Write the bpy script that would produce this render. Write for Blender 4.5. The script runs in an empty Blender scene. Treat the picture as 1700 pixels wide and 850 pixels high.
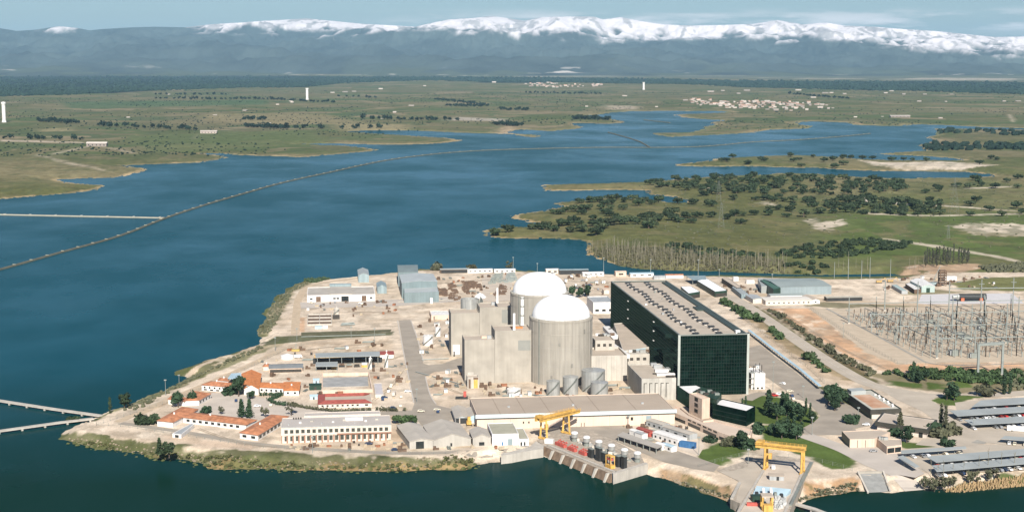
import bpy, bmesh, math, random
import numpy as np
from mathutils import Vector
random.seed(11); R_ = random.random
SC = bpy.context.scene; COL = SC.collection
D2R = math.radians
# ------------------------------------------------------------------ camera
H = 219.0; FP = 2500.0; PIT = math.atan(325/2500); cp = math.cos(PIT); sp = math.sin(PIT)
cam = bpy.data.cameras.new('camera'); cam.sensor_width = 36; cam.lens = 36*FP/1700
cam.clip_start = 5; cam.clip_end = 300000
camo = bpy.data.objects.new('camera', cam); COL.objects.link(camo)
camo.location = (0, 0, H); camo.rotation_euler = (math.pi/2-PIT, 0, 0); SC.camera = camo
# ------------------------------------------------------------------ sky, sun, exposure
SUN_EL = D2R(35); SUN_AZ = D2R(173)      # azimuth from +Y towards +X : behind the camera, a touch to its right
w = bpy.data.worlds.new('World'); SC.world = w; w.use_nodes = True
N = w.node_tree.nodes; Lk = w.node_tree.links; N.clear()
out = N.new('ShaderNodeOutputWorld'); bg = N.new('ShaderNodeBackground'); bg.inputs[1].default_value = 0.068
sky = N.new('ShaderNodeTexSky'); sky.sky_type = 'NISHITA'; sky.sun_disc = False
sky.sun_elevation = SUN_EL; sky.sun_rotation = SUN_AZ; sky.altitude = 300; sky.air_density = 1.0; sky.dust_density = 0.7; sky.ozone_density = 2.6
tc = N.new('ShaderNodeTexCoord'); sx = N.new('ShaderNodeSeparateXYZ'); Lk.new(tc.outputs['Generated'], sx.inputs[0])
mp = N.new('ShaderNodeMapping'); mp.inputs['Scale'].default_value = (13, 13, 110); Lk.new(tc.outputs['Generated'], mp.inputs[0])
cn = N.new('ShaderNodeTexNoise'); cn.inputs['Scale'].default_value = 1.0; cn.inputs['Detail'].default_value = 6; cn.inputs['Roughness'].default_value = .62
Lk.new(mp.outputs[0], cn.inputs['Vector'])
def wmap(src, a, b, c, d):
    m = N.new('ShaderNodeMapRange'); m.interpolation_type = 'SMOOTHSTEP'
    for i, v in zip((1, 2, 3, 4), (a, b, c, d)): m.inputs[i].default_value = v
    Lk.new(src, m.inputs[0]); return m.outputs[0]
def wmul(a, b):
    m = N.new('ShaderNodeMath'); m.operation = 'MULTIPLY'; Lk.new(a, m.inputs[0]); Lk.new(b, m.inputs[1]); return m.outputs[0]
band = wmul(wmap(sx.outputs[2], .014, .022, 0, 1), wmap(sx.outputs[2], .025, .035, 1, 0))
side = wmap(sx.outputs[0], -.14, .02, 0, 1)
cl = wmul(wmul(band, side), wmap(cn.outputs[0], .43, .63, 0, .6))
mx = N.new('ShaderNodeMix'); mx.data_type = 'RGBA'; mx.inputs[7].default_value = (11.5, 10.6, 10.6, 1)
tn = N.new('ShaderNodeMix'); tn.data_type = 'RGBA'; tn.blend_type = 'MULTIPLY'; tn.inputs[0].default_value = 1; tn.inputs[7].default_value = (.54, .635, .75, 1); Lk.new(sky.outputs[0], tn.inputs[6])
Lk.new(cl, mx.inputs[0]); Lk.new(tn.outputs[2], mx.inputs[6]); Lk.new(mx.outputs[2], bg.inputs[0]); Lk.new(bg.outputs[0], out.inputs[0])
sl = bpy.data.lights.new('sun', 'SUN'); sl.energy = 5.0; sl.angle = D2R(.53); sl.color = (1, .945, .87)
so = bpy.data.objects.new('sun', sl); COL.objects.link(so)
sd_ = Vector((math.cos(SUN_EL)*math.sin(SUN_AZ), math.cos(SUN_EL)*math.cos(SUN_AZ), math.sin(SUN_EL)))
so.rotation_euler = (-sd_).to_track_quat('-Z', 'Y').to_euler(); so.location = (0, -500, 900)
SC.view_settings.view_transform = 'Standard'; SC.view_settings.look = 'None'; SC.view_settings.exposure = 0.74; SC.view_settings.gamma = 1
SC.view_settings.use_curve_mapping = False
SC.render.engine = 'CYCLES'
SC.cycles.max_bounces = 5; SC.cycles.diffuse_bounces = 2; SC.cycles.glossy_bounces = 3; SC.cycles.transparent_max_bounces = 4; SC.cycles.volume_bounces = 0
SC.cycles.caustics_reflective = False; SC.cycles.caustics_refractive = False

# ------------------------------------------------------------------ geometry of the picture -> places on the ground
def G(px, py, z=0.):
    u = (px-850)/FP; v = (425-py)/FP; t = (z-H)/(-sp+v*cp)
    return (u*t, (cp+v*sp)*t)
def GT(px, py):
    z = 0.
    for _ in range(4): z = float(ground_z([G(px, py, z)])[0])
    return (*G(px, py, z), z)
def PX(X, Y, z=0.):
    zc = Y*cp-(z-H)*sp; return 850+FP*X/zc, 425-FP*(Y*sp+(z-H)*cp)/zc
def zat(Y, py):
    v = (425-py)/FP; return H+Y*(v*cp-sp)/(cp+v*sp)
AX = math.atan2(.12, .993)
def bl(x0, y0, x1, yt, yb, y1=None):
    """front base corners, y of the front roof edge, y of the back roof edge -> footprint and height"""
    X, Y = G(x0, y0)
    if y1 is None:
        rz = AX; c, s = math.cos(rz), math.sin(rz); k = (x1-850)/FP
        L = (k*(Y*cp+H*sp)-X)/(c-k*s*cp); q1 = (X+L*c, Y+L*s)
    else:
        q1 = G(x1, y1); rz = math.atan2(q1[1]-Y, q1[0]-X); c, s = math.cos(rz), math.sin(rz)
    h = zat(Y, yt); v = (425-yb)/FP; Yb = (h-H)*(cp+v*sp)/(v*cp-sp); D = max(2., (Yb-Y)/c)
    return [(X, Y), q1, (q1[0]-s*D, q1[1]+c*D), (X-s*D, Y+c*D)], h
def rq(z, *pts):       # footprint from the pixels of its roof corners at height z
    return [G(a, b, z) for a, b in pts], z

# ------------------------------------------------------------------ materials
def lin(c): return tuple(((v/255.+.055)/1.055)**2.4 if v/255. > .04045 else v/255./12.92 for v in c)
MATS = {}
def mat(name, col, rough=.85, var=.14, scale=.25, streak=0., metal=0., spec=.3, col2=None, rnd=0., bump=0., coat=0.):
    """procedural paint/concrete/metal: two-scale mottling, vertical streaks, per-object variation"""
    if name in MATS: return MATS[name]
    m = bpy.data.materials.new(name); m.use_nodes = True; n = m.node_tree.nodes; l = m.node_tree.links
    b = n['Principled BSDF']; b.inputs['Roughness'].default_value = rough; b.inputs['Metallic'].default_value = metal
    b.inputs['Specular IOR Level'].default_value = spec
    if coat: b.inputs['Coat Weight'].default_value = coat
    t = n.new('ShaderNodeTexCoord'); no = n.new('ShaderNodeTexNoise'); no.inputs['Scale'].default_value = scale; no.inputs['Detail'].default_value = 5
    l.new(t.outputs['Object'], no.inputs['Vector'])
    mr = n.new('ShaderNodeMapRange'); mr.inputs[1].default_value = .3; mr.inputs[2].default_value = .7; l.new(no.outputs[0], mr.inputs[0])
    mi = n.new('ShaderNodeMix'); mi.data_type = 'RGBA'
    c2 = col2 if col2 else tuple(min(1, c*(1+var)) for c in col); c1 = tuple(c*(1-var) for c in col)
    mi.inputs[6].default_value = (*c1, 1); mi.inputs[7].default_value = (*c2, 1); l.new(mr.outputs[0], mi.inputs[0])
    o = mi.outputs[2]
    if streak:
        mp = n.new('ShaderNodeMapping'); mp.inputs['Scale'].default_value = (.55, .55, .03); l.new(t.outputs['Object'], mp.inputs[0])
        n2 = n.new('ShaderNodeTexNoise'); n2.inputs['Scale'].default_value = 1; n2.inputs['Detail'].default_value = 4; l.new(mp.outputs[0], n2.inputs['Vector'])
        m2 = n.new('ShaderNodeMapRange'); m2.inputs[1].default_value = .35; m2.inputs[2].default_value = .65; m2.inputs[3].default_value = 1-streak; m2.inputs[4].default_value = 1+streak*.4
        l.new(n2.outputs[0], m2.inputs[0])
        vm = n.new('ShaderNodeVectorMath'); vm.operation = 'SCALE'; l.new(o, vm.inputs[0]); l.new(m2.outputs[0], vm.inputs['Scale']); o = vm.outputs[0]
    if rnd:
        oi = n.new('ShaderNodeObjectInfo'); m3 = n.new('ShaderNodeMapRange'); m3.inputs[3].default_value = 1-rnd; m3.inputs[4].default_value = 1+rnd
        l.new(oi.outputs['Random'], m3.inputs[0]); vm = n.new('ShaderNodeVectorMath'); vm.operation = 'SCALE'
        l.new(o, vm.inputs[0]); l.new(m3.outputs[0], vm.inputs['Scale']); o = vm.outputs[0]
    l.new(o, b.inputs['Base Color'])
    if bump:
        n4 = n.new('ShaderNodeTexNoise'); n4.inputs['Scale'].default_value = scale*4; l.new(t.outputs['Object'], n4.inputs['Vector'])
        bp = n.new('ShaderNodeBump'); bp.inputs['Strength'].default_value = bump; bp.inputs['Distance'].default_value = .3; l.new(n4.outputs[0], bp.inputs['Height']); l.new(bp.outputs[0], b.inputs['Normal'])
    MATS[name] = m; return m
conc = mat('weathered concrete', (.325, .297, .25), .9, .13, .12, .07)
conc2 = mat('stained containment concrete', (.315, .29, .245), .9, .1, .08, .15)
conc3 = mat('pale concrete', (.43, .395, .34), .9, .12, .15, .1)
rooftop = mat('roof gravel felt', (.40, .34, .27), .95, .12, .12)
roofbeige = mat('beige membrane roof', (.41, .345, .275), .9, .1, .07)
white = mat('white paint', (.66, .635, .60), .55, .05, .2, .1)
domew = mat('white dome paint', (.82, .81, .79), .5, .03, .05)
beige = mat('beige render', (.58, .45, .35), .85, .08, .2, .12)
pinkw = mat('warm white render', (.56, .495, .425), .8, .07, .2, .12)
greyme = mat('grey sheet metal', (.34, .35, .345), .55, .1, .15, .15)
bluegrey = mat('blue grey cladding', (.24, .30, .31), .55, .1, .12, .2)
tileor = mat('orange roof tiles', (.40, .17, .085), .85, .35, .35)
tileor2 = mat('bright orange roof tiles', (.50, .185, .065), .85, .25, .5)
tilered = mat('dark red roof tiles', (.27, .07, .055), .85, .2, .5)
def glass(name, col, tint, k):
    m = bpy.data.materials.new(name); m.use_nodes = True; n = m.node_tree.nodes; l = m.node_tree.links; n.clear(); o = n.new('ShaderNodeOutputMaterial'); mx_ = n.new('ShaderNodeMixShader')
    d = n.new('ShaderNodeBsdfDiffuse'); g = n.new('ShaderNodeBsdfGlossy'); g.inputs['Color'].default_value = (*tint, 1); g.inputs['Roughness'].default_value = .06
    t = n.new('ShaderNodeTexCoord'); sn = n.new('ShaderNodeVectorMath'); sn.operation = 'SNAP'; sn.inputs[1].default_value = (2.0, 4.2, 2.3); l.new(t.outputs['Object'], sn.inputs[0]); no = n.new('ShaderNodeTexWhiteNoise'); l.new(sn.outputs[0], no.inputs['Vector']); mi = n.new('ShaderNodeMix'); mi.data_type = 'RGBA'
    mi.inputs[6].default_value = (*[c*.6 for c in col], 1); mi.inputs[7].default_value = (*[c*1.4 for c in col], 1); l.new(no.outputs[0], mi.inputs[0]); l.new(mi.outputs[2], d.inputs['Color'])
    lw = n.new('ShaderNodeLayerWeight'); lw.inputs[0].default_value = .5; p = n.new('ShaderNodeMath'); p.operation = 'POWER'; p.inputs[1].default_value = 4; l.new(lw.outputs['Facing'], p.inputs[0])
    r = n.new('ShaderNodeMapRange'); r.inputs[3].default_value = .022; r.inputs[4].default_value = k; l.new(p.outputs[0], r.inputs[0]); l.new(r.outputs[0], mx_.inputs[0]); l.new(d.outputs[0], mx_.inputs[1]); l.new(g.outputs[0], mx_.inputs[2]); l.new(mx_.outputs[0], o.inputs['Surface']); return m
dglass = glass('dark green curtain glass', (.0026, .0095, .0062), (.30, .62, .52), .22)
winm = mat('dark window glass', (.02, .025, .025), .12, .3, .5, spec=.5)
mull = mat('green mullion metal', (.009, .018, .014), .5, .1, .5)
darkg = mat('dark green metal', (.02, .045, .03), .5, .2, .3)
darkm = mat('dark brown metal', (.045, .04, .033), .6, .2, .3)
blackm = mat('black painted steel', (.03, .032, .032), .55, .2, .4)
yellow = mat('crane yellow paint', (.56, .335, .085), .55, .2, .5, .2)
redp = mat('red paint', (.40, .085, .065), .6, .2, .6)
bluep = mat('blue paint', (.055, .15, .29), .5, .12, .5)
silver = mat('aluminium tank cladding', (.37, .372, .35), .42, .08, .3, .2, metal=.3)
steel = mat('galvanised steel', (.235, .255, .235), .5, .1, .5, metal=.1)
steeld = mat('dull galvanised steel', (.21, .225, .20), .6, .15, .5, metal=.1)
brownm = mat('rusty brown steel', (.125, .082, .055), .85, .3, .6)
brick = mat('brown pilaster brick', (.27, .15, .10), .9, .15, .8)
carport = mat('pale blue grey carport sheet', (.30, .318, .305), .55, .1, .08, 0)
lblue = mat('light blue sheet', (.36, .47, .52), .5, .1, .2)
bark = mat('bark', (.10, .075, .055), .95, .2, 1)
palebark = mat('pale bare wood', (.205, .185, .135), .95, .2, 1, rnd=.25)
leaf_oak = mat('holm oak leaves', (.026, .044, .022), .75, .35, .35, rnd=.28, spec=.2, col2=(.045, .068, .030))
leaf_oak2 = mat('holm oak leaves lighter', (.042, .060, .030), .75, .35, .35, rnd=.3, spec=.2, col2=(.07, .092, .042))
leaf_mid = mat('broad leaves', (.040, .072, .028), .7, .35, .35, rnd=.28, spec=.2, col2=(.065, .105, .038))
leaf_con = mat('conifer needles', (.026, .052, .026), .75, .35, .4, rnd=.2, spec=.2, col2=(.044, .078, .038))
leaf_ol = mat('olive grey scrub', (.075, .082, .048), .8, .3, .4, rnd=.25, spec=.2, col2=(.11, .108, .062))
leaf_far = mat('far tree leaves', (.016, .030, .021), .8, .35, .05, rnd=.3, spec=.1)
dry = mat('dry brushwood', (.092, .086, .046), .95, .35, .3, rnd=.25)
tyre = mat('tyre rubber', (.02, .02, .02), .8)

# ------------------------------------------------------------------ mesh helpers
ORI = {}
def ccw(q):
    a = sum(q[i][0]*q[(i+1) % len(q)][1]-q[(i+1) % len(q)][0]*q[i][1] for i in range(len(q)))
    return list(q) if a > 0 else list(q)[::-1]
def inset(q, d):
    q = ccw(q); n = len(q); r = []
    for i in range(n):
        a, b, c = Vector(q[i-1]), Vector(q[i]), Vector(q[(i+1) % n])
        e1 = (b-a).normalized(); e2 = (c-b).normalized(); n1 = Vector((-e1.y, e1.x)); n2 = Vector((-e2.y, e2.x))
        k = n1+n2; dd = k.dot(n1); r.append(tuple(b+k*(d/max(dd, .3))))
    return r
class MB:
    def __init__(s): s.v = []; s.f = []; s.m = []; s.k = 0
    def add(s, vs, fs):
        o = len(s.v); s.v += [tuple(p) for p in vs]; s.f += [tuple(i+o for i in f) for f in fs]; s.m += [s.k]*len(fs); return s
    def prism(s, q, z0, z1, bot=False):
        q = ccw(q); n = len(q); vs = [(*p, z0) for p in q]+[(*p, z1) for p in q]
        fs = [(i, (i+1) % n, n+(i+1) % n, n+i) for i in range(n)]+[tuple(range(n, 2*n))]
        if bot: fs.append(tuple(range(n))[::-1])
        return s.add(vs, fs)
    def ring(s, q, d, z0, z1, zi):      # walls with a parapet of thickness d, inner side down to zi
        q = ccw(q); p = inset(q, d); n = len(q)
        vs = [(*a, z0) for a in q]+[(*a, z1) for a in q]+[(*a, z1) for a in p]+[(*a, zi) for a in p]; fs = []
        for i in range(n):
            j = (i+1) % n
            fs += [(i, j, n+j, n+i), (n+i, n+j, 2*n+j, 2*n+i), (2*n+i, 2*n+j, 3*n+j, 3*n+i)]
        return s.add(vs, fs)
    def beam(s, p, q, w, h=None, up=(0, 0, 1)):
        h = h or w; p, q = Vector(p), Vector(q); d = (q-p).normalized(); u = Vector(up)
        if abs(d.dot(u)) > .98: u = Vector((0, 1, 0))
        a = d.cross(u).normalized(); b = a.cross(d).normalized(); vs = []
        for e in (p, q):
            for i, j in ((-1, -1), (1, -1), (1, 1), (-1, 1)): vs.append(e+a*(w/2*i)+b*(h/2*j))
        return s.add(vs, [(0, 1, 5, 4), (1, 2, 6, 5), (2, 3, 7, 6), (3, 0, 4, 7), (3, 2, 1, 0), (4, 5, 6, 7)])
    def box(s, x0, x1, y0, y1, z0, z1): return s.prism([(x0, y0), (x1, y0), (x1, y1), (x0, y1)], z0, z1, True)
    def rev(s, cx, cy, prof, n=24, top=True):
        vs = []; fs = []
        for r, z in prof:
            for i in range(n):
                a = 2*math.pi*i/n; vs.append((cx+r*math.cos(a), cy+r*math.sin(a), z))
        for k in range(len(prof)-1):
            for i in range(n):
                j = (i+1) % n; fs.append((k*n+i, k*n+j, (k+1)*n+j, (k+1)*n+i))
        if top: fs.append(tuple(range((len(prof)-1)*n, len(prof)*n)))
        return s.add(vs, fs)
    def tube(s, p, q, r, n=5, r2=None):
        r2 = r if r2 is None else r2; p, q = Vector(p), Vector(q); d = (q-p).normalized(); u = Vector((0, 0, 1)) if abs(d.z) < .95 else Vector((0, 1, 0))
        a = d.cross(u).normalized(); b = a.cross(d).normalized(); vs = []
        for e, rr in ((p, r), (q, r2)):
            for i in range(n):
                t = 2*math.pi*i/n; vs.append(e+a*(rr*math.cos(t))+b*(rr*math.sin(t)))
        return s.add(vs, [(i, (i+1) % n, n+(i+1) % n, n+i) for i in range(n)]+[tuple(range(n, 2*n)), tuple(range(n))[::-1]])
    def build(s, name, mats, parent=None, org=(0, 0, 0), smooth=False):
        if parent is not None: org = ORI[parent.name]
        me = bpy.data.meshes.new(name); o = Vector(org)
        me.from_pydata([tuple(Vector(p)-o) for p in s.v], [], s.f)
        ms = mats if isinstance(mats, (list, tuple)) else [mats]
        for m in ms: me.materials.append(m)
        if len(ms) > 1: me.polygons.foreach_set('material_index', s.m)
        if smooth: me.polygons.foreach_set('use_smooth', [True]*len(s.f))
        me.update(); ob = bpy.data.objects.new(name, me); COL.objects.link(ob)
        if parent is not None: ob.parent = parent
        else: ob.location = org
        ORI[ob.name] = tuple(org); return ob
def tag(o, label, cat, group=None):
    o['label'] = label; o['category'] = cat
    if group: o['group'] = group
    return o
def thing(name, label, cat, loc, group=None):
    o = bpy.data.objects.new(name, None); COL.objects.link(o); o.empty_display_size = 2
    o.location = loc; ORI[o.name] = tuple(loc); return tag(o, label, cat, group)
def copy_tree(o, parent=None):
    c = o.copy(); COL.objects.link(c)
    if parent is not None: c.parent = parent
    for ch in list(o.children): copy_tree(ch, c)
    return c
def place(proto, loc, rz=0., s=1., label=None):
    """first use moves the prototype itself, later uses copy it with its parts"""
    if not proto.get('used'): o = proto; proto['used'] = 1
    else:
        o = copy_tree(proto)
    o.location = loc; o.rotation_euler = (0, 0, rz); o.scale = (s, s, s) if not isinstance(s, tuple) else s
    if label: o['label'] = label
    return o
def structure(o): o['kind'] = 'structure'; return o
ZL = [.05]
def sheet(name, pts, m, z=None):
    if z is None: z = ZL[0]; ZL[0] += .006
    q = ccw([G(a, b, 0) for a, b in pts]); mb = MB(); mb.add([(*p, z) for p in q], [tuple(range(len(q)))])
    return structure(mb.build(name, m))
def smooth_line(pts, k=6):
    r = []; n = len(pts)
    for i in range(n-1):
        p0 = pts[max(i-1, 0)]; p1 = pts[i]; p2 = pts[i+1]; p3 = pts[min(i+2, n-1)]
        for j in range(k):
            t = j/k
            r.append(tuple(.5*(2*b+(c-a)*t+(2*a-5*b+4*c-d)*t*t+(3*b-a-3*c+d)*t**3) for a, b, c, d in zip(p0, p1, p2, p3)))
    r.append(tuple(pts[-1])); return r
def offs(pl, d):
    r = []
    for i, p in enumerate(pl):
        a = Vector(pl[max(i-1, 0)][:2]); b = Vector(pl[min(i+1, len(pl)-1)][:2]); t = (b-a).normalized(); r.append((p[0]-t.y*d, p[1]+t.x*d))
    return r
def ribbon(name, pts, wd, m, z=None, k=6):
    if z is None: z = ZL[0]; ZL[0] += .006
    pl = smooth_line([G(a, b, 0) for a, b in pts], k); A = offs(pl, wd/2); B = offs(pl, -wd/2); n = len(pl)
    gz = ground_z(A+B); mb = MB(); mb.add([(*p, z+float(g)) for p, g in zip(A+B, gz)], [(n+i, n+i+1, i+1, i) for i in range(n-1)])
    return structure(mb.build(name, m))
# ------------------------------------------------------------------ terrain
def vnoise(x, y, seed=0):
    xi = np.floor(x); yi = np.floor(y); fx = x-xi; fy = y-yi; fx = fx*fx*(3-2*fx); fy = fy*fy*(3-2*fy)
    def h(a, b):
        s = np.sin(a*127.1+b*311.7+seed*74.7)*43758.5453; return s-np.floor(s)
    a = h(xi, yi); b = h(xi+1, yi); c = h(xi, yi+1); d = h(xi+1, yi+1)
    return (a*(1-fx)+b*fx)*(1-fy)+(c*(1-fx)+d*fx)*fy
def fbm(x, y, o=4, seed=0):
    r = 0; a = .5; t = 0
    for i in range(o): r = r+a*vnoise(x, y, seed+i); t += a; a *= .5; x = x*2.03+17.1; y = y*2.03+9.3
    return r/t
WZ = -4.5
LAKE_PX = [(-500,345),(0,331),(60,326),(120,321),(160,316),(176,309),(165,307),(140,306),(105,302),(98,298),(130,297),(175,296),(200,295),(225,289),(246,282),(240,279),(215,277),(200,275),(259,273),(329,271),(353,268),(376,262),(367,258),(341,255.5),(367,255.5),(400,258),(470,260),(494,262),(565,256),(612,252),(633,249),(612,245),(569,242),(506,239.5),(560,238.5),(635,241),(718,240),(748,236),(772,233),(741,229),(706,227),(635,222.5),(576,218.5),(635,217.3),(706,218),(762,221),(844,223),(882,229),(896,228),(898,224),(856,222),(842,218),(863,215.5),(915,218),(962,214),(969,211),(955,204),(978,205),(1009,207),(1044,204),(1028,199),(1004,195),(975,192.5),(1016,188),(1056,185),(1091,185),(1153,185),(1190,185),(1198,187.5),(1153,189.5),(1122,190),(1118,192),(1136,196),(1165,198),(1198,200),(1182,204),(1161,214.5),(1138,220),(1112,221),(1085,221),(1091,225.5),(1118,229),(1153,226),(1215,223),(1256,220),(1287,215.5),(1338,214),(1353,210),(1338,207),(1320,204),(1350,202.5),(1381,203),(1414,204),(1422,208),(1463,209.5),(1502,209.5),(1525,207),(1566,208),(1618,211),(1700,214),(1800,216),(1800,218),(1700,216.6),(1628,215.6),(1556,213.5),(1545,217.6),(1556,223),(1545,227),(1527,227),(1541,232),(1550,234),(1531,238),(1519,241),(1535,246),(1535,250.6),(1504,252.6),(1473,254),(1443,256),(1473,257.6),(1515,258.6),(1556,261),(1587,263.5),(1597,266),(1576,267),(1535,266.5),(1473,266),(1428,264),(1401,261),(1350,259),(1297,258),(1235,261),(1194,262),(1169,268),(1118,273),(1120,276),(1173,277),(1235,277),(1297,278),(1359,279),(1400,282),(1453,284.6),(1515,284.6),(1597,285.6),(1642,290),(1649,293),(1618,295),(1566,295),(1525,295),(1511,297),(1474,296),(1432,294),(1397,292),(1359,289),(1297,287),(1266,289),(1194,293),(1132,297),(1074,302),(992,305),(898,306.5),(895,310),(902,317),(945,317),(1015,315.5),(1074,316),(1080,323),(1115,326.5),(1141,332),(1143.5,337),(1110,336.5),(1074,331),(1015,328),(968,332),(921,336),(918,338),(926,341),(942,343.5),(916,346.5),(898,351),(869,355),(848,358),(851,363),(874,366),(877,369),(902,370),(874,377),(839,377),(815,379),(803,383),(803,391),(822,395),(862,396.6),(909,396),(956,398),(975,402),(973,411),(975,423),(1004,432),(1029,442),(1058,446.5),(1110,449),(1174,450.5),(1221,452.5),(1292,455),(1362,457),(1437,455),(1479,455),(1503,459),(1472,462),(1390,463),(1362,462.5),(1292,461.5),(1250,461),(1200,460.5),(1130,460.5),(1080,460),(1000,457.5),(920,453.5),(850,450.5),(780,449),(720,448.5),(680,450),(640,456),(600,461),(560,465),(525,468),(515,469),(495,470),(476,479),(474,486),(458,490),(451,500),(451,509),(435,520),(442,532),(425,549),(433,561),(430,571),(390,585),(350,598),(330,603),(309,610),(288,618),(292,622),(311,626),(292,636),(260,653),(218,669),(169,688),(122,709),(103,721),(96,729),(122,736),(165,745),(228,753),(260,759),(292,762),(330,769),(355,779),(450,779),(550,781),(640,783),(706,780),(772,779),(788,770),(829,766),(860,763),(903,755),(1012,795),(1064,785),(1100,796),(1150,811),(1200,828),(1212,833),(1222,850),(1222,930),(1310,930),(1312,842),(1329,834),(1357,823),(1395,818),(1421,816),(1479,818),(1512,811),(1555,811),(1612,811),(1675,805),(1700,803),(1900,800),(2400,800),(2400,1300),(-900,1300),(-900,400)]
LAKE = np.array([G(a, b, WZ) for a, b in LAKE_PX])
POND = np.array([G(a, b, -1) for a, b in [(1398,388),(1430,384),(1475,382),(1462,388),(1440,391),(1410,391)]])
def pip(x, y, poly):
    ins = np.zeros(x.shape, bool); n = len(poly)
    for i in range(n):
        x0, y0 = poly[i-1]; x1, y1 = poly[i]
        if y0 == y1: continue
        c = (y0 > y) != (y1 > y)
        ins ^= c & (x < (x1-x0)*(y-y0)/(y1-y0)+x0)
    return ins
def sdist(x, y, poly):
    d = np.full(x.shape, 1e18); n = len(poly)
    for i in range(n):
        x0, y0 = poly[i-1]; ex, ey = poly[i]-poly[i-1]; px = x-x0; py = y-y0
        t = np.clip((px*ex+py*ey)/max(ex*ex+ey*ey, 1e-9), 0, 1); px = px-ex*t; py = py-ey*t
        np.minimum(d, px*px+py*py, out=d)
    d = np.sqrt(d); return np.where(pip(x, y, poly), -d, d)
def shore(x, y):
    s = sdist(x, y, LAKE)
    far = np.clip((y-1600)/4000, 0, 1)
    plant = (y < 1650)
    s = s+(fbm(x/14., y/14., 3, 5)-.5)*np.where(plant, 8., 12.)+(fbm(x/120., y/160., 3, 9)-.5)*70*far
    return s
def sst(a): a = np.clip(a, 0, 1); return a*a*(3-2*a)
def height(x, y, s):
    W = np.interp(y, [0, 1500, 1700, 3000, 20000], [15, 15, 40, 80, 240])
    land = WZ+.05+(-WZ-.05)*sst(s/W)
    hill = sst((y-1720)/300)*sst((s-20)/60)
    bump = (fbm(x/170., y/170., 3, 21)-.45)*5*hill+(fbm(x/1500., y/1500., 3, 31)-.45)*26*sst((y-3500)/4000)*sst((s-100)/500)
    # bank roughness
    bank = (fbm(x/6., y/6., 4, 44)-.5)*2.8*sst(s/4)*sst((W-s)/6)
    bump = np.maximum(bump, -3.*sst(s/200)) if np.ndim(bump) else bump
    return np.where(s < 0, WZ-np.minimum(-s*.25, 6), land+bump+bank)
def ground_z(pts):
    a = np.array(pts, float); x, y = a[:, 0], a[:, 1]; return height(x, y, shore(x, y))
# rows and columns fan out so that near ground is finer than far ground
ty = np.concatenate([np.linspace(2600, 900, 40, endpoint=False), np.linspace(900, 440, 400, endpoint=False), np.linspace(440, 165, 300, endpoint=False), np.linspace(165, 113, 90)])
yy = np.array([G(850, t, 0)[1] for t in ty]); aa = np.concatenate([np.linspace(-.9, -.42, 70, endpoint=False), np.linspace(-.42, .42, 1080), np.linspace(.4275, .9, 70)])
YY = np.repeat(yy[:, None], len(aa), 1); XX = yy[:, None]*aa[None, :]
fx, fy = XX.ravel(), YY.ravel()
SD = np.empty_like(fx)
for i in range(0, len(fx), 200000): SD[i:i+200000] = shore(fx[i:i+200000], fy[i:i+200000])
FZ = height(fx, fy, SD)
SLIP = np.array([G(1443,815,-4), G(1476,814,-4), G(1464,788,0), G(1427,789,0)]); k_ = np.where((fy < 900) & (fx > 100))[0]; k_ = k_[pip(fx[k_], fy[k_], SLIP)]; FZ[k_] = np.minimum(FZ[k_], -6.5)
# --- what covers the ground (true colours of soil, grass, sand)
def cc(*c): return np.array(c)
GRASS = cc(.108, .118, .045); DRYG = cc(.23, .19, .105); SAND = cc(.55, .455, .35); SOIL = cc(.50, .295, .165); LUSH = cc(.08, .115, .030); OLIVE = cc(.125, .118, .056); PALE = cc(.53, .45, .35); WOODF = cc(.012, .026, .020); OCH = cc(.40, .27, .12); GREYS = cc(.34, .31, .26)
n1 = fbm(fx/60., fy/60., 4, 1); n2 = fbm(fx/420., fy/420., 4, 2); n3 = fbm(fx/9., fy/9., 3, 3)
def mixc(c, col, k): return c+(col-c)*k[:, None]
Cg = np.tile(GRASS, (len(fx), 1))
Cg = mixc(Cg, DRYG, sst((n2-.42)/.22)*.75); Cg = mixc(Cg, OLIVE, sst((n1-.5)/.2)*.6)
Cg = mixc(Cg, LUSH, sst((fy-1640)/60)*sst((2350-fy)/300)*sst((fx/fy-.19)/.05)*.75)      # meadows beyond the switchyard
Cg = mixc(Cg, cc(.10, .10, .036), sst((fy-1650)/80)*sst((2900-fy)/400)*sst((.21-fx/fy)/.05)*.7)
fieldmask = sst((fy-3000)/900)
Cg = Cg*(1-.22*sst((fy-2600)/1200))[:, None]
def paint(px, col, soft=3., k=1., warp=6., z=0.):
    poly = np.array([G(a, b, z) for a, b in px]); x0, y0 = poly.min(0)-40; x1, y1 = poly.max(0)+40
    idx = np.where((fx > x0) & (fx < x1) & (fy > y0) & (fy < y1))[0]
    if not len(idx): return
    x = fx[idx]+(fbm(fx[idx]/11., fy[idx]/11., 3, 61)-.5)*warp*2; y = fy[idx]+(fbm(fx[idx]/11., fy[idx]/11., 3, 71)-.5)*warp*2
    a = sst((soft-sdist(x, y, poly))/(2*soft))*k
    Cg[idx] = Cg[idx]+(np.array(col)-Cg[idx])*a[:, None]
    fieldmask[idx] *= 1-a
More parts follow.
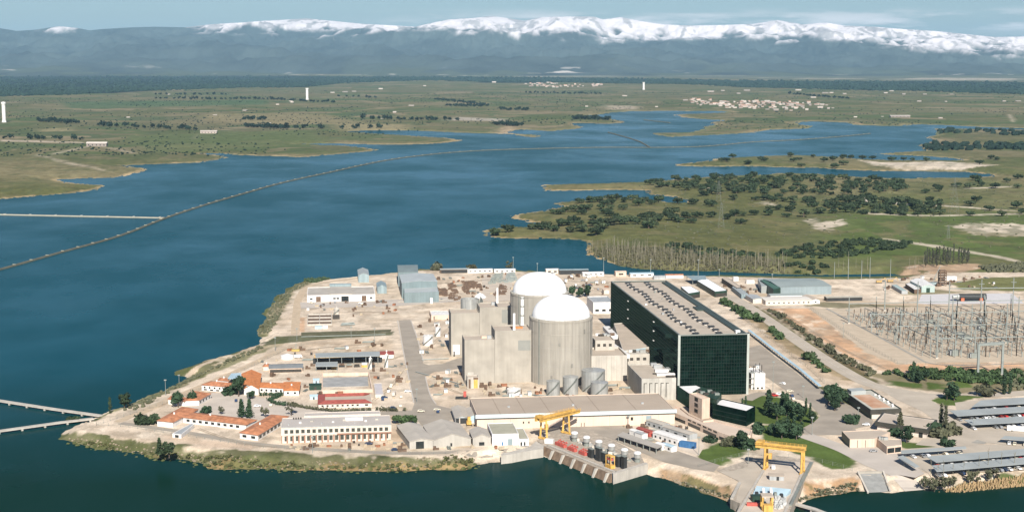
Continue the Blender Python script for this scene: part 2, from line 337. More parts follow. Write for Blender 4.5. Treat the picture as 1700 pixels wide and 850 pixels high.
# far woods belt and the shore sand
def band(y0, y1, soft): return sst((fy-G(850, y0)[1])/soft)*sst((G(850, y1)[1]-fy)/soft)
ypx = 425-FP*(fy*sp-H*cp)/(fy*cp+H*sp); xpx = 850+FP*fx/(fy*cp+H*sp)
wob = (fbm(fx/700., fy/1500., 4, 81)-.5)
lo = np.interp(xpx, [0, 100, 250, 380, 500, 560, 700, 1000, 1300, 1700], [162, 160, 152, 147, 146, 140, 136, 140, 147, 158])+wob*9
hi = np.interp(xpx, [0, 300, 700, 1000, 1300, 1700], [126, 124, 127, 130, 134, 137])+wob*4
fw = sst((lo-ypx)/2)*sst((ypx-hi)/2)
Cg = mixc(Cg, WOODF, fw*.95); fieldmask *= 1-fw
fl = sst((hi-ypx)/2); Cg = mixc(Cg, cc(.10, .11, .075), fl); 
lt = fl*sst((fbm(fx/1300., fy/700., 4, 91)-.58)/.06)*.75; Cg = mixc(Cg, cc(.42, .37, .30), lt); fieldmask *= 1-fl*.7
beach = np.interp(fy, [0, 1640, 1660, 2500, 4000, 9000], [0, 0, 5, 12, 26, 70])
bk = sst((beach*(.5+1.4*n1)-SD)/(beach*.5+.1))*(fy > 1645)*(SD > -3)
Cg = mixc(Cg, mixc(np.tile(OCH, (len(fx), 1)), cc(.42, .33, .21), n3), bk*.8)
# the plant
paint([(424,549),(440,523),(452,500),(474,480),(500,470),(600,457),(730,447),(1000,455),(1400,464),(1500,461),(1560,452),(1900,452),(2000,830),(1300,850),(900,790),(380,800),(80,745),(80,715),(300,615),(432,570)], SAND, 2, 1, 2)
paint([(1490,447),(1520,440),(1620,438),(1640,443),(1600,452),(1500,458)], cc(.36, .25, .16), 4)
paint([(1575,470),(1640,461),(1760,458),(1760,484),(1600,482)], cc(.15, .15, .06), 4)
paint([(1500,484),(1560,481),(1600,486),(1500,490)], cc(.17, .155, .075), 4, .8)
paint([(1370,500),(1420,500),(1520,505),(1580,508),(1400,512),(1330,508)], OLIVE, 3, .8)
paint([(1272,512),(1372,512),(1490,598),(1900,594),(1900,618),(1470,617),(1440,610)], SOIL, 2.5, .85)
paint([(1345,512),(1800,503),(1900,503),(1900,597),(1490,604),(1440,588)], cc(.45, .365, .265), 2)
paint([(1213,497),(1240,501),(1262,513),(1290,528),(1340,565),(1400,602),(1470,637),(1440,640),(1390,625),(1330,596),(1275,556),(1230,520)], cc(.115, .105, .045), 2.5, .95)
paint([(1268,512),(1285,514),(1420,606),(1455,622),(1440,625),(1395,602),(1340,562)], cc(.12, .09, .045), 2.5, .9)
paint([(1440,620),(1560,618),(1800,610),(1900,612),(1900,650),(1700,652),(1620,652),(1560,652),(1500,645)], cc(.15, .13, .06), 3, .85)
paint([(1480,632),(1530,636),(1525,645),(1478,640)], LUSH, 2); paint([(1543,636),(1572,638),(1570,646),(1540,647)], LUSH, 2); paint([(1577,634),(1600,630),(1618,636),(1612,643),(1585,643)], LUSH, 2)
paint([(1500,618),(1560,617),(1620,622),(1560,630),(1500,628)], LUSH, 3, .8)
paint([(1215,500),(1235,512),(1300,560),(1360,602),(1420,632),(1400,640),(1350,620),(1300,585),(1245,545)], cc(.40, .29, .185), 3, .55)
paint([(1230,664),(1262,655),(1300,660),(1345,676),(1378,700),(1376,710),(1340,712),(1300,706),(1254,702)], LUSH, 2)
paint([(1256,705),(1300,706),(1330,722),(1400,742),(1425,765),(1420,777),(1375,778),(1340,760),(1300,745),(1262,730)], LUSH, 2)
paint([(1155,755),(1175,738),(1215,735),(1255,742),(1245,752),(1200,770),(1160,768)], LUSH, 2)
paint([(1550,662),(1580,655),(1625,656),(1640,658),(1610,664),(1590,673),(1562,672)], LUSH, 1.5)
paint([(1360,640),(1405,646),(1400,665),(1440,690),(1420,695),(1380,680),(1355,662)], cc(.10, .105, .045), 2)
paint([(1486,730),(1530,736),(1560,742),(1510,744),(1480,738)], LUSH, 1.5)
paint([(1390,706),(1415,700),(1425,704),(1412,710)], LUSH, 1.5)
paint([(1555,800),(1600,790),(1720,780),(1900,775),(1900,790),(1700,793),(1600,803)], cc(.085, .105, .035), 2)
paint([(1555,806),(1600,800),(1720,789),(1900,785),(1900,800),(1600,814)], cc(.36, .245, .115), 2)
paint([(1095,778),(1215,812),(1215,835),(1190,830),(1090,797)], cc(.36, .23, .125), 2, .9, 3, -3); paint([(1340,800),(1420,792),(1425,802),(1345,812)], cc(.36, .215, .11), 2, .9)
paint([(1330,812),(1425,802),(1425,818),(1340,836)], cc(.15, .13, .055), 2, .8)
# banks round the peninsula
paint([(96,712),(130,722),(230,742),(330,752),(400,757),(560,765),(700,768),(790,764),(800,785),(640,792),(380,795),(90,745),(80,720)], cc(.082, .088, .032), 2, .9, 8, -3)
paint([(110,738),(230,756),(330,768),(400,774),(560,776),(700,776),(800,772),(800,785),(640,792),(380,795),(90,745)], cc(.27, .19, .092), 3, .85, 8, -4)
paint([(470,750),(600,752),(760,748),(800,752),(700,766),(560,763)], OCH, 3, .35, 5, -5)
paint([(165,690),(300,628),(390,592),(470,572),(488,571),(400,606),(300,650),(200,688),(150,705)], cc(.12, .125, .045), 2, .8, 4, -3)
paint([(215,690),(330,640),(470,578),(485,573),(340,645),(230,690)], cc(.42, .30, .18), 1.5, .6, 2)
paint([(320,602),(390,580),(430,572),(480,570),(395,592),(330,622),(300,640)], cc(.46, .36, .25), 2, .6, 3)
paint([(432,560),(520,556),(640,552),(655,550),(652,556),(560,561),(440,573)], cc(.075, .085, .04), 1.5, .9, 2)
paint([(420,550),(440,520),(452,498),(478,478),(502,469),(530,465),(515,474),(490,484),(478,505),(462,530),(448,552)], cc(.13, .12, .05), 3, .7, 5)
paint([(497,527),(507,527),(505,551),(492,551)], SOIL, 1.5, .7, 1)
paint([(250,720),(330,730),(400,735),(460,740),(440,748),(300,738)], SOIL, 4, .25)
paint([(700,612),(760,622),(775,655),(700,660)], cc(.53, .385, .27), 4, .6)
paint([(480,570),(640,560),(655,580),(500,590)], cc(.54, .41, .285), 4, .6)
paint([(900,455),(1010,458),(1015,492),(960,492)], cc(.47, .385, .29), 4, .7)
paint([(640,690),(680,690),(680,742),(640,740)], cc(.52, .37, .25), 3, .6)
# bare patches over the water
for pp, c, k in (([(1427,266),(1470,270),(1560,268),(1620,272),(1660,275),(1600,280),(1500,280),(1450,275)], PALE, .95), ([(1338,365),(1360,362),(1350,372),(1380,368),(1398,364),(1396,372),(1372,385),(1358,381)], PALE, .9), ([(1575,376),(1620,372),(1720,376),(1720,392),(1640,392),(1605,387)], PALE, .9), ([(1262,335),(1290,338),(1285,342),(1262,340)], PALE, .6), ([(1165,310),(1180,310),(1180,314),(1166,315)], PALE, .6)):
    paint(pp, c, 5, k, 14)
for pp in ([(1440,352),(1560,358),(1700,355),(1700,358),(1560,361),(1440,355)], [(1465,395),(1560,408),(1660,425),(1720,440),(1720,443),(1650,427),(1550,411),(1465,397)], [(1510,338),(1640,346),(1720,352),(1720,354),(1630,348),(1510,340)], [(1600,312),(1680,308),(1680,310),(1600,314)]):
    paint(pp, PALE, 2.5, .75, 3)
for pp in ([(60,256),(130,273),(180,285),(130,276),(60,259)], [(180,245),(225,254),(228,256),(180,247)], [(85,255),(150,243),(152,244.5),(85,257)], [(0,232),(140,236),(140,238),(0,236)], [(320,231),(326,222),(331,222),(324,232)], [(1720,190),(1672,190),(1680,203),(1685,203),(1678,190)]):
    paint(pp, cc(.46, .38, .29), 14, .8, 5)
for pp, c in (([(800,230),(832,212),(846,203),(852,205),(858,219),(850,228)], cc(.42, .31, .21)), ([(1000,175),(1060,176),(1060,182),(1010,183)], cc(.40, .33, .25)), ([(760,193),(840,197),(840,202),(740,200)], cc(.40, .35, .29)), ([(60,215),(120,212),(125,219),(60,220)], DRYG*1.25), ([(100,172),(440,168),(450,178),(110,183)], cc(.06, .11, .05)), ([(550,205),(680,207),(680,217),(555,215)], DRYG*1.2), ([(340,190),(540,190),(620,205),(440,210),(330,200)], DRYG), ([(200,225),(520,215),(560,240),(240,255)], cc(.10, .125, .05))):
    paint(pp, c, 40, .8, 20)
gb = sst((fbm(fx/16., fy/22., 4, 201)-.52)/.1)*(fy < 1650)*(SD < 24); Cg = mixc(Cg, cc(.085, .095, .036), gb*.75*(Cg[:, 0] < .4))
st = sst((fbm(fx/24., fy/34., 5, 211)-.53)/.10)*(fy < 1650)*(Cg[:, 0] > .4); Cg = mixc(Cg, cc(.42, .33, .235), st*.5)
st = sst((fbm(fx/13., fy/19., 5, 221)-.60)/.07)*(fy < 1650)*(Cg[:, 0] > .35); Cg = mixc(Cg, cc(.64, .55, .43), st*.5)
st = sst((fbm(fx/8., fy/11., 4, 231)-.62)/.05)*(fy < 1650)*(Cg[:, 0] > .35); Cg = mixc(Cg, cc(.26, .21, .15), st*.4)
pm_ = sst((fbm(fx/26., fy/38., 5, 241)-.54)/.1)*(fy > 1650)*(fy < 3600); Cg = mixc(Cg, cc(.082, .092, .04), pm_*.55); pm_ = sst((fbm(fx/34., fy/44., 5, 251)-.56)/.1)*(fy > 1650)*(fy < 3600); Cg = mixc(Cg, cc(.18, .15, .075), pm_*.45)
cl_ = np.clip(Cg*(.74+.52*n3)[:, None], 0, 1)
nr, nc = len(yy), len(aa)
me = bpy.data.meshes.new('ground'); me.vertices.add(nr*nc); me.vertices.foreach_set('co', np.stack([fx, fy, FZ], 1).ravel().astype(np.float32))
idx = np.arange(nr*nc).reshape(nr, nc); q = np.stack([idx[:-1, :-1], idx[:-1, 1:], idx[1:, 1:], idx[1:, :-1]], -1).reshape(-1, 4)
me.loops.add(q.size); me.loops.foreach_set('vertex_index', q.ravel().astype(np.int32)); me.polygons.add(len(q))
me.polygons.foreach_set('loop_start', (np.arange(len(q))*4).astype(np.int32)); me.polygons.foreach_set('loop_total', np.full(len(q), 4, np.int32)); me.polygons.foreach_set('use_smooth', np.ones(len(q), bool))
at = me.attributes.new('soil', 'FLOAT_COLOR', 'POINT'); at.data.foreach_set('color', np.concatenate([cl_, fieldmask[:, None]], 1).ravel().astype(np.float32))
me.update(); me.validate()
gm = bpy.data.materials.new('ground soil and grass'); gm.use_nodes = True; n = gm.node_tree.nodes; l = gm.node_tree.links
b = n['Principled BSDF']; b.inputs['Roughness'].default_value = 1; b.inputs['Specular IOR Level'].default_value = .05
a = n.new('ShaderNodeAttribute'); a.attribute_name = 'soil'; t = n.new('ShaderNodeTexCoord')
def nz(sc, det, rot=0, scl=(1, 1, 1)):
    m = n.new('ShaderNodeMapping'); m.inputs['Scale'].default_value = scl; m.inputs['Rotation'].default_value = (0, 0, rot); l.new(t.outputs['Object'], m.inputs[0])
    x = n.new('ShaderNodeTexNoise'); x.inputs['Scale'].default_value = sc; x.inputs['Detail'].default_value = det; x.inputs['Roughness'].default_value = .65; l.new(m.outputs[0], x.inputs['Vector']); return x.outputs[0]
def rng(s, a_, b_, c_, d_):
    m = n.new('ShaderNodeMapRange'); 
    for i, v in zip((1, 2, 3, 4), (a_, b_, c_, d_)): m.inputs[i].default_value = v
    l.new(s, m.inputs[0]); return m.outputs[0]
def mul(x, y):
    m = n.new('ShaderNodeMath'); m.operation = 'MULTIPLY'; l.new(x, m.inputs[0]); l.new(y, m.inputs[1]); return m.outputs[0]
f = mul(rng(nz(.9, 6), .3, .7, .80, 1.2), rng(nz(.05, 5), .3, .7, .84, 1.16))
f = mul(f, rng(nz(.02, 6, .9, (1, .5, 1)), .35, .65, .90, 1.09)); f = mul(f, rng(nz(.3, 3, -.5, (1, .04, 1)), .45, .7, 1.0, .93))
# field parcels of the far plain: each cell its own crop
mpv = n.new('ShaderNodeMapping'); mpv.inputs['Scale'].default_value = (1/300, 1/430, 1); mpv.inputs['Rotation'].default_value = (0, 0, .25); l.new(t.outputs['Object'], mpv.inputs[0])
vo = n.new('ShaderNodeTexVoronoi'); vo.inputs['Scale'].default_value = 1; vo.inputs['Randomness'].default_value = .8; l.new(mpv.outputs[0], vo.inputs['Vector'])
sc_ = n.new('ShaderNodeSeparateColor'); l.new(vo.outputs['Color'], sc_.inputs[0])
cr = n.new('ShaderNodeValToRGB'); cr.color_ramp.interpolation = 'CONSTANT'; e = cr.color_ramp.elements
e[0].position = 0; e[0].color = (.080, .112, .045, 1); e[1].position = .25; e[1].color = (.165, .145, .08, 1)
for p_, c_ in ((.42, (.115, .12, .058, 1)), (.6, (.07, .098, .045, 1)), (.72, (.22, .18, .11, 1)), (.84, (.125, .12, .066, 1))):
    x = e.new(p_); x.color = c_
l.new(sc_.outputs[0], cr.inputs[0])
fm = n.new('ShaderNodeMix'); fm.data_type = 'RGBA'; fk = mul(a.outputs['Alpha'], rng(nz(.002, 3), .3, .7, .35, .95)); l.new(fk, fm.inputs[0]); l.new(a.outputs['Color'], fm.inputs[6]); l.new(cr.outputs[0], fm.inputs[7])
sv = n.new('ShaderNodeVectorMath'); sv.operation = 'SCALE'; l.new(fm.outputs[2], sv.inputs[0]); l.new(f, sv.inputs['Scale']); l.new(sv.outputs[0], b.inputs['Base Color'])
bp = n.new('ShaderNodeBump'); bp.inputs['Strength'].default_value = .5; bp.inputs['Distance'].default_value = .5; l.new(nz(.5, 5), bp.inputs['Height']); l.new(bp.outputs[0], b.inputs['Normal'])
me.materials.append(gm); gob = bpy.data.objects.new('ground', me); COL.objects.link(gob); structure(gob)
# ------------------------------------------------------------------ water
wm = bpy.data.materials.new('lake water'); wm.use_nodes = True; n = wm.node_tree.nodes; l = wm.node_tree.links; n.clear()
o_ = n.new('ShaderNodeOutputMaterial'); mxs = n.new('ShaderNodeMixShader'); df = n.new('ShaderNodeBsdfDiffuse'); gl = n.new('ShaderNodeBsdfGlossy'); t = n.new('ShaderNodeTexCoord')
p1_ = nz(.0045, 9, .35, (.85, .6, 1)); p2_ = nz(.0016, 6, -.2, (.8, .6, 1)); fac = mul(rng(p1_, .40, .62, .25, 1), rng(p2_, .36, .6, .45, 1))
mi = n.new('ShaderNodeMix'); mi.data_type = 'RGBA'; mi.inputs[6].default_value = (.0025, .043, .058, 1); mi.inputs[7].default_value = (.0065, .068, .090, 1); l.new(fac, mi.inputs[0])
# darker, greener water colour along the front of the plant
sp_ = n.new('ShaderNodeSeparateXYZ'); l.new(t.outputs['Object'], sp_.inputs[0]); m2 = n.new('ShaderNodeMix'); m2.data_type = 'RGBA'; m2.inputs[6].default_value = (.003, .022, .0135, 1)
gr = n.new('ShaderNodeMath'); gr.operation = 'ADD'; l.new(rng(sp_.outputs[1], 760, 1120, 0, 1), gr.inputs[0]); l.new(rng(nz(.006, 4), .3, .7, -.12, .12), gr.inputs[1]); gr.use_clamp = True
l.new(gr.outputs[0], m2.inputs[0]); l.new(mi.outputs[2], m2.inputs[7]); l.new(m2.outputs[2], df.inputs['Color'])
bp = n.new('ShaderNodeBump'); bp.inputs['Distance'].default_value = .35; l.new(rng(fac, 0, 1, .3, .8), bp.inputs['Strength']); l.new(nz(.28, 3, .2, (.6, 1.4, 1)), bp.inputs['Height']); l.new(bp.outputs[0], gl.inputs['Normal'])
l.new(rng(fac, 0, 1, .10, .2), gl.inputs['Roughness']); gl.inputs['Color'].default_value = (.95, .98, 1, 1)
lw = n.new('ShaderNodeLayerWeight'); lw.inputs[0].default_value = .5; pw_ = n.new('ShaderNodeMath'); pw_.operation = 'POWER'; pw_.inputs[1].default_value = 8; l.new(lw.outputs['Facing'], pw_.inputs[0])
l.new(mul(rng(pw_.outputs[0], 0, 1, .012, .46), rng(fac, .15, .85, .5, 1.35)), mxs.inputs[0]); l.new(df.outputs[0], mxs.inputs[1]); l.new(gl.outputs[0], mxs.inputs[2]); l.new(mxs.outputs[0], o_.inputs['Surface'])
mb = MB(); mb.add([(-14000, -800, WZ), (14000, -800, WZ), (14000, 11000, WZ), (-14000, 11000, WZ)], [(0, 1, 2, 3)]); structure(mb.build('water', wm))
# ------------------------------------------------------------------ mountains
RIDGE = np.array([(-500,60),(-250,58),(-100,52),(0,47),(30,52),(60,50),(100,44),(130,47),(150,51),(170,49),(220,46),(260,45),(310,46),(350,41),(400,38),(440,35),(480,33),(510,31),(560,36),(600,40),(640,42),(690,45),(720,38),(745,33),(790,30),(815,27),(840,30),(870,35),(900,29),(940,28),(985,28),(1000,33),(1030,29),(1060,35),(1100,41),(1150,43),(1200,42),(1250,40),(1290,34),(1330,41),(1370,38),(1400,43),(1450,45),(1500,49),(1550,52),(1600,57),(1650,62),(1700,61),(1800,66),(2000,64),(2300,70)], float)
SNOWL = np.array([(-500,5),(40,20),(62,47),(95,50),(128,47),(150,15),(295,15),(312,46),(325,52),(400,50),(500,52),(560,54),(620,54),(690,52),(740,55),(770,58),(830,55),(860,62),(900,58),(980,58),(1000,66),(1060,62),(1130,68),(1200,66),(1300,68),(1380,73),(1420,70),(1480,75),(1560,84),(1640,87),(1700,88),(2300,90)], float)
YR = 38000.
my = np.concatenate([np.linspace(20500, 30000, 70, endpoint=False), np.linspace(30000, 41000, 190), np.linspace(42000, 52000, 12)]); ma = np.concatenate([np.linspace(-.85, -.45, 160, endpoint=False), np.linspace(-.45, .45, 1240), np.linspace(.4525, .85, 160)])
MY = np.repeat(my[:, None], len(ma), 1); MX = MY*ma[None, :]; x, y = MX.ravel(), MY.ravel(); ax = x/y
px_ = 850+FP*ax/(cp)*1.0
def prof(tab, yd):
    py = np.interp(px_, tab[:, 0], tab[:, 1]); v = (425-py)/FP; return H+yd*(v*cp-sp)/(cp+v*sp)
SNOWL[:, 1] -= 2.5; ridge = prof(RIDGE, YR); snow = prof(SNOWL, YR-2500)
tt = (y-20500)/(YR-20500); up = np.where(tt < 1, np.clip(tt, 0, 1), 1-np.clip((y-YR)/14000, 0, 1))
shape = np.where(tt < 1, .14*sst(tt*1.6)*tt+.86*np.clip((tt-.30)/.70, 0, 1)**1.5, sst(up))
rn = 1-np.abs(2*fbm(x/2600., y/3400., 5, 101)-1); rn2 = 1-np.abs(2*fbm(x/800., y/1800., 5, 111)-1); rn3 = 1-np.abs(2*fbm(x/330., y/1100., 5, 121)-1)
rel = np.clip(tt/.5, 0, 1)*np.clip((1-tt)/.10, 0, 1)*(tt < 1)
mz = -6+shape*(ridge+6)+rel*((rn-.62)*520+(rn2-.6)*230+(rn3-.6)*90)+np.clip(tt*4, 0, 1)*(fbm(x/1500., y/1500., 4, 7)-.5)*120*(tt < .95)
hl = 180*np.exp(-((x+11500)/2300)**2-((y-24500)/1500)**2)+120*np.exp(-((x+500)/5200)**2-((y-25500)/1300)**2); mz = mz+hl
# keep below the line of sight to the crest
mz = np.minimum(mz, H+(ridge-H)*y/YR*np.where(tt < 1, .998, 1.0)+np.where(tt > 1, -(y-YR)*.02, 0)+(ridge-H < 0)*1e4)
sk = sst((mz*1.0-(snow+(fbm(x/700., y/1000., 4, 131)-.5)*320+(.62-rn2)*300+(.62-rn3)*300))/230.)
rock = sst((fbm(x/210., y/620., 5, 141)-.55)/.06)*.5
nr, nc = len(my), len(ma)
me = bpy.data.meshes.new('mountains'); me.vertices.add(nr*nc); me.vertices.foreach_set('co', np.stack([x, y, mz], 1).ravel().astype(np.float32))
idx = np.arange(nr*nc).reshape(nr, nc); q = np.stack([idx[:-1, :-1], idx[:-1, 1:], idx[1:, 1:], idx[1:, :-1]], -1).reshape(-1, 4)
me.loops.add(q.size); me.loops.foreach_set('vertex_index', q.ravel().astype(np.int32)); me.polygons.add(len(q))
me.polygons.foreach_set('loop_start', (np.arange(len(q))*4).astype(np.int32)); me.polygons.foreach_set('loop_total', np.full(len(q), 4, np.int32)); me.polygons.foreach_set('use_smooth', np.ones(len(q), bool))
base = np.tile(cc(.055, .068, .06), (len(x), 1)); base = base*(.45+1.15*fbm(x/600., y/1100., 5, 151))[:, None]
low = sst((.32-tt)/.2); base = mixc(base, cc(.075, .09, .06), low*sst((fbm(x/800., y/2200., 4, 161)-.45)/.1))
base = mixc(base, cc(.55, .50, .44), low*sst((fbm(x/900., y/330., 4, 171)-.74)/.04)*.9)
base = mixc(base, cc(.68, .63, .62), sk*(1-rock))
at = me.attributes.new('cover', 'FLOAT_COLOR', 'POINT'); at.data.foreach_set('color', np.concatenate([base, np.ones((len(x), 1))], 1).ravel().astype(np.float32)); me.update()
mm = bpy.data.materials.new('mountain rock and snow'); mm.use_nodes = True; n = mm.node_tree.nodes; l = mm.node_tree.links
b = n['Principled BSDF']; b.inputs['Roughness'].default_value = 1; b.inputs['Specular IOR Level'].default_value = .0
a = n.new('ShaderNodeAttribute'); a.attribute_name = 'cover'; t = n.new('ShaderNodeTexCoord')
sv = n.new('ShaderNodeVectorMath'); sv.operation = 'SCALE'; l.new(a.outputs['Color'], sv.inputs[0]); l.new(rng(nz(.006, 6), .3, .7, .88, 1.1), sv.inputs['Scale']); l.new(sv.outputs[0], b.inputs['Base Color'])
me.materials.append(mm); mo = bpy.data.objects.new('mountains', me); COL.objects.link(mo); structure(mo)
MTOP = float(mz.max())
# ------------------------------------------------------------------ haze: one closed box of even air
hm = bpy.data.materials.new('haze'); hm.use_nodes = True; n = hm.node_tree.nodes; n.clear(); o_ = n.new('ShaderNodeOutputMaterial'); v_ = n.new('ShaderNodeVolumePrincipled')
v_.inputs['Color'].default_value = (.44, .75, 1, 1); v_.inputs['Density'].default_value = 1.7e-5; v_.inputs['Anisotropy'].default_value = 0.0
hm.node_tree.links.new(v_.outputs[0], o_.inputs['Volume'])
mb = MB(); mb.box(-48000, 48000, -1500, 53500, -30, MTOP+60); ho = mb.build('haze', hm); ho['kind'] = 'stuff'
# ------------------------------------------------------------------ builders for buildings
def edge(q, i): return q[i], q[(i+1) % len(q)]
def t_px(e, px, z=2.):
    (ax, ay), (bx, by) = e; k = (px-850)/FP; c = H-z
    # X(t) = k*(Y(t) cp + c sp)
    den = (bx-ax)-k*(by-ay)*cp
    return (k*(ay*cp+c*sp)-ax)/den
def on(root, name, e, t0, t1, z0, z1, m, out=.08, th=.16):
    """a part set on a wall: from t0 to t1 along the wall edge e, z0..z1"""
    a, b = Vector(e[0]), Vector(e[1]); d = b-a; nrm = Vector((d.y, -d.x)).normalized(); p, q = a+d*t0, a+d*t1
    if ORI and root is not None:
        r = Vector(ORI[root.name][:2]); cen = CEN.get(root.name)
        if cen is not None and (a-cen).dot(nrm) < 0: nrm = -nrm
    o1 = nrm*out; o2 = nrm*(out-th); mb = MB(); mb.prism([tuple(p+o1), tuple(q+o1), tuple(q+o2), tuple(p+o2)], z0, z1, True)
    return mb.build(name, m, root)
CEN = {}; FOOT = []
def windows(root, e, n, z0, z1, frac=.55, m=None, t0=.02, t1=.98, name='window'):
    for i in range(n):
        c = t0+(t1-t0)*(i+.5)/n; w_ = (t1-t0)/n*frac/2; on(root, name, e, c-w_, c+w_, z0, z1, m or winm)
def start(name, label, cat, q, group=None):
    q = list(q); FOOT.append(q); c = sum((Vector(p) for p in q), Vector((0, 0)))/len(q)
    r = thing(name, label, cat, (c.x, c.y, 0), group); CEN[r.name] = c; return r
def flat(name, label, cat, qh, wall, roof, par=.7, th=.45, base=-.3, group=None, fascia=None, over=0.):
    q, h = qh; r = start(name, label, cat, q, group)
    mb = MB(); mb.ring(q, th, base, h, h-par-.1); mb.build('wall', wall, r)
    mb = MB(); mb.prism(inset(q, th*.6), h-par-.3, h-par); mb.build('roof', roof, r)
    if fascia:
        mb = MB(); mb.ring(inset(q, -.5-over), .45+over, h-fascia[1], h+.12, h-fascia[1]); mb.build('fascia', fascia[0], r)
    return r
def gable(name, label, cat, qh, wall, roof, rise=1.5, along='x', over=.5, base=-.3, group=None, bays=1, roofname='roof', r=None):
    """pitched roof: ridge runs along the front ('x') or away from it ('y', with several bays)"""
    q, h = qh; r = r or start(name, label, cat, q, group); q = [Vector(p) for p in q]
    if along == 'x': A, B, C_, D_ = q[0], q[1], q[2], q[3]
    else: A, B, C_, D_ = q[1], q[2], q[3], q[0]       # A->B is the eave direction
    # eaves A-B and D-C, ridge between the middles of A-D and B-C (split in bays)
    def lerp(p, s, t): return p+(s-p)*t
    w1 = MB(); rf = MB(); w1.ring([tuple(p) for p in q], .35, base, h, h-.5)
    for k in range(bays):
        a, b = lerp(A, D_, k/bays), lerp(B, C_, k/bays); d, c = lerp(A, D_, (k+1)/bays), lerp(B, C_, (k+1)/bays); m1, m2 = (a+d)/2, (b+c)/2
        for p, s, t in ((a, d, m1), (b, c, m2)): w1.add([(*p, h-.02), (*s, h-.02), (*t, h+rise)], [(0, 1, 2)])
        u = (b-a).normalized()*over; e1 = (a-d).normalized()*(over if k == 0 else 0); e2 = (d-a).normalized()*(over if k == bays-1 else 0)
        k1 = rise*2/max((a-d).length, .1)*over
        for p, s, ev, dz in ((a, b, e1, k1 if k == 0 else 0), (d, c, e2, k1 if k == bays-1 else 0)):
            lo = [(*(p+ev-u), h-dz), (*(s+ev+u), h-dz), (*(m2+u), h+rise), (*(m1-u), h+rise)]; hi = [(x_, y_, z_+.22) for x_, y_, z_ in lo]
            rf.add(lo+hi, [(0, 1, 2, 3), (4, 5, 6, 7), (0, 1, 5, 4), (1, 2, 6, 5), (2, 3, 7, 6), (3, 0, 4, 7)])
    w1.build('wall', wall, r); rf.build(roofname, roof, r); return r
def hip(r, qh, wall, roof, rise=1.6, over=.6):
    """a wing with a hipped tile roof added to thing r (any four-sided footprint)"""
    q, h = qh; mb = MB(); mb.ring(q, .3, -.3, h, h-.4); mb.build('wall', wall, r)
    o = inset(q, -over); v = [Vector(p) for p in o]; l1 = (v[1]-v[0]).length; l2 = (v[2]-v[1]).length
    if l1 < l2: v = v[1:]+v[:1]; l1, l2 = l2, l1
    m1, m2 = (v[0]+v[3])/2, (v[1]+v[2])/2; d = (m2-m1).normalized()*min(l2*.45, l1*.4); m1 = m1+d; m2 = m2-d
    P3 = [(*v[0], h), (*v[1], h), (*v[2], h), (*v[3], h), (*m1, h+rise), (*m2, h+rise)]
    mb = MB(); mb.add(P3, [(0, 1, 5, 4), (1, 2, 5), (2, 3, 4, 5), (3, 0, 4), (3, 2, 1, 0)]); ro = mb.build('roof', roof, r); c = m1+(m2-m1)*.3; mb = MB(); mb.box(c.x-.45, c.x+.45, c.y-.1, c.y+.8, h+rise*.5, h+rise+1.1); mb.build('chimney', white, ro)
    return [tuple(p) for p in ccw(q)]
def rbox(root, name, px, py, zb, w_, d_, h_, m, rz=AX):
    x, y = G(px, py, zb); c, s = math.cos(rz), math.sin(rz)
    q = [(x+c*i*w_/2-s*j*d_/2, y+s*i*w_/2+c*j*d_/2) for i, j in ((-1, -1), (1, -1), (1, 1), (-1, 1))]
    mb = MB(); mb.prism(q, zb, zb+h_, True); return mb.build(name, m, root)
def oquad(px, py, w_, d_, rz=AX, z=0):
    x, y = G(px, py, z); c, s = math.cos(rz), math.sin(rz)
    return [(x+c*i*w_-s*j*d_, y+s*i*w_+c*j*d_) for i, j in ((-.5, 0), (.5, 0), (.5, 1), (-.5, 1))]

# ------------------------------------------------------------------ roads and paving
asph = mat('worn grey asphalt', (.295, .255, .205), .95, .14, .08, 0); asph2 = mat('pale road asphalt', (.40, .345, .275), .95, .1, .08); asph3 = mat('plaza asphalt', (.28, .245, .195), .95, .13, .06)
kerbm = mat('kerb concrete', (.45, .41, .36), .9, .1, .5); padm = mat('pale concrete pad', (.50, .48, .47), .9, .06, .1); apron = mat('yard concrete', (.43, .38, .325), .95, .1, .06)
dirtroad = mat('dirt track', (.44, .345, .24), 1, .15, .2); lawn = mat('mown lawn', (.075, .105, .035), 1, .25, .3); gravel = mat('grey gravel', (.30, .28, .24), 1, .12, .3)
ribbon('perimeter_track', [(196,700),(300,655),(395,615),(470,580),(520,566),(600,562)], 6, dirtroad)
ribbon('perimeter_track', [(200,702),(300,716),(420,736),(560,747),(680,752),(800,748),(880,742),(905,737)], 6, asph)
ribbon('perimeter_track', [(490,555),(492,520),(498,492),(520,473),(600,461),(680,452)], 7, dirtroad)
sheet('schoolyard_paving', [(300,668),(352,652),(395,653),(480,668),(560,683),(620,686),(618,694),(480,700),(400,696),(330,686)], mat('yard asphalt', (.46, .40, .335), .95, .1, .08))
sheet('road', [(662,532),(681,531),(692,562),(702,600),(713,655),(724,672),(760,681),(790,682),(790,690),(765,690),(735,702),(700,706),(688,690),(650,689),(622,690),(622,684),(684,681),(688,670),(680,630),(670,580)], asph)
sheet('road', [(692,600),(712,606),(735,604),(750,598),(769,592),(770,610),(745,615),(722,617),(706,625),(697,616)], asph)
ribbon('kerb', [(682,532),(693,562),(703,600)], .8, kerbm, .2); ribbon('kerb', [(706,625),(714,655),(724,671)], .8, kerbm, .2); ribbon('kerb', [(660,532),(669,580),(679,630),(687,668)], .8, kerbm, .2)
sheet('yard_slab', [(498,502),(665,497),(760,492),(765,500),(660,508),(500,512)], apron)
sheet('yard_slab', [(800,455),(850,456),(850,500),(800,500)], mat('back yard sand', (.47, .40, .32), 1, .12, .1))
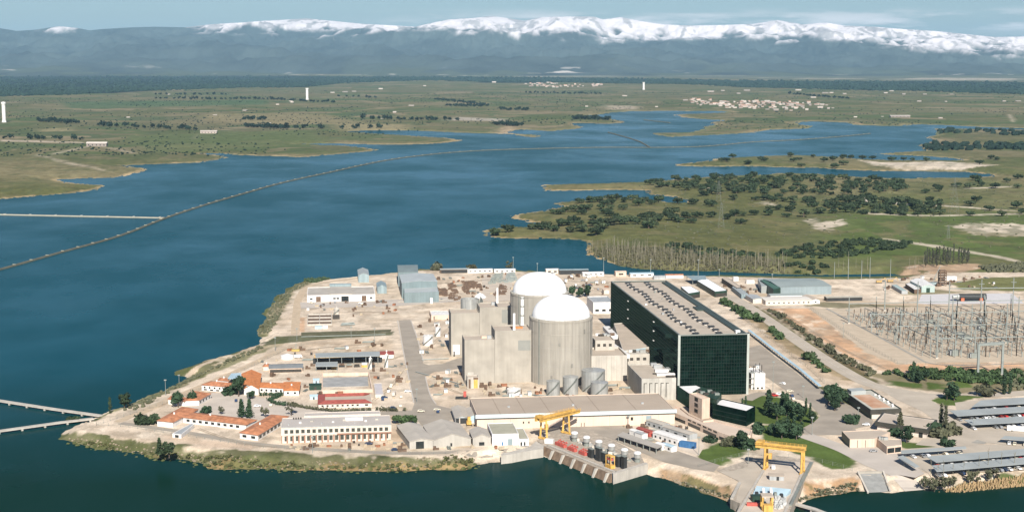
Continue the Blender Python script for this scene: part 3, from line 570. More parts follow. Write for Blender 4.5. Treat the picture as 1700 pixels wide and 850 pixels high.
sheet('road', [(904,712),(960,705),(1040,704),(1062,716),(1115,745),(1150,757),(1195,772),(1185,783),(1150,778),(1100,766),(1040,740),(985,716),(915,722)], asph)
sheet('concrete_yard', [(1040,706),(1120,706),(1150,722),(1170,740),(1160,756),(1110,741),(1064,716)], mat('pale yard concrete', (.54, .455, .36), .95, .1, .1))
ribbon('road', [(1150,468),(1200,489),(1225,499),(1270,528),(1330,570),(1380,603),(1440,636),(1500,653)], 12.5, asph2)
sheet('road', [(1430,628),(1470,642),(1540,653),(1620,655),(1700,648),(1900,640),(1900,656),(1700,657),(1640,659),(1600,656),(1562,656),(1545,664),(1560,674),(1600,684),(1640,700),(1650,712),(1700,706),(1900,700),(1900,742),(1700,742),(1640,735),(1610,740),(1560,742),(1520,738),(1540,722),(1556,700),(1530,682),(1490,664)], asph2)
sheet('road', [(1240,578),(1262,573),(1330,625),(1400,668),(1450,690),(1448,706),(1412,712),(1330,712),(1352,700),(1362,690),(1345,672),(1300,645),(1240,604)], asph); ribbon('road', [(1238,664),(1262,654),(1300,656),(1345,664)], 9, asph)
sheet('road', [(1290,716),(1330,710),(1420,712),(1425,722),(1400,722),(1350,722)], asph)
ribbon('service_road', [(1335,722),(1400,745),(1450,770),(1500,790),(1520,800)], 12, apron); sheet('apron', [(1400,738),(1470,744),(1500,758),(1535,786),(1520,793),(1480,786),(1440,770)], apron)
sheet('parking', [(1585,668),(1640,662),(1900,650),(1900,712),(1700,712),(1650,714),(1590,688)], asph2, .045)
sheet('parking', [(1478,755),(1500,745),(1610,738),(1900,738),(1900,782),(1700,780),(1560,786),(1524,780)], asph2, .045)
sheet('traffic_island', [(1612,735),(1622,730),(1638,734),(1634,737)], gravel)
sheet('concrete_pad', [(1523,505),(1530,489),(1680,487),(1700,504)], padm)
sheet('gravel_yard', [(1345,513),(1800,505),(1900,505),(1900,596),(1490,602),(1440,586)], mat('switchyard gravel', (.44, .36, .265), 1, .1, .15), .03)
sheet('road', [(1215,482),(1345,494),(1440,500),(1560,506),(1560,510),(1430,505),(1340,500),(1225,492)], dirtroad)
# white lane marking dashes on the big road
pl = smooth_line([G(a, b) for a, b in [(1225,499),(1270,528),(1330,570),(1380,603),(1440,636),(1500,653)]], 12); mb = MB(); acc = 0
for i in range(len(pl)-1):
    a, b = Vector(pl[i]), Vector(pl[i+1]); d = (b-a).normalized(); nn = Vector((-d.y, d.x))*.12; k = 0
    while k*9+3 < (b-a).length:
        p, s = a+d*(k*9), a+d*(k*9+4); mb.add([(*(p-nn), .22), (*(s-nn), .22), (*(s+nn), .22), (*(p+nn), .22)], [(0, 1, 2, 3)]); k += 1
structure(mb.build('lane_marking', white))

# ------------------------------------------------------------------ reactors
def reactor(cx_px, base_px, ring_py, apex_py, r, label, Y=None):
    if Y is None: X, Y0 = G(cx_px, base_px); Y = Y0+r
    z0 = zat(Y, ring_py); za = zat(Y, apex_py); zc = Y*cp-(z0-H)*sp; X = (cx_px-850)/FP*zc
    root = thing('reactor_building', label, 'reactor', (X, Y, 0)); rd = r*.925
    mb = MB(); mb.rev(X, Y, [(r, -.5), (r, z0-.05), (r, z0+.6), (rd, z0+.75)], 72); mb.build('containment_wall', conc2, root, smooth=False)
    for p in root.children: 
        for f in p.data.polygons: f.use_smooth = abs(f.normal.z) < .1
    hgt_ = za-z0-.6; prof_ = [(rd*math.cos(t*math.pi/2/18)**.92, z0+.6+hgt_*math.sin(t*math.pi/2/18)) for t in range(18)]+[(.05, za)]
    mb = MB(); mb.rev(X, Y, prof_, 72); mb.build('dome', domew, root, smooth=True)
    mb = MB()
    for k in range(26):
        a = 2*math.pi*k/26; mb.beam((X+(r+.04)*math.cos(a), Y+(r+.04)*math.sin(a), 0), (X+(r+.04)*math.cos(a), Y+(r+.04)*math.sin(a), z0-.4), .32, .16, (math.cos(a), math.sin(a), 0))
    mb.build('rib', mat('joint concrete', (.34, .315, .275), .9, .1, .2, .2), root)
    mb = MB(); mb.rev(X, Y, [(r+.12, z0-9), (r+.12, z0-8.6)], 72, False); mb.rev(X, Y, [(r+.25, z0-.9), (r+.25, z0+.2)], 72, False); mb.build('band', conc, root)
    for zz in (z0*.30, z0*.58): mb = MB(); mb.rev(X, Y, [(r+.05, zz), (r+.05, zz+.3)], 72, False); mb.build('pour_joint', mat('joint concrete', (0, 0, 0)), root)
    for k in range(5): a = -1.9+.35*k+.1*math.sin(k*5); zz = z0*(.12+.17*((k*3) % 5)); mb = MB(); c = (X+(r+.1)*math.cos(a), Y+(r+.1)*math.sin(a)); mb.beam((*c, zz), (*c, zz+1.6+.4*k), 1.2, .5, (math.cos(a), math.sin(a), 0)); mb.build('wall_plate', mat('dark wall plate', (.20, .19, .165), .8), root)
    a = -2.35; mb = MB(); c = (X+(r+.3)*math.cos(a), Y+(r+.3)*math.sin(a)); mb.beam((*c, 0), (*c, z0+1), .55, .4, (math.cos(a), math.sin(a), 0)); mb.build('ladder', steeld, root)
    for k in range(20): a = math.pi*(1+k/19); mb = MB(); c = (X+(r-.3)*math.cos(a), Y+(r-.3)*math.sin(a)); mb.beam((*c, z0+.5), (*c, z0+1.8), .16); mb.build('rail_post', steel, root)
    return X, Y, z0, za, r
RX = reactor(931.5, 641, 526, 489.6, 21.6, 'nearer white domed containment tower with the large concrete wall on its left')
R2 = reactor(896, 0, 485.5, 452, 21.4, 'farther white domed containment tower half hidden behind the nearer dome', Y=RX[1]*1.068)
# vent stacks
def stack(px, ytop, ybot, r, Y, label, bands=True):
    z1, z0 = zat(Y, ytop), zat(Y, ybot); X = (px-850)/FP*(Y*cp-(z0-H)*sp); root = thing('vent_stack', label, 'chimney', (X, Y, z0))
    mb = MB(); mb.rev(X, Y, [(r*1.15, z0), (r, z0+2), (r*.92, z1)], 16); mb.build('shaft', white, root)
    if bands:
        for f in (.36, .68, .97): mb = MB(); zz = z0+(z1-z0)*f; mb.rev(X, Y, [(r*1.25, zz-.4), (r*1.25, zz+.2)], 16); mb.build('platform', steeld, root)
        mb = MB(); mb.beam((X-r*1.3, Y, z0), (X-r*1.3, Y, z0+(z1-z0)*.3), .5); mb.build('ladder', steeld, root)
stack(867, 493, 540, 1.25, RX[1]+12, 'tall white banded vent stack in front of the farther containment tower')
stack(853.5, 520, 548, .95, RX[1]-8, 'short plain white vent stack left of the nearer dome', False)
stack(825.6, 478, 503, 1.0, RX[1]+90, 'white vent stack standing alone left of the farther dome', False)
# auxiliary concrete blocks
q, h = bl(771.5, 637, 821.3, 564.5, 556); r1 = flat('auxiliary_building', 'bare concrete block with a low sandy roof left of the nearer containment tower', 'building', (q, h), conc, roofbeige, .8)
rbox(r1, 'roof_unit', 805, 561, h-.8, 5, 3, 1.6, beige); rbox(r1, 'roof_unit', 812, 562, h-.8, 3, 2.4, 2.2, greyme); on(r1, 'panel', edge(q, 0), .1, .3, 1, 8, conc3); on(r1, 'door', edge(q, 0), .4, .47, 0, 4, darkm)
q2, h2 = bl(821.6, 635.6, 882, 549, 539.5); r2 = flat('auxiliary_building', 'taller bare concrete block touching the nearer containment tower', 'building', (q2, h2), conc, roofbeige, .8)
on(r2, 'panel', edge(q2, 0), t_px(edge(q2, 0), 860, h2-8), .98, h2-14, h2-7, mat('grey patch concrete', (.24, .24, .215), .9, .1, .2)); rbox(r2, 'roof_unit', 858, 545, h2-.8, 8, 2, 1.2, tileor2)
q, h = bl(749, 592, 796.4, 520, 512.5); r3 = flat('auxiliary_building', 'far concrete block with a sandy roof carrying a round open tank', 'building', (q, h), conc, roofbeige, .8)
on(r3, 'door', edge(q, 0), .08, .13, 0, 4, darkm); on(r3, 'panel', edge(q, 0), .06, .3, 1.5, 9, white)
C1H = h; C1Q = q
q, h = bl(796.7, 591, 852, 510.5, 502); r4 = flat('auxiliary_building', 'far concrete block against the farther containment tower', 'building', (q, h), conc, roofbeige, .8)
on(r4, 'panel', edge(q, 0), t_px(edge(q, 0), 833, h-6), .96, h-12, h-2, mat('grey patch concrete', (.24, .24, .215), .9, .1, .2)); rbox(r4, 'roof_unit', 820, 506, h-.8, 4, 3, 2, greyme)
# open round tank on the far block
X, Y = G(780, 512, C1H-1); root = thing('open_tank', 'grey open topped round tank behind the sandy roof of the far concrete block', 'tank', (X, Y, C1H-1))
mb = MB(); mb.rev(X, Y, [(7, C1H-1), (7, C1H+6.5), (6.6, C1H+6.5), (6.6, C1H+3)], 32, False); mb.build('shell', silver, root); mb = MB(); mb.rev(X, Y, [(6.6, C1H+2.6), (6.6, C1H+3), (.1, C1H+3.2)], 32); mb.build('floor', conc3, root)
mb = MB(); mb.beam((X+7.2, Y-2, C1H-.8), (X+9, Y+4, C1H+6), .5, 7, (0, 0, 1)); mb.build('screen_wall', steeld, root)
# service huts at the foot of the concrete wall
qh = bl(776, 645, 795, 626, 622); r = flat('entrance_block', 'small concrete stair block with red and yellow doors at the foot of the concrete wall', 'building', qh, conc3, roofbeige)
on(r, 'door', edge(qh[0], 0), .55, .9, .2, 6, yellow); on(r, 'door', edge(qh[0], 0), .1, .28, .2, 6.5, brownm); on(r, 'panel', edge(qh[0], 0), .52, .95, 6.2, 7.6, brownm)

# ------------------------------------------------------------------ turbine hall
q, h = bl(1127, 657, 1239.5, 556.3, 467); TQ = q; TH = h
root = start('turbine_hall', 'long dark green glass hall with a pale flat roof beside the white domes', 'hall', q)
root_TH = root; mb = MB(); mb.ring(q, .6, -.3, h, h-1.2); mb.build('glass_wall', dglass, root)
mb = MB(); mb.prism(inset(q, .5), h-1.6, h-1.0); mb.build('roof', rooftop, root)
A, B, C_, D_ = [Vector(p) for p in q]; ux = (B-A).normalized(); uy = (D_-A).normalized(); W_ = (B-A).length; L_ = (D_-A).length
mb = MB(); mb.ring(inset(q, -.1), .9, h-.5, h+.15, h-.5); mb.build('parapet', mat('parapet metal', (.20, .215, .19), .6, .1, .3), root)
mb = MB()
nx, nz_ = 26, 17
for i in range(nx+1): p = A+ux*(W_*i/nx)-uy*.12; mb.beam((*p, 0), (*p, h-.5), .14, .2)
for k in range(1, nz_+1): z = (h-.6)*k/nz_; a, b = A-uy*.12, B-uy*.12; mb.beam((*a, z), (*b, z), .2, .22)
ny = 66
for i in range(ny+1): p = A+uy*(L_*i/ny)-ux*.1; mb.beam((*p, 0), (*p, h-.5), .12, .12)
for k in range(1, nz_+1): z = (h-.6)*k/nz_; a, b = A-ux*.1, D_-ux*.1; mb.beam((*a, z), (*b, z), .12, .12)
for i in range(ny+1): p = B+uy*(L_*i/ny)+ux*.1; mb.beam((*p, 0), (*p, h-.5), .12, .12)
mb.build('mullion', mull, root)
for p in (A, B): m_ = MB(); m_.beam((*(p-uy*.1-ux*(.3 if p is A else -.3)), 0), (*(p-uy*.1-ux*(.3 if p is A else -.3)), h+.1), 1.5, 1.2); m_.build('corner_post', mat('pale corner metal', (.36, .38, .34), .6, .08, .3), root)
dk = mat('dark roof edge sheet', (.045, .06, .05), .6, .15, .2)
mb = MB(); a = A+ux*(W_-5.5); e = [tuple(a+uy*2), tuple(B-ux*.6+uy*2), tuple(B-ux*.6+uy*(L_-8)), tuple(a+uy*(L_-8))]; mb.prism(e, h-1, h-.1); mb.build('edge_gutter', dk, root)
mb = MB(); a = A+ux*(W_-10)+uy*L_*.40; e = [tuple(a), tuple(a+ux*5), tuple(a+ux*5+uy*14), tuple(a+uy*14)]; mb.prism(e, h-1, h+.1); mb.build('edge_gutter', dk, root)
for i in range(20):
    for fx_ in (.26, .60):
        p = A+ux*(W_*fx_+1.2*math.sin(i))+uy*(5+(L_-14)*(i/19.)); v_ = MB(); c = Vector((p.x, p.y))
        v_.k = 0; v_.prism([tuple(c-ux*.9-uy*1.0), tuple(c+ux*.9-uy*1.0), tuple(c+ux*.9+uy*1.0), tuple(c-ux*.9+uy*1.0)], h-1, h-.1)
        v_.k = 1; v_.prism([tuple(c-ux*2.1-uy*1.9), tuple(c+ux*2.1-uy*1.9), tuple(c+ux*2.1+uy*1.9), tuple(c-ux*2.1+uy*1.9)], h-.1, h+.45, True); v_.build('roof_vent', [white, blackm], root)
for f in (.32, .70):
    for z in (h*.55, h*.72, h*.88):
        p = A+uy*(L_*f)-ux*.9; v_ = MB(); v_.prism([tuple(p-uy*1.3), tuple(p+ux*.9-uy*1.3), tuple(p+ux*.9+uy*1.3), tuple(p+uy*1.3)], z, z+.5, True); v_.build('ledge', white, root)
for k in range(1, 9): mb = MB(); p, s = A+uy*(L_*k/9)+ux*1, A+uy*(L_*k/9)+ux*(W_-6); mb.beam((*p, h-.96), (*s, h-.96), .5, .1); mb.build('roof_seam', mat('seam felt', (.30, .26, .21), .95), root)
v_ = MB(); p = A+ux*(W_*.86)+uy*6; v_.prism([tuple(p), tuple(p+ux*3), tuple(p+ux*3+uy*3), tuple(p+uy*3)], h-1, h+1.2); v_.build('roof_hatch', white, root)
# turbine annex with the beige roof, and what stands between it and the nearer tower
qh = rq(15, (1034,582), (1084,574.5), (1036,535.5), (1019,536.5)); r = flat('turbine_annex', 'long low annex with a beige roof against the dark glass hall', 'building', qh, conc3, roofbeige, .5)
e = edge(qh[0], 0); on(r, 'fascia', e, .02, .75, 12.6, 14.6, lblue, .15); on(r, 'fascia', e, .76, 1., 12.6, 14.8, conc3, .15)
for k in range(12):
    mb = MB(); a, b = Vector(qh[0][1]), Vector(qh[0][2]); p = a+(b-a)*((k+.4)/12); mb.beam((*p, 15), (p.x+1.5, p.y+.5, 16.4+.6*math.sin(k)), 1.2, 1.0); mb.build('roof_duct', white, r)
qh = bl(972, 633, 1041, 591, 577); r = flat('fuel_building', 'pale concrete block behind the grey tanks right of the nearer tower', 'building', qh, conc3, roofbeige, 1.2)
mb = MB(); a, b = Vector(qh[0][0]), Vector(qh[0][1])
for k in range(1, 8): p = a+(b-a)*(k/8); mb.beam((p.x, p.y-.05, 0), (p.x, p.y-.05, qh[1]-.4), .25, .12)
mb.build('joint', conc, r)
qh = bl(1065, 665, 1122, 628.5, 604.5); r = flat('electrical_building', 'grey concrete block with tall grooved panels and machines on its roof', 'building', qh, mat('board marked concrete', (.40, .38, .335), .9, .12, .2, .2), rooftop, .6)
for t_ in (.06, .22, .38, .55, .70): on(r, 'groove', edge(qh[0], 0), t_, t_+.022, 2, qh[1]-3, darkm); on(r, 'groove', edge(qh[0], 0), t_, t_+.09, qh[1]-3.4, qh[1]-3, darkm)
for i, (a, b, w1, d1, h1, m_) in enumerate(((1098, 617, 9, 4, 1.8, white), (1105, 623, 12, 3, 1.4, white), (1092, 611, 6, 2, 2.4, greyme), (1113, 626, 6, 2, 1.2, darkm), (1096, 621, 10, 1, .9, darkm), (1109, 613, 2, 6, 1.1, silver), (1085, 607, 4, 3, 2, greyme))): rbox(r, 'roof_unit', a, b, qh[1]-.6, w1, d1, h1, m_)
# pipe gallery
for i, (pts, zt, wd, nm, lb) in enumerate(((((1000,560),(1040,588)), 15.5, 5, 'pipe_gallery', 'slanting white enclosed gallery between the nearer tower and the beige roofed annex'), (((1006,541),(1020,556)), 19, 5, 'pipe_gallery', 'short white gallery high behind the slanting gallery'))):
    a, b = G(*pts[0], zt), G(*pts[1], zt); r = thing(nm, lb, 'gallery', (*a, 0)); mb = MB(); mb.beam((*a, zt-1.6), (*b, zt-1.6), wd, 3); mb.build('casing', white, r); 
    for t_ in (.15, .5, .85): mb = MB(); p = Vector(a)+(Vector(b)-Vector(a))*t_; mb.beam((*p, -.2), (*p, zt-3), 1.2); mb.build('leg', conc3, r)
    mb = MB(); p = Vector(b)*.35+Vector(a)*.65; mb.beam((p.x, p.y, zt-.1), (p.x+3.4, p.y+3, zt+.2), 1.2, .9); mb.build('hood', darkm, r)
for i, (a, b, yt, yb, lb) in enumerate(((988, 1020, 565, 555, 'concrete service block beside the nearer tower below the white gallery'), (1042, 1078, 588, 582, 'low pale equipment block between the annex and the grooved building'), (985, 1008, 578, 572, 'narrow concrete block hugging the right side of the nearer tower'))):
    qh = bl(a, (620, 622, 616)[i], b, yt, yb); r = flat('service_block', lb, 'building', qh, conc3, (rooftop, conc3, roofbeige)[i], .7); e = edge(qh[0], 0)
    for k in range(5): rbox(r, 'roof_unit', a+(b-a)*(.12+.19*k), yb+2+(k % 2), qh[1]-.7, 2.2+R_()*2, 1.6, .8+R_()*1.4, (white, darkm, greyme, silver, brownm)[k])
    for k in range(3): on(r, 'vent', e, .1+.3*k, .25+.3*k, qh[1]-4.5, qh[1]-2.5, darkm)
for k in range(3):
    a, b = ((1046, 596), (1050, 601), (1048, 606))[k]; r = tag(rbox(None, 'pipe_rack', a+16, b, 0, 26, 1.6, 12-k*1.2, (conc3, white, greyme)[k]), ('pale beam like pipe rack nearest the annex', 'white pipe rack in front of the pale rack', 'grey pipe rack nearest the grooved building')[k], 'pipe rack')
# white long building behind the tower
qh = bl(985, 521, 1020, 502, 492); r = flat('switchgear_building', 'long white building with a grey roof between the domes and the dark glass hall', 'building', qh, white, greyme, .5); windows(r, edge(qh[0], 0), 3, 2, 4)
# grey tanks
def tank(px, pb, wpx, ytop, label, m=silver, cone=.12, name='storage_tank'):
    X, Y0 = G(px, pb); zc = Y0*cp+H*sp; r_ = wpx/2*zc/FP; Y = Y0+r_; X = X*(Y/Y0); h_ = zat(Y, ytop); t_ = thing(name, label, 'tank', (X, Y, 0))
    mb = MB(); mb.rev(X, Y, [(r_, -.3), (r_, h_)], 36, False); mb.build('shell', m, t_, smooth=True)
    mb = MB(); mb.rev(X, Y, [(r_+.1, h_-.25), (r_+.1, h_+.1), (.1, h_+r_*cone)], 36); mb.build('roof', m, t_)
    mb = MB(); mb.tube((X, Y, h_+r_*cone-.2), (X, Y, h_+r_*cone+.9), .35, 8); mb.build('vent', m, t_)
    mb = MB()
    for k in range(24): a = k/24*1.9-2.6; z = h_*k/24; mb.beam((X+(r_+.1)*math.cos(a), Y+(r_+.1)*math.sin(a), z), (X+(r_+1)*math.cos(a), Y+(r_+1)*math.sin(a), z), .9, .2)
    mb.build('stair', steeld, t_)
    mb = MB(); mb.rev(X, Y, [(r_+.03, h_+.1), (r_+.03, h_+1.1)], 36, False); 
    return t_
tank(918.3, 657, 22.5, 632, 'smallest grey round tank, leftmost of the four by the nearer tower'); tank(947, 656, 26, 625, 'upright grey round tank, second from left by the nearer tower'); tank(984.8, 652, 39.5, 614, 'widest grey round tank by the nearer tower'); tank(995, 662, 29, 634, 'grey round tank in front of the widest tank')
tank(853, 657, 23, 645, 'squat white round tank behind the long beige hall', white)
tank(711, 574, 17, 557, 'bright white tank, nearer of the two beside the grey road', white, .05); tank(727, 559, 9, 543.5, 'small white tank behind the bright white tank', white, .1)
qh = bl(716, 531, 748, 523.5, 515.5); r = flat('pump_house', 'white flat roofed pump house left of the far concrete block', 'building', qh, beige, white, .4); on(r, 'door', edge(qh[0], 0), .12, .17, 0, 3, darkm)
for k in range(3): rbox(r, 'roof_unit', 723+k*7, 519, qh[1]-.4, 2.2, 1, .9, greyme)

# ------------------------------------------------------------------ long beige hall in front
q, h = bl(792, 713, 1120, 689, 660.5); e = edge(q, 0)
r = flat('workshop_hall', 'long beige hall with a pale blue roof edge in front of the reactors', 'hall', (q, h), mat('warm cladding', (.60, .475, .375), .8, .06, .15, .06), mat('tan roof sheet', (.36, .295, .23), .9, .08, .05), .3, .3)
m_ = mat('pale blue fascia', (.52, .58, .57), .6, .06, .1); on(r, 'fascia', e, -.008, 1.008, h-1.9, h+.25, m_, .7, .9); on(r, 'gutter', e, -.006, 1.006, h-2.5, h-1.95, darkm, .5, .45)
for k in range(1, 12): on(r, 'joint', e, k/12-.0008, k/12+.0008, 0, h-2.6, mat('joint sheet', (.40, .32, .26)), .03, .06)  # joint strips in a darker tone than the cladding
for px, w_, z1, m2 in ((1077, 9, 5.6, bluegrey), (1090, 7, 3.2, white), (869, 2.2, 4.2, winm), (878, 2.2, 4.2, winm), (1049, 4, 5, winm), (965, 1, 2.4, darkm), (970, 1, 2.4, darkm)):
    t_ = t_px(e, px, 2); w1 = w_/330/2*1.0; on(r, 'window' if m2 is winm else 'door', e, t_-w1, t_+w1, 0 if m2 is not winm else 3, z1, m2)
A, B, C_, D_ = [Vector(p) for p in q]
for t_ in (.12, .245, .37, .52, .62, .81): mb = MB(); p, s = A+(B-A)*t_, D_+(C_-D_)*(t_-.004); mb.beam((*p, h-.26), (*s, h-.26), .35, .12); mb.build('roof_seam', mat('seam sheet', (.27, .215, .165), .9), r)
for t_, k in ((.17, 3), (.5, 4), (.86, 5)): p = A+(B-A)*t_+(D_-A)*.4; v_ = MB(); v_.prism([tuple(p), (p.x+1.5, p.y), (p.x+1.5, p.y+1.2), (p.x, p.y+1.2)], h-.3, h+.7); v_.build('roof_vent', greyme, r)

rz_ = random.Random(9); ux = (Vector(TQ[1])-Vector(TQ[0])); W_ = ux.length; ux.normalize(); uy = (Vector(TQ[3])-Vector(TQ[0])); L_ = uy.length; uy.normalize()
for k in range(7):
    p = TQ[0]; c = Vector(TQ[0])+ux*(W_*rz_.uniform(.08, .8))+uy*(L_*rz_.uniform(.1, .95)); v_ = MB(); w1 = rz_.uniform(.7, 2); v_.prism([tuple(c), tuple(c+ux*w1), tuple(c+ux*w1+uy*w1*1.4), tuple(c+uy*w1*1.4)], TH-1.05, TH-1+rz_.uniform(.6, 1.6)); v_.build('roof_unit', (greyme, white, steeld)[k % 3], root_TH)
# ------------------------------------------------------------------ left part of the plant
q, h = bl(467, 735.5, 650, 709, 693.5); e = edge(q, 0)
r = flat('office_block', 'long two storey office with a pale roof and a colonnade along the front shore', 'office', (q, h), pinkw, mat('pale roof sheet', (.42, .38, .34), .7, .07, .08), .3, .3)
dw = mat('lit tone window', (.055, .06, .05), .3, .4, .4, spec=.4); windows(r, e, 19, h*.60, h*.82, .6, dw); windows(r, e, 19, h*.12, h*.42, .6, dw)  # glass colour lightened to carry the partial light on the windows
on(r, 'ledge', e, .505, 1, h*.46, h*.52, brick, .9, 1.0); on(r, 'ledge', e, 0, .505, h*.47, h*.53, pinkw, .25, .4)
for k in range(20): on(r, 'pillar', e, max(.001, k/19-.005), min(.999, k/19+.008), 0, h*.46, brick, .5, .5)
A, B, C_, D_ = [Vector(p) for p in q]; v_ = MB(); p = A+(B-A)*.58+(D_-A)*.55; v_.prism([tuple(p), tuple(p+(B-A)*.165), tuple(p+(B-A)*.165+(D_-A)*.18), tuple(p+(D_-A)*.18)], h-.3, h+1.2); v_.build('skylight', white, r)
for k in range(4): p = A+(B-A)*(.1+.022*k)+(D_-A)*.85; v_ = MB(); v_.prism([tuple(p), (p.x+.8, p.y), (p.x+.8, p.y+.8), (p.x, p.y+.8)], h-.3, h+.7); v_.build('roof_vent', darkm, r)
for k in range(9): p = A+(B-A)*(.06+.1*k)+(D_-A)*(.25+.3*((k*7) % 3)/2); v_ = MB(); w1 = .8+.5*(k % 3); v_.prism([tuple(p), (p.x+w1, p.y), (p.x+w1, p.y+w1), (p.x, p.y+w1)], h-.35, h+.35+.25*(k % 2)); v_.build('roof_unit', (greyme, white, conc3)[k % 3], r)
on(r, 'gutter', e, 0, 1, h-.25, h+.05, greyme, .25, .3)
qh = bl(505, 699, 632, 690, 684.5); flat('rear_wing', 'low pale wing right behind the long two storey office', 'building', qh, pinkw, mat('pale roof sheet', (0, 0, 0)), .3)
# red roofed U-shaped office
q1, h1 = rq(3.4, (261,698), (287,700.5), (329,679), (303,675)); r = start('tiled_office', 'U-shaped white office with three red tiled wings at the tip of the plant shore', 'office', [G(350, 705)])
a = hip(r, (q1, h1), white, tileor, 1.5); b = hip(r, rq(3.35, (304,692.5), (408,705), (426,696.5), (322,684.5)), white, tileor, 1.3); c = hip(r, rq(3.45, (398,717.7), (428,722), (479,690.5), (451,688)), white, tileor, 1.6)
CEN[r.name] = Vector(G(350, 690)); e = (G(304, 692.5, 3.35), G(408, 705, 3.35)); CEN[r.name] = Vector(e[0])+Vector((5, 30)); windows(r, e, 9, 1, 2.5, .5, winm, .03, .92)
e = (G(398, 717.7, 3.45), G(428, 722, 3.45)); windows(r, e, 2, 1, 2.5, .45); e = (G(428, 722, 3.45), G(479, 690.5, 3.45)); CEN[r.name] = Vector(G(440, 700)); windows(r, e, 8, .9, 2.6, .6)
qh = rq(2.4, (286,719), (301,721), (322,704), (318,702)); r = flat('porch', 'low white porch pointing at the shore in front of the U-shaped tiled office', 'porch', qh, white, greyme, .2); on(r, 'opening', edge(qh[0], 0), .3, .7, .2, 1.8, winm)
q, h = bl(335, 648, 378, 638.5, 632.5, 651.5); r = start('tiled_house', 'small two storey white house with a red tiled roof', 'house', q); hip(r, (q, h), white, tileor, 1.5); e = edge(q, 0); windows(r, e, 5, h*.45, h*.75, .35); windows(r, e, 4, .4, h*.33, .5)
r = start('tiled_house', 'white house in two wings under red tiles with two trees at its front', 'house', [G(320, 664)]); qa = rq(3.5, (305,665), (330,664), (350,653), (323,649)); hip(r, qa, white, tileor, 1.4); hip(r, rq(3.3, (279,662), (306,666), (311,660), (285,657)), white, tileor, 1.0)
CEN[r.name] = Vector(G(322, 656)); windows(r, edge(qa[0], 1), 4, 1, 2.4, .35)
r = start('tiled_office', 'big bright orange tiled building with a steep main roof and a long low wing', 'building', [G(430, 642)])
q, h = rq(4.2, (405,645), (429,645), (433,620), (402,620)); gable('', '', '', (q, h), white, tileor2, 2.6, 'y', .6, r=r)
hip(r, rq(3.5, (429.5,642.5), (471,644.5), (471,635.5), (432,634.5)), white, tileor2, 1.1); qa = rq(3.4, (471.5,648), (496,648), (498,634), (472,634)); hip(r, qa, white, tileor2, 1.2)
CEN[r.name] = Vector(G(450, 630)); windows(r, (G(429.5,642.5,3.5), G(471,644.5,3.5)), 5, 1, 2.4, .4); windows(r, edge(qa[0], 0), 2, 1, 2.4, .3)
# light blue pavilion
def canopy(name, label, cat, qh, roof, nx=4, ny=2, th=.3, post=steeld, pr=.2, group=None):
    q, h = qh; r = start(name, label, cat, q, group); mb = MB(); mb.prism(q, h-th, h, True); mb.build('roof', roof, r); A, B, C_, D_ = [Vector(p) for p in q]
    for i in range(nx):
        for j in range(ny):
            u, v = .03+.94*i/max(nx-1, 1), .06+.88*j/max(ny-1, 1); p = A+(B-A)*u+(D_-A+(C_-B-D_+A)*u)*v; m_ = MB(); m_.beam((*p, -.2), (*p, h-th), pr*2); m_.build('post', post, r)
    return r
canopy('pavilion', 'light blue canopy beside the steep orange roof', 'canopy', rq(4.2, (378,628), (401,629), (400,618.5), (384,619.5)), lblue, 3, 2)
r = start('tiled_shed', 'small red tiled shed left of the light blue canopy', 'shed', [G(372, 631)]); hip(r, rq(2.6, (362,631), (379,632.5), (380,628), (366,627)), white, tileor, 1)
r = start('tiled_shed', 'tiny pink house with an orange roof beside the long grey shed', 'shed', [G(442, 611)]); hip(r, rq(3, (437,608), (447,608), (447,604.5), (440,604)), pinkw, tileor, 1.1)
q, h = bl(447, 619, 502, 611.5, 605); r = gable('store_shed', 'long low grey shed with a dark open front', 'shed', (q, h), beige, mat('dull grey roof sheet', (.19, .20, .20), .7, .12, .2), .8); on(r, 'opening', edge(q, 0), .02, .98, .2, h-.9, darkm)  # dark panel on the wall stands in for shade behind the open front
canopy('store_canopy', 'long blue grey canopy over the pipe racks by the grey road', 'canopy', rq(6.6, (523.6,593), (630.6,590.5), (630.6,583), (523.6,586)), carport, 6, 2, .35, steel)
canopy('store_canopy', 'lower blue grey canopy in front of the long canopy', 'canopy', rq(3.6, (523.6,608), (560.7,607.6), (560.7,600), (524.5,601)), carport, 3, 2, .3, steel)
for i in range(8):      # racks under the canopies
    x_ = 530+i*12.5; qq = oquad(x_, 612 if i < 3 else 609.5, 4.4, 2.2); h_ = 1.6+R_()*1.6; r = start('storage_rack', 'brown storage rack in the row under the long blue grey canopy', 'rack', qq, 'storage racks under the canopies'); mb = MB(); mb.prism(qq, 0, h_*.45, True); mb.build('load', (brownm, darkm, yellow, blackm)[i % 4], r)
    mb = MB(); mb.prism(inset(qq, .4), h_*.5, h_, True); mb.build('load', (steeld, brownm, white, darkm)[(i*3) % 4], r)
    for p in qq: m_ = MB(); m_.beam((*p, 0), (*p, h_+.3), .18); m_.build('post', steeld, r)
qq = oquad(577, 603, 50, 4); r = start('stock_pile', 'dark stacked stock filling the back of the long canopy', 'stack', qq); mb = MB()
for k in range(10): A, B = Vector(qq[0]), Vector(qq[1]); d = (B-A)/10; p = A+d*k; mb.prism([tuple(p), tuple(p+d*.97), tuple(p+d*.97+Vector((0, 4))), tuple(p+Vector((0, 4)))], 0, 2.6+1.3*R_())
mb.build('load', blackm, r)
qq = oquad(577, 596, 49, 3); r = start('stock_pile', 'ochre stacked crates behind the dark stock under the long canopy', 'stack', qq); mb = MB()
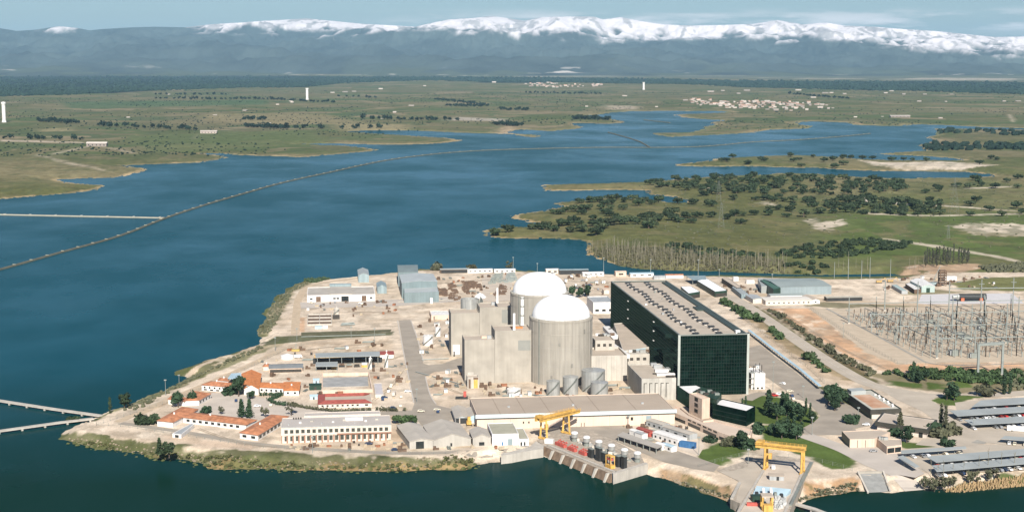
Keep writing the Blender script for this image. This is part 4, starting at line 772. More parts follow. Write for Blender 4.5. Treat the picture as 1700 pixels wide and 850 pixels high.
for k in range(12): A, B = Vector(qq[0]), Vector(qq[1]); d = (B-A)/12; p = A+d*k; mb.prism([tuple(p), tuple(p+d*.95), tuple(p+d*.95+Vector((0, 3))), tuple(p+Vector((0, 3)))], 0, 1.6+1.8*R_())
mb.build('load', mat('ochre crates', (.42, .28, .12), .8, .25, .6), r)
tank(615, 612.5, 5, 594.5, 'tall white gas bottle in front of the canopy', white, .6, 'gas_tank'); tank(642, 610, 5.5, 588.5, 'tall white gas bottle beside the small red roof', white, .6, 'gas_tank')
q, h = bl(631, 595, 653.5, 588.5, 583); r = start('tiled_shed', 'small white shed with a dark red roof at the end of the long canopy', 'shed', q); hip(r, (q, h), white, tilered, .9)
# walled basin yard and the hollow red roofed building
q = [G(534, 653), G(619, 651), G(613, 622.5), G(534, 624)]; r = start('walled_yard', 'walled yard with a grey tarred floor behind the hollow red roofed building', 'yard', q); mb = MB(); mb.ring(q, .8, -.2, 2.2, .0); mb.build('wall', beige, r)
mb = MB(); mb.prism(inset([G(534.5,643), G(613,641), G(612,625.5), G(535,627.5)], .5), -.2, .24); mb.build('floor', mat('tarred liner', (.30, .295, .28), .7, .2, .15), r)
q, h = bl(528.6, 678, 617.5, 670.5, 655); r = start('hollow_building', 'pale building with dark red roof strips round a flat open middle', 'building', q); mb = MB(); mb.ring(q, .4, -.3, h, h-.9); mb.build('wall', pinkw, r); mb = MB(); mb.prism(inset(q, .3), h-1.2, h-.6); mb.build('flat_roof', roofbeige, r)
A = [Vector(p) for p in ccw(inset(q, -.5))]; I = [Vector(p) for p in inset(q, 4.2)]
for i in (0, 2, 3): j = (i+1) % 4; mb = MB(); mb.add([(*A[i], h-.1), (*A[j], h-.1), (*I[j], h+1.5), (*I[i], h+1.5), (*I[j], h-.5), (*I[i], h-.5)], [(0, 1, 2, 3), (3, 2, 4, 5), (0, 3, 5), (1, 4, 2)]); mb.build('tiled_roof', tilered, r)
windows(r, edge(q, 0), 8, 1.1, h*.72, .42, winm, .03, .78); on(r, 'window', edge(q, 0), .87, .93, 1.1, h*.72, winm)
def hut(px, pb, w_, d_, h_, wall, roof, name, label, cat='hut', door=True, rise=.5):
    qq = oquad(px, pb, w_, d_); r = gable(name, label, cat, (qq, h_), wall, roof, rise, 'x' if w_ >= d_ else 'y', .25)
    if door: on(r, 'door', edge(qq, 0), .4, .6, .05, h_*.7, darkm)
    return r
hut(523.5, 647.5, 8, 6.5, 3.2, darkg, darkg, 'container_hut', 'dark green windowless hut at the left of the walled yard')
hut(525, 636, 4, 3.5, 2.4, lblue, lblue, 'container_hut', 'small light blue hut behind the dark green hut'); hut(521, 663, 5, 3.5, 2.4, lblue, lblue, 'container_hut', 'small light blue hut in front of the dark green hut')
q, h = bl(623, 660, 637, 654.8, 636); r = flat('annex_hut', 'narrow pale lilac roofed hut right of the hollow red roofed building', 'hut', (q, h), pinkw, mat('lilac roof sheet', (.45, .42, .42), .7, .1, .15), .2)
# front warehouses
wg = mat('grey sheet cladding', (.38, .355, .31), .7, .1, .12, .1); wr = mat('pale grey corrugated roof', (.39, .35, .295), .6, .12, .12)
q, h = bl(680, 745.6, 719, 733, 706, 743); r = gable('warehouse', 'grey gabled warehouse with a tall dark doorway nearest the shore', 'warehouse', (q, h), wg, wr, 1.4, 'y', .3); on(r, 'doorway', edge(q, 0), .27, .61, 0, h*.95, winm)
q, h = bl(719.4, 743, 782, 731, 706, 739.5); r = gable('warehouse', 'widest grey gabled warehouse in the middle of the front row', 'warehouse', (q, h), wg, wr, 3.2, 'y', .3); on(r, 'door', edge(q, 0), .45, .5, .3, 2.2, winm)
q, h = bl(785, 741, 815, 727, 713.5, 740); r = gable('warehouse', 'small pale gabled warehouse with a low dark opening', 'warehouse', (q, h), wg, wr, 2., 'y', .3); on(r, 'doorway', edge(q, 0), .34, .64, .5, h*.5, winm)
q, h = bl(817, 739.5, 861, 720.5, 702); r = flat('workshop', 'white flat roofed workshop with a green grey door on the front shore', 'workshop', (q, h), white, mat('mossy roof', (.33, .315, .24), .9, .1, .15), .4); on(r, 'door', edge(q, 0), .58, .77, 0, h*.55, bluegrey); on(r, 'panel', edge(q, 0), .36, .42, 0, 2, bluep)
q, h = bl(861.5, 739.6, 878, 728.5, 710.5); r = flat('workshop', 'low white lean-to against the right side of the white flat roofed workshop', 'workshop', (q, h), white, mat('mossy roof', (0, 0, 0)), .3); on(r, 'door', edge(q, 0), .15, .32, 0, h*.55, winm); on(r, 'door', edge(q, 0), .5, .66, 0, h*.55, winm)
q, h = bl(756, 703.5, 778, 693, 676); r = gable('open_shed', 'grey roofed open shed with a dark inside left of the long beige hall', 'shed', (q, h), greyme, wr, 1.2, 'y', .5); on(r, 'opening', edge(q, 0), .03, .97, .1, h*.9, blackm); on(r, 'post', edge(q, 0), .28, .36, .1, h*.9, wr, .2)  # black panel paints the shade inside the open shed
q, h = bl(778.5, 702, 794, 691.5, 678); r = gable('open_shed', 'pale blue fronted shed squeezed against the long beige hall', 'shed', (q, h), lblue, wr, 1., 'y', .3); on(r, 'door', edge(q, 0), .55, .85, 0, 3, bluep)
qq = oquad(779, 707, 3, 3); r = start('loader', 'yellow loader parked in front of the pale blue fronted shed', 'machine', qq); mb = MB(); mb.prism(qq, .8, 2.8, True); mb.build('body', yellow, r); mb = MB(); mb.prism(inset(qq, .6), 2.8, 5.4, True); mb.build('mast', yellow, r)
for i in range(4): m_ = MB(); m_.tube((qq[i][0]-.2, qq[i][1], .6), (qq[i][0]+.2, qq[i][1], .6), .6, 10); m_.build('wheel', tyre, r)
# back left
q, h = bl(510, 501.5, 623, 490.5, 477); e = edge(q, 0); r = flat('white_warehouse', 'long white warehouse with a grey roof and three dark doors near the back left shore', 'warehouse', (q, h), mat('bright white render', (.72, .69, .655), .7, .04, .2, .08), wr, .4)
A, B, C_, D_ = [Vector(p) for p in q]
for a, b, z0, z1 in ((.13, .2, 0, .8), (.5, .61, 0, .8), (.8, .87, 0, .82)): on(r, 'door', e, a, b, z0, h*z1, winm if a == .5 else brownm)
for a in (.06, .4, .94, .45): on(r, 'window', e, a-.02, a+.02, h*.35, h*.6, winm)
v_ = MB(); p = A+(B-A)*.33; s = A+(B-A)*.66; v_.prism([tuple(p), tuple(s), tuple(s+(D_-A)), tuple(p+(D_-A))], h-.4, h+.9); v_.build('raised_roof', wr, r)
v_ = MB(); v_.prism([tuple(p+(D_-A)*.9), tuple(s+(D_-A)*.9), tuple(s+(D_-A)), tuple(p+(D_-A))], h+.9, h+3.2); v_.build('clerestory', bluegrey, r)
q, h = bl(595, 469, 612.6, 457, 448); gable('silo_house', 'tall blue grey gabled tower shed behind the white warehouse', 'shed', (q, h), bluegrey, carport, 2., 'y', .2)
q, h = bl(626.5, 487.5, 642, 477, 470); r = gable('silo_house', 'small blue grey gabled shed at the right end of the white warehouse', 'shed', (q, h), bluegrey, bluegrey, 2.2, 'y', .2)
bgw = mat('blue grey hall sheet', (.17, .215, .22), .55, .08, .1, .1)
q, h = rq(9.5, (671,486), (728.5,484.3), (725.5,474), (670,475.5)); r = flat('blue_grey_hall', 'stepped blue grey hall, lowest front block', 'hall', (q, h), bgw, mat('pale hall roof', (.36, .385, .38), .6, .08, .1), .15)
q, h = rq(14.5, (667,470), (726,467.5), (719,455), (663,456.5)); gable('blue_grey_hall', 'pitched pale roofed middle block of the stepped blue grey hall', 'hall', (q, h), bgw, mat('pale hall roof', (0, 0, 0)), 1.4, 'y', .2)
q, h = rq(14, (661,452), (694,451), (693,440), (660,440.5)); gable('blue_grey_hall', 'rear block of the stepped blue grey hall with a ribbed grey roof', 'hall', (q, h), bgw, mat('ribbed grey roof', (.17, .205, .20), .6, .1, .1), 1.2, 'x', .2)
rr = tag(rbox(None, 'white_cubicle', 716, 503.5, 0, 2.4, 2.4, 5, white), 'white cubicle in front of the lowest blue grey block', 'cubicle')
def basin(pts, h_, label, nx, ny, fm, wm_=conc3):
    q = [G(*p) for p in pts]; r = start('settling_basin', label, 'basin', q); mb = MB(); mb.ring(q, .5, -.3, h_, 0); mb.build('wall', wm_, r); mb = MB(); mb.prism(inset(q, .4), -.1, .2); mb.build('floor', fm, r)
    A, B, C_, D_ = [Vector(p) for p in q]
    for i in range(1, nx): m_ = MB(); t = i/nx; m_.beam((*(A+(B-A)*t), h_*.5), (*(D_+(C_-D_)*t), h_*.5), .5, h_*.9); m_.build('divider', wm_, r)
    for j in range(1, ny): m_ = MB(); t = j/ny; m_.beam((*(A+(D_-A)*t), h_*.5), (*(B+(C_-B)*t), h_*.5), .5, h_*.9); m_.build('divider', wm_, r)
basin([(510,541), (551,540), (551,523), (511,523.5)], 1.5, 'row of brown divided settling basins near the left shore', 2, 3, brownm)
sheet('ditch', [(500,552), (600,549), (650,547), (648,551), (600,554), (500,557)], mat('ditch weeds', (.10, .095, .05), 1, .3, .3))
tank(559, 522, 9, 513, 'small pale silo behind the divided settling basins', conc3, .8, 'silo'); tag(rbox(None, 'control_hut', 558, 529, 0, 6, 5, 3, darkm), 'dark hut right of the divided settling basins', 'hut'); tag(rbox(None, 'control_hut', 540, 545, 0, 4, 3, 2.5, white), 'white hut at the front of the divided settling basins', 'hut'); tag(rbox(None, 'blue_tank', 529, 545.5, 0, 6, 3, 2.2, lblue), 'light blue box tank beside the white basin hut', 'tank')
qq = oquad(577, 541, 12, 8); r = start('pipe_stock', 'heap of grey pipes beside the divided settling basins', 'pipes', qq); mb = MB()
for k in range(9): mb.tube((qq[0][0]+R_()*2, qq[0][1]+k*.8, .5+R_()*1.4), (qq[1][0]-R_()*2, qq[1][1]+k*.8+R_()*3, .5+R_()*1.4), .45, 6)
mb.build('pipes', steel, r); r.children[0]['kind'] = 'stuff'
# stock yard behind the round tank : rows of rusty and dark stock
for i, (pts, m_, lb) in enumerate((([(731,492), (743,492), (740,480), (729,480)], brownm, 'brown stock bed nearest the stepped blue grey hall'), ([(747,500), (765,498), (755,471), (744,472)], brownm, 'long brown stock bed, second from the stepped blue grey hall'), ([(770,488), (780,488), (778,468), (768,468)], brownm, 'brown stock bed third from the stepped blue grey hall'), ([(781,480), (799,479), (797,468), (779,468)], brownm, 'brown stock bed nearest the white heap'), ([(812,472), (838,470), (836,456), (818,457)], steeld, 'grey scrap heap left of the farther dome'), ([(820,492), (836,490), (842,476), (830,474)], brownm, 'rusty scrap heap beside the lone vent stack'), ([(840,470), (858,466), (852,456), (842,457)], steel, 'pale steel scrap at the left of the farther dome'))):
    q = [Vector(G(*p)) for p in pts]; r = start('stock_bed', lb, 'stock', q); mb = MB()
    for k in range(60):
        u, v = R_(), R_(); p = q[0]+(q[1]-q[0])*u; s = q[3]+(q[2]-q[3])*u; c = p+(s-p)*v; w1, d1 = .6+R_()*1.6, .5+R_()*1.2; z1 = .5+R_()*(1.3 if m_ is brownm else 2.6); mb.prism([(c.x-w1, c.y-d1), (c.x+w1, c.y-d1), (c.x+w1*.8, c.y+d1), (c.x-w1, c.y+d1*.8)], -.1, z1)
    o = mb.build('stock', m_, r); o['kind'] = 'stuff'
X, Y = G(797, 494); r = thing('white_heap', 'white heap of material beside the brown stock beds', 'heap', (X, Y, 0)); mb = MB(); mb.rev(X, Y, [(6, -.2), (5, 1.5), (2.6, 3.4), (.2, 4.6)], 9); mb.build('heap', white, r)
def shed(px, pb, w_, d_, h_, wall, roof, label, name='site_shed', cat='shed', nwin=0, open_=False, group=None, rise=.6, rz=AX):
    qq = oquad(px, pb, w_, d_, rz); r = gable(name, label, cat, (qq, h_), wall, roof, rise, 'x' if w_ >= d_ else 'y', .3, group=group)
    if nwin: windows(r, edge(qq, 0), nwin, h_*.35, h_*.7, .45)
    if open_: on(r, 'opening', edge(qq, 0), .03, .97, .1, h_*.85, blackm)  # open front drawn as a black sheet in place of interior shade
    return r
shed(755, 453.5, 30, 8, 3.8, brownm, carport, 'grey roofed shed on the back shore nearest the stepped hall', open_=True); shed(797, 453, 26, 5, 3.2, white, white, 'left one of two long white cabins on the back shore', nwin=5); shed(838, 453, 22, 5, 3.2, white, white, 'right one of two long white cabins on the back shore', nwin=4)
shed(917, 454.5, 13, 7, 4.2, pinkw, white, 'white hut on the back shore just right of the farther dome', nwin=2); shed(953, 455.5, 30, 8, 4.4, darkm, bluegrey, 'dark open shed with a blue grey roof on the back shore', open_=True); shed(985, 458.5, 22, 6, 3.4, white, white, 'low white cabin right of the dark open shed', nwin=4)
shed(1031, 459, 11, 8, 4.5, beige, beige, 'beige hut on the back shore', nwin=1); shed(1066, 460, 24, 8, 3.5, white, lblue, 'light blue roofed cabin on the back shore', nwin=3); shed(1095, 464, 12, 5, 3, greyme, greyme, 'grey hut behind the glass hall roof')
shed(1007, 488, 5, 10, 3.5, pinkw, beige, 'small pale hut in the yard right of the farther dome')
shed(1120, 462, 18, 6, 3.2, white, tileor, 'orange roofed cabin beside the blue grey canopy on the back shore')
canopy('back_canopy', 'blue grey canopy on the back shore right of the glass hall', 'canopy', rq(5.5, (1150,464.5), (1173,464), (1171,457.5), (1139,458)), bluegrey, 3, 2)
wht = mat('glaring white roof', (.86, .85, .85), .6, .03, .1)
for q_, lb in (([(1187,484), (1207,482), (1173,462), (1157,466)], 'long building with a glaring white roof behind the glass hall'), ([(1143,487), (1162,484), (1147,475), (1130,476)], 'short building with a glaring white roof next to the glass hall')):
    qh = rq(5.5, *q_); r = flat('white_roofed_shed', lb, 'shed', qh, darkg, wht, .05); on(r, 'door', edge(qh[0], 0), .05, .95, .1, 3.4, darkm)
qh = rq(4.5, (1223,478), (1231,477), (1209,461.5), (1198,462)); flat('row_shed', 'narrow grey roofed shed on the back shore', 'shed', qh, darkm, roofbeige, .1); qh = rq(4, (1231,489), (1242,487.5), (1224,474), (1215,476)); flat('row_shed', 'narrow blue grey shed in front of the narrow grey roofed shed', 'shed', qh, bluegrey, carport, .1)
tag(rbox(None, 'white_box', 1221, 466, 0, 5, 4, 4, white), 'white box on the back shore beside the narrow grey roofed shed', 'box'); tag(rbox(None, 'white_box', 1245, 470.5, 0, 8, 4, 3.4, white), 'white box nearest the big blue grey workshop', 'box')
q, h = bl(1293, 490, 1380, 476.5, 463.5); r = gable('blue_grey_workshop', 'big blue grey workshop beside the switchyard road', 'workshop', (q, h), mat('blue grey workshop sheet', (.22, .265, .275), .55, .08, .1, .1), mat('grey green workshop roof', (.25, .285, .27), .6, .08, .08), 1.2, 'x', .3)
qh = rq(8, (1284,480), (1296,478), (1277,463), (1262,465)); r = flat('green_annex', 'dark green open annex at the left end of the big blue grey workshop', 'annex', qh, darkg, mat('green roof sheet', (.06, .12, .085), .6, .1, .2), .1)
qh = rq(7, (1264,475), (1274,474.5), (1290,463), (1258,462)); flat('grey_annex', 'grey annex behind the dark green annex', 'annex', qh, carport, carport, .1)
q, h = bl(1271, 506.5, 1348, 499.5, 493.5); r = gable('long_cabin', 'long low white building facing the switchyard', 'building', (q, h), pinkw, mat('cream roof', (.56, .52, .46), .8, .05, .1), .5, 'x', .3); windows(r, edge(q, 0), 9, 1.2, 2.3, .3)
q, h = bl(1279, 497, 1335, 491, 488); r = gable('long_cabin', 'upper white building with a green grey roof behind the long low one', 'building', (q, h), white, mat('grey green workshop roof', (0, 0, 0)), 1, 'x', .3); windows(r, edge(q, 0), 8, 1, 2.4, .3)
q, h = bl(1250, 503.5, 1269, 497, 490); r = gable('white_block', 'white gabled block at the left end of the long low building', 'building', (q, h), pinkw, greyme, .8, 'y', .2); q, h = bl(1347, 504.5, 1361, 498.5, 491); r = gable('white_block', 'white gabled block at the right end of the long low building', 'building', (q, h), white, roofbeige, 1.2, 'y', .3); on(r, 'window', edge(q, 0), .4, .6, 1.2, 2.4, winm)
shed(1402, 500, 34, 7, 3.4, darkm, mat('dull roof', (.33, .31, .26), .9), 'long dark open shed right of the long low white building', open_=True)
# yard behind the switchyard
q, h = rq(6, (1530,475.5), (1552,475), (1532,463), (1511,466)); r = gable('gabled_hall', 'white roofed hall with a green door behind the switchyard', 'hall', (q, h), mat('pale green sheet', (.33, .40, .37), .6, .08, .2), white, 1.4, 'y', .3); on(r, 'door', edge(q, 0), .36, .64, 0, 4.4, darkg)
qh = rq(4, (1518,481), (1529,479.5), (1512,468), (1503,471)); flat('lean_to', 'long white lean-to left of the white roofed hall', 'shed', qh, brownm, white, .1); qh = rq(3, (1497,483), (1507,483), (1488,472), (1480,473)); flat('lean_to', 'pale green lean-to farthest left of the white roofed hall', 'shed', qh, greyme, mat('pale green sheet', (0, 0, 0)), .1)
tag(rbox(None, 'trailer', 1577, 465, 0, 12, 5, 4, white), 'white box trailer beside the brown lattice tower', 'trailer')
r = thing('lattice_tower', 'brown scaffold tower behind the switchyard', 'tower', (*G(1564, 474), 0)); X, Y = G(1564, 474)
for i in (-1, 1):
    for j in (-1, 1): m_ = MB(); m_.beam((X+i*3, Y+j*3, -.2), (X+i*3, Y+j*3, 15), .7); m_.build('leg', brownm, r)
for k in range(6): m_ = MB(); z = 1.8+k*2.5; m_.box(X-3, X+3, Y-3, Y+3, z, z+.9); m_.build('deck', brownm, r)
X, Y = G(1548, 474); r = thing('mobile_crane', 'green crane with a thin raised boom beside the brown scaffold tower', 'crane', (X, Y, 0)); m_ = MB(); m_.box(X-4, X+4, Y-2, Y+2, .8, 3); m_.build('body', bluegrey, r); m_ = MB(); m_.beam((X, Y, 3), (X+7, Y, 19), .5); m_.build('boom', steel, r)
for i in (-2.5, 2.5): m_ = MB(); m_.tube((X+i, Y-2.2, .7), (X+i, Y+2.2, .7), .7, 10); m_.build('wheel', tyre, r)
och = mat('faded ochre paint', (.40, .27, .11), .7, .2, .6)
for px, pb, lb in ((1459, 470, 'ochre heap of machinery at the left of the back yard'), (1478, 469, 'yellow excavator pile left of the white roofed hall')):
    X, Y = G(px, pb); r = thing('excavator', lb, 'machine', (X, Y, 0)); r.scale = (.75, .75, .75); m_ = MB(); m_.box(X-3.5, X+3.5, Y-1.6, Y+1.6, 1.1, 3.6); m_.build('body', och, r); m_ = MB(); m_.beam((X+2, Y, 3), (X+8, Y, 7), .8); m_.build('boom', och, r); m_ = MB(); m_.beam((X+8, Y, 7), (X+10.5, Y, 2.4), .7); m_.build('arm', och, r)
    for j in (-1.4, 1.4): m_ = MB(); m_.box(X-3.6, X+3.6, Y+j-.5, Y+j+.5, -.05, 1.1); m_.build('track', blackm, r)
X, Y = G(1611, 500); r = thing('pressure_vessel', 'long black vessel with a grey end lying on two red saddles', 'vessel', (X, Y, 0)); m_ = MB(); m_.tube((X-11, Y, 4), (X+14, Y, 4), 3, 20); m_.build('shell', blackm, r, smooth=False); m_ = MB(); m_.tube((X-16.5, Y, 4), (X-11, Y, 4), 1.6, 20, 2.9); m_.build('end_cap', silver, r)
for i in (-8, 9): m_ = MB(); m_.box(X+i-1.4, X+i+1.4, Y-3.4, Y+3, -.05, 3.4); m_.build('saddle', mat('orange red steel', (.5, .13, .06), .6), r)

# ------------------------------------------------------------------ front right : tower, glass blocks, curved terrace
qz = [G(1144, 685.5), G(1165, 696), G(1178, 693.5), G(1157, 684)]; h = zat(qz[0][1], 652.5)
r = flat('stair_tower', 'beige tower with three dark windows one above the other', 'tower', (qz, h), beige, beige, .5)
for k in range(3): on(r, 'window', edge(qz, 0), .42, .68, 2.5+k*3.6, 4.9+k*3.6, winm)
qh = rq(9.5, (1144,653.5), (1168,664), (1197,656), (1156,638.5), (1124,640)); r = flat('glass_block', 'dark green glass block behind the beige tower', 'building', qh, dglass, mat('white roof gravel', (.66, .64, .62), .8, .06, .2), .4)
qq = rq(12.4, (1150,650), (1190,663), (1198,653), (1165,642)); mb = MB(); mb.prism(qq[0], 9, 12.4); mb.build('roof_plant', darkg, r)
for k in range(6): rbox(r, 'roof_unit', 1160+k*6, 650+(k % 3)*2.5, 12.4, 3, 2.4, 1.2, (darkm, steeld)[k % 2])
qh = rq(9.5, (1183,669.5), (1239.5,682), (1254,674), (1199,661.5)); r = flat('glass_block', 'dark green glass block with a white roof right of the beige tower', 'building', qh, dglass, mat('white roof gravel', (0, 0, 0)), .4)
for k in (.3, .6): on(r, 'band', edge(qh[0], 0), .01, .99, 9.5*k, 9.5*k+.35, mull)
qh = rq(4.6, (1118,684), (1140,693), (1165,704), (1192,716), (1214,724), (1246,722), (1249,713), (1226,707), (1206,702), (1185,696), (1168,698), (1144,687), (1130,676), (1119,673)); r = flat('curved_terrace', 'curved beige terrace building with a ribbon of dark windows below the tower', 'building', qh, beige, mat('terrace paving', (.50, .405, .32), .9, .07, .1), .9, .6)
for i in (1, 2): 
    for t_ in (.08, .4, .72): on(r, 'window', edge(qh[0], i), t_, t_+.22, 3.3, 4.2, winm)
for i in (0, 1, 2, 3): on(r, 'opening', edge(qh[0], i), .1, .9, .3, 2.2, winm)
q, h = bl(1247, 646.5, 1270, 620, 611); r = flat('white_substation', 'white windowless block with dark pipes on its roof right of the glass hall', 'building', (q, h), white, white, .4)
for k in range(4): m_ = MB(); x_, y_ = q[0][0]+2+k*2, q[0][1]+4+(k % 2)*3; m_.beam((x_, y_, h-.4), (x_, y_, h+4.5+k % 3), .4); m_.build('pipe', darkm, r)
for k in range(3): on(r, 'vent', edge(q, 0), .1+k*.3, .26+k*.3, .3, 1.5, darkm)
qq = oquad(1247, 647, 4, 7); r = start('scaffold', 'grey steel frame between the glass hall and the white windowless block', 'frame', qq)
for p in qq: m_ = MB(); m_.beam((*p, 0), (*p, 12), .4); m_.build('post', steeld, r)
for z in (4, 8, 12): m_ = MB(); m_.ring(qq, .5, z-.3, z, z-.3); m_.build('deck', steeld, r)
# right hand buildings
dkf = mat('dark brown fascia', (.05, .048, .038), .6, .15, .2)
qh = rq(6, (1446,680), (1495,678), (1446,646.5), (1402,649.4)); r = flat('orange_roofed_block', 'dark walled building with a streaky orange flat roof', 'building', qh, darkg, mat('grey green roof', (.42, .40, .34), .9, .1, .2), .3, .4, fascia=(dkf, 2.8))
q = qh[0]; A, B, C_, D_ = [Vector(p) for p in q]; orm = mat('orange stained roof', (.45, .22, .115), .9, .2, .12, col2=(.50, .34, .24))
def inq(u, v): return A+(B-A)*u+(D_-A+(C_-B-D_+A)*u)*v
mb = MB(); mb.prism([tuple(inq(*p)) for p in ((.16, .1), (.78, .1), (.72, .78), (.12, .78))], 5.6, 5.78); mb.build('orange_roof', orm, r)
mb = MB(); mb.prism([tuple(inq(*p)) for p in ((.08, .82), (.62, .82), (.62, .98), (.08, .98))], 5.6, 8); mb.build('roof_house', carport, r); on(r, 'panel', edge(q, 0), .03, .97, .2, 3.1, pinkw)
for k in range(9): p = inq(.84+.06*(k % 2), .12+.075*k); m_ = MB(); m_.prism([tuple(p), (p.x+1.2, p.y), (p.x+1.2, p.y+1.2), (p.x, p.y+1.2)], 5.6, 6.6); m_.build('roof_unit', white, r)
qh = rq(5.6, (1456.6,699.6), (1538,712), (1552,697), (1468,685.5)); r = flat('reception_building', 'beige flat roofed building with a brown fascia and white front walls', 'building', qh, pinkw, roofbeige, .12, .4, fascia=(dkf, 2.2), over=.8)
for a, b in ((.27, .3), (.85, .93), (.4, .42)): on(r, 'door', edge(qh[0], 0), a, b, 0, 3.2, winm)
qh = rq(5, (1411,729), (1452,728), (1478,717), (1459,712.5), (1398,715.5)); r = flat('low_beige_block', 'low wide beige block with a dark green left wall', 'building', qh, beige, roofbeige, .25); on(r, 'cladding', edge(qh[0], 4), .0, 1, 0, 5.05, darkg, .15)
for t_ in (.3, .62): on(r, 'joint', edge(qh[0], 0), t_, t_+.02, 0, 4.4, darkm)
qh = rq(4.5, (1472.5,741), (1497,738), (1496,728.5), (1455,727)); r = flat('low_beige_block', 'small beige block with dark front windows at the end of the car park', 'building', qh, beige, roofbeige, .25); on(r, 'window', edge(qh[0], 0), .04, .5, .6, 3.4, winm); on(r, 'window', edge(qh[0], 0), .55, .96, .6, 3.4, winm)
for k in range(3): rbox(r, 'roof_unit', 1462+k*4, 729+k*.4, 4.3, 2.6, 1.8, 1.6, silver)
# car ports
CP = [([(1613,674.7), (1780,665.5), (1780,654.5), (1628,665)], 'covered parking row farthest from the lake'), ([(1589.4,690.5), (1780,679), (1780,670.5), (1576.5,682)], 'covered parking row, second from the far end'), ([(1613,705), (1780,696.5), (1780,687), (1600,697)], 'rounded covered parking row beside the parked bus'), ([(1661,727.6), (1780,738), (1780,731), (1668,724)], 'short covered parking row on the right by the road junction'), ([(1497,752.5), (1604.7,744.4), (1603,741), (1495,748)], 'narrow covered parking row right of the small beige block'), ([(1519,775.5), (1527,774), (1499,756), (1489,759)], 'small slanting parking roof in the near car park'), ([(1554,767), (1780,747.5), (1780,739), (1537,758)], 'wide covered parking row in the near car park'), ([(1555,782.5), (1780,762.5), (1780,753), (1547,773)], 'covered parking row nearest the lake')]
CPQ = []
for pts, lb in CP:
    qh = rq(3.2, *pts); big = pts[1][0] > 1700; r = start('carport', lb, 'carport', qh[0], 'blue grey car ports of the car parks'); mb = MB(); q = [Vector(p) for p in qh[0]]
    mb.add([(*q[0], 3.2), (*q[1], 3.2), (*q[2], 3.5), (*q[3], 3.5), (*q[0], 3.0), (*q[1], 3.0), (*q[2], 3.3), (*q[3], 3.3)], [(0, 1, 2, 3), (7, 6, 5, 4), (0, 4, 5, 1), (1, 5, 6, 2), (2, 6, 7, 3), (3, 7, 4, 0)]); mb.build('roof', carport, r)
    nn = max(3, int((q[1]-q[0]).length/9))
    for i in range(nn):
        t = (i+.3)/nn; a = q[0]+(q[1]-q[0])*t; b = q[3]+(q[2]-q[3])*t; p = a+(b-a)*.62; m_ = MB(); m_.beam((*p, -.1), (*p, 3.1), .25); m_.build('post', steel, r)
        m_ = MB(); m_.beam((*(a+(b-a)*.04), 2.86), (*(a+(b-a)*.96), 3.14), .18, .22); m_.build('rafter', steel, r)
    CPQ.append(q)

pl = [G(*p) for p in ((1243,553), (1290,590), (1330,620), (1361,647))]; r = thing('covered_walkway', 'long pale blue covered walkway beside the dark glass hall', 'walkway', (*pl[0], 0)); nq = 0
for i in range(3):
    a, b = Vector(pl[i]), Vector(pl[i+1]); m_ = MB(); m_.beam((*a, 2.7), (*b, 2.7), 2.4, .25); m_.build('roof', lblue, r); n_ = int((b-a).length/7)
    for k in range(n_): p = a+(b-a)*(k/n_); m_ = MB(); m_.beam((*p, -.1), (*p, 2.6), .25); m_.build('post', steel, r)
# ------------------------------------------------------------------ water intakes
def solid(name, label, cat, pts, z1, z0, m, group=None):
    q = [G(*p) for p in pts]; mb = MB(); mb.prism(q, z0, z1); c = q[0]; o = mb.build(name, m, None, (c[0], c[1], 0)); return tag(o, label, cat, group)
conw = mat('stained quay concrete', (.37, .315, .25), .95, .18, .25, .25)
solid('intake_deck', 'concrete pump deck with a sloping water front at the shore', 'deck', [(891,731),(903,741),(1016,787),(1072,772),(1064,757),(1040,742),(985,716),(915,722)], .28, -10, conw)
wa, wb = Vector(G(903, 741)), Vector(G(1016, 787)); wd_ = (wb-wa).normalized(); wn = Vector((wd_.y, -wd_.x))
r = thing('intake_wall', 'brown ribbed intake wall standing in the water under the pump deck', 'wall', (*wa, 0)); mb = MB(); mb.add([(*(wa+wn*.1), .1), (*(wb+wn*.1), .1), (*(wb+wn*3.2), -8), (*(wa+wn*3.2), -8), (*(wa-wn*.4), .1), (*(wb-wn*.4), .1), (*(wb-wn*.4), -8), (*(wa-wn*.4), -8)], [(3, 2, 1, 0), (4, 5, 6, 7), (0, 1, 5, 4), (1, 2, 6, 5), (3, 0, 4, 7)]); mb.build('face', mat('brown wet grating', (.20, .14, .095), .8, .2, .4, .3), r)
for k in range(6): p = wa+(wb-wa)*(.15+.16*k); m_ = MB(); m_.add([(*(p+wn*.1), .15), (*(p+wd_*1.5+wn*.1), .15), (*(p+wd_*1.5+wn*5), -8), (*(p+wn*5), -8), (*(p+wn*1.6), .15), (*(p+wd_*1.5+wn*1.6), .15)], [(0, 1, 5, 4), (4, 5, 2, 3), (1, 2, 5), (0, 4, 3)]); m_.build('buttress', conc3, r)
m_ = MB(); m_.beam((*(wa-wn*2.5), .75), (*(wb-wn*2.5), .75), 1.2, .7); m_.build('coping', conc3, r)
r = solid('wing_wall', 'pale concrete wing wall at the right end of the pump deck', 'wall', [(1016,787), (1018,790), (1076,773), (1072,770)], 1.1, -10, conc3)
r = solid('flank_wall', 'pale curved flank wall along the water left of the pump deck', 'wall', [(890,733), (903,741), (902,746), (880,749), (850,755), (832,757), (832,754), (855,749), (880,742)], .5, -9, conc3)
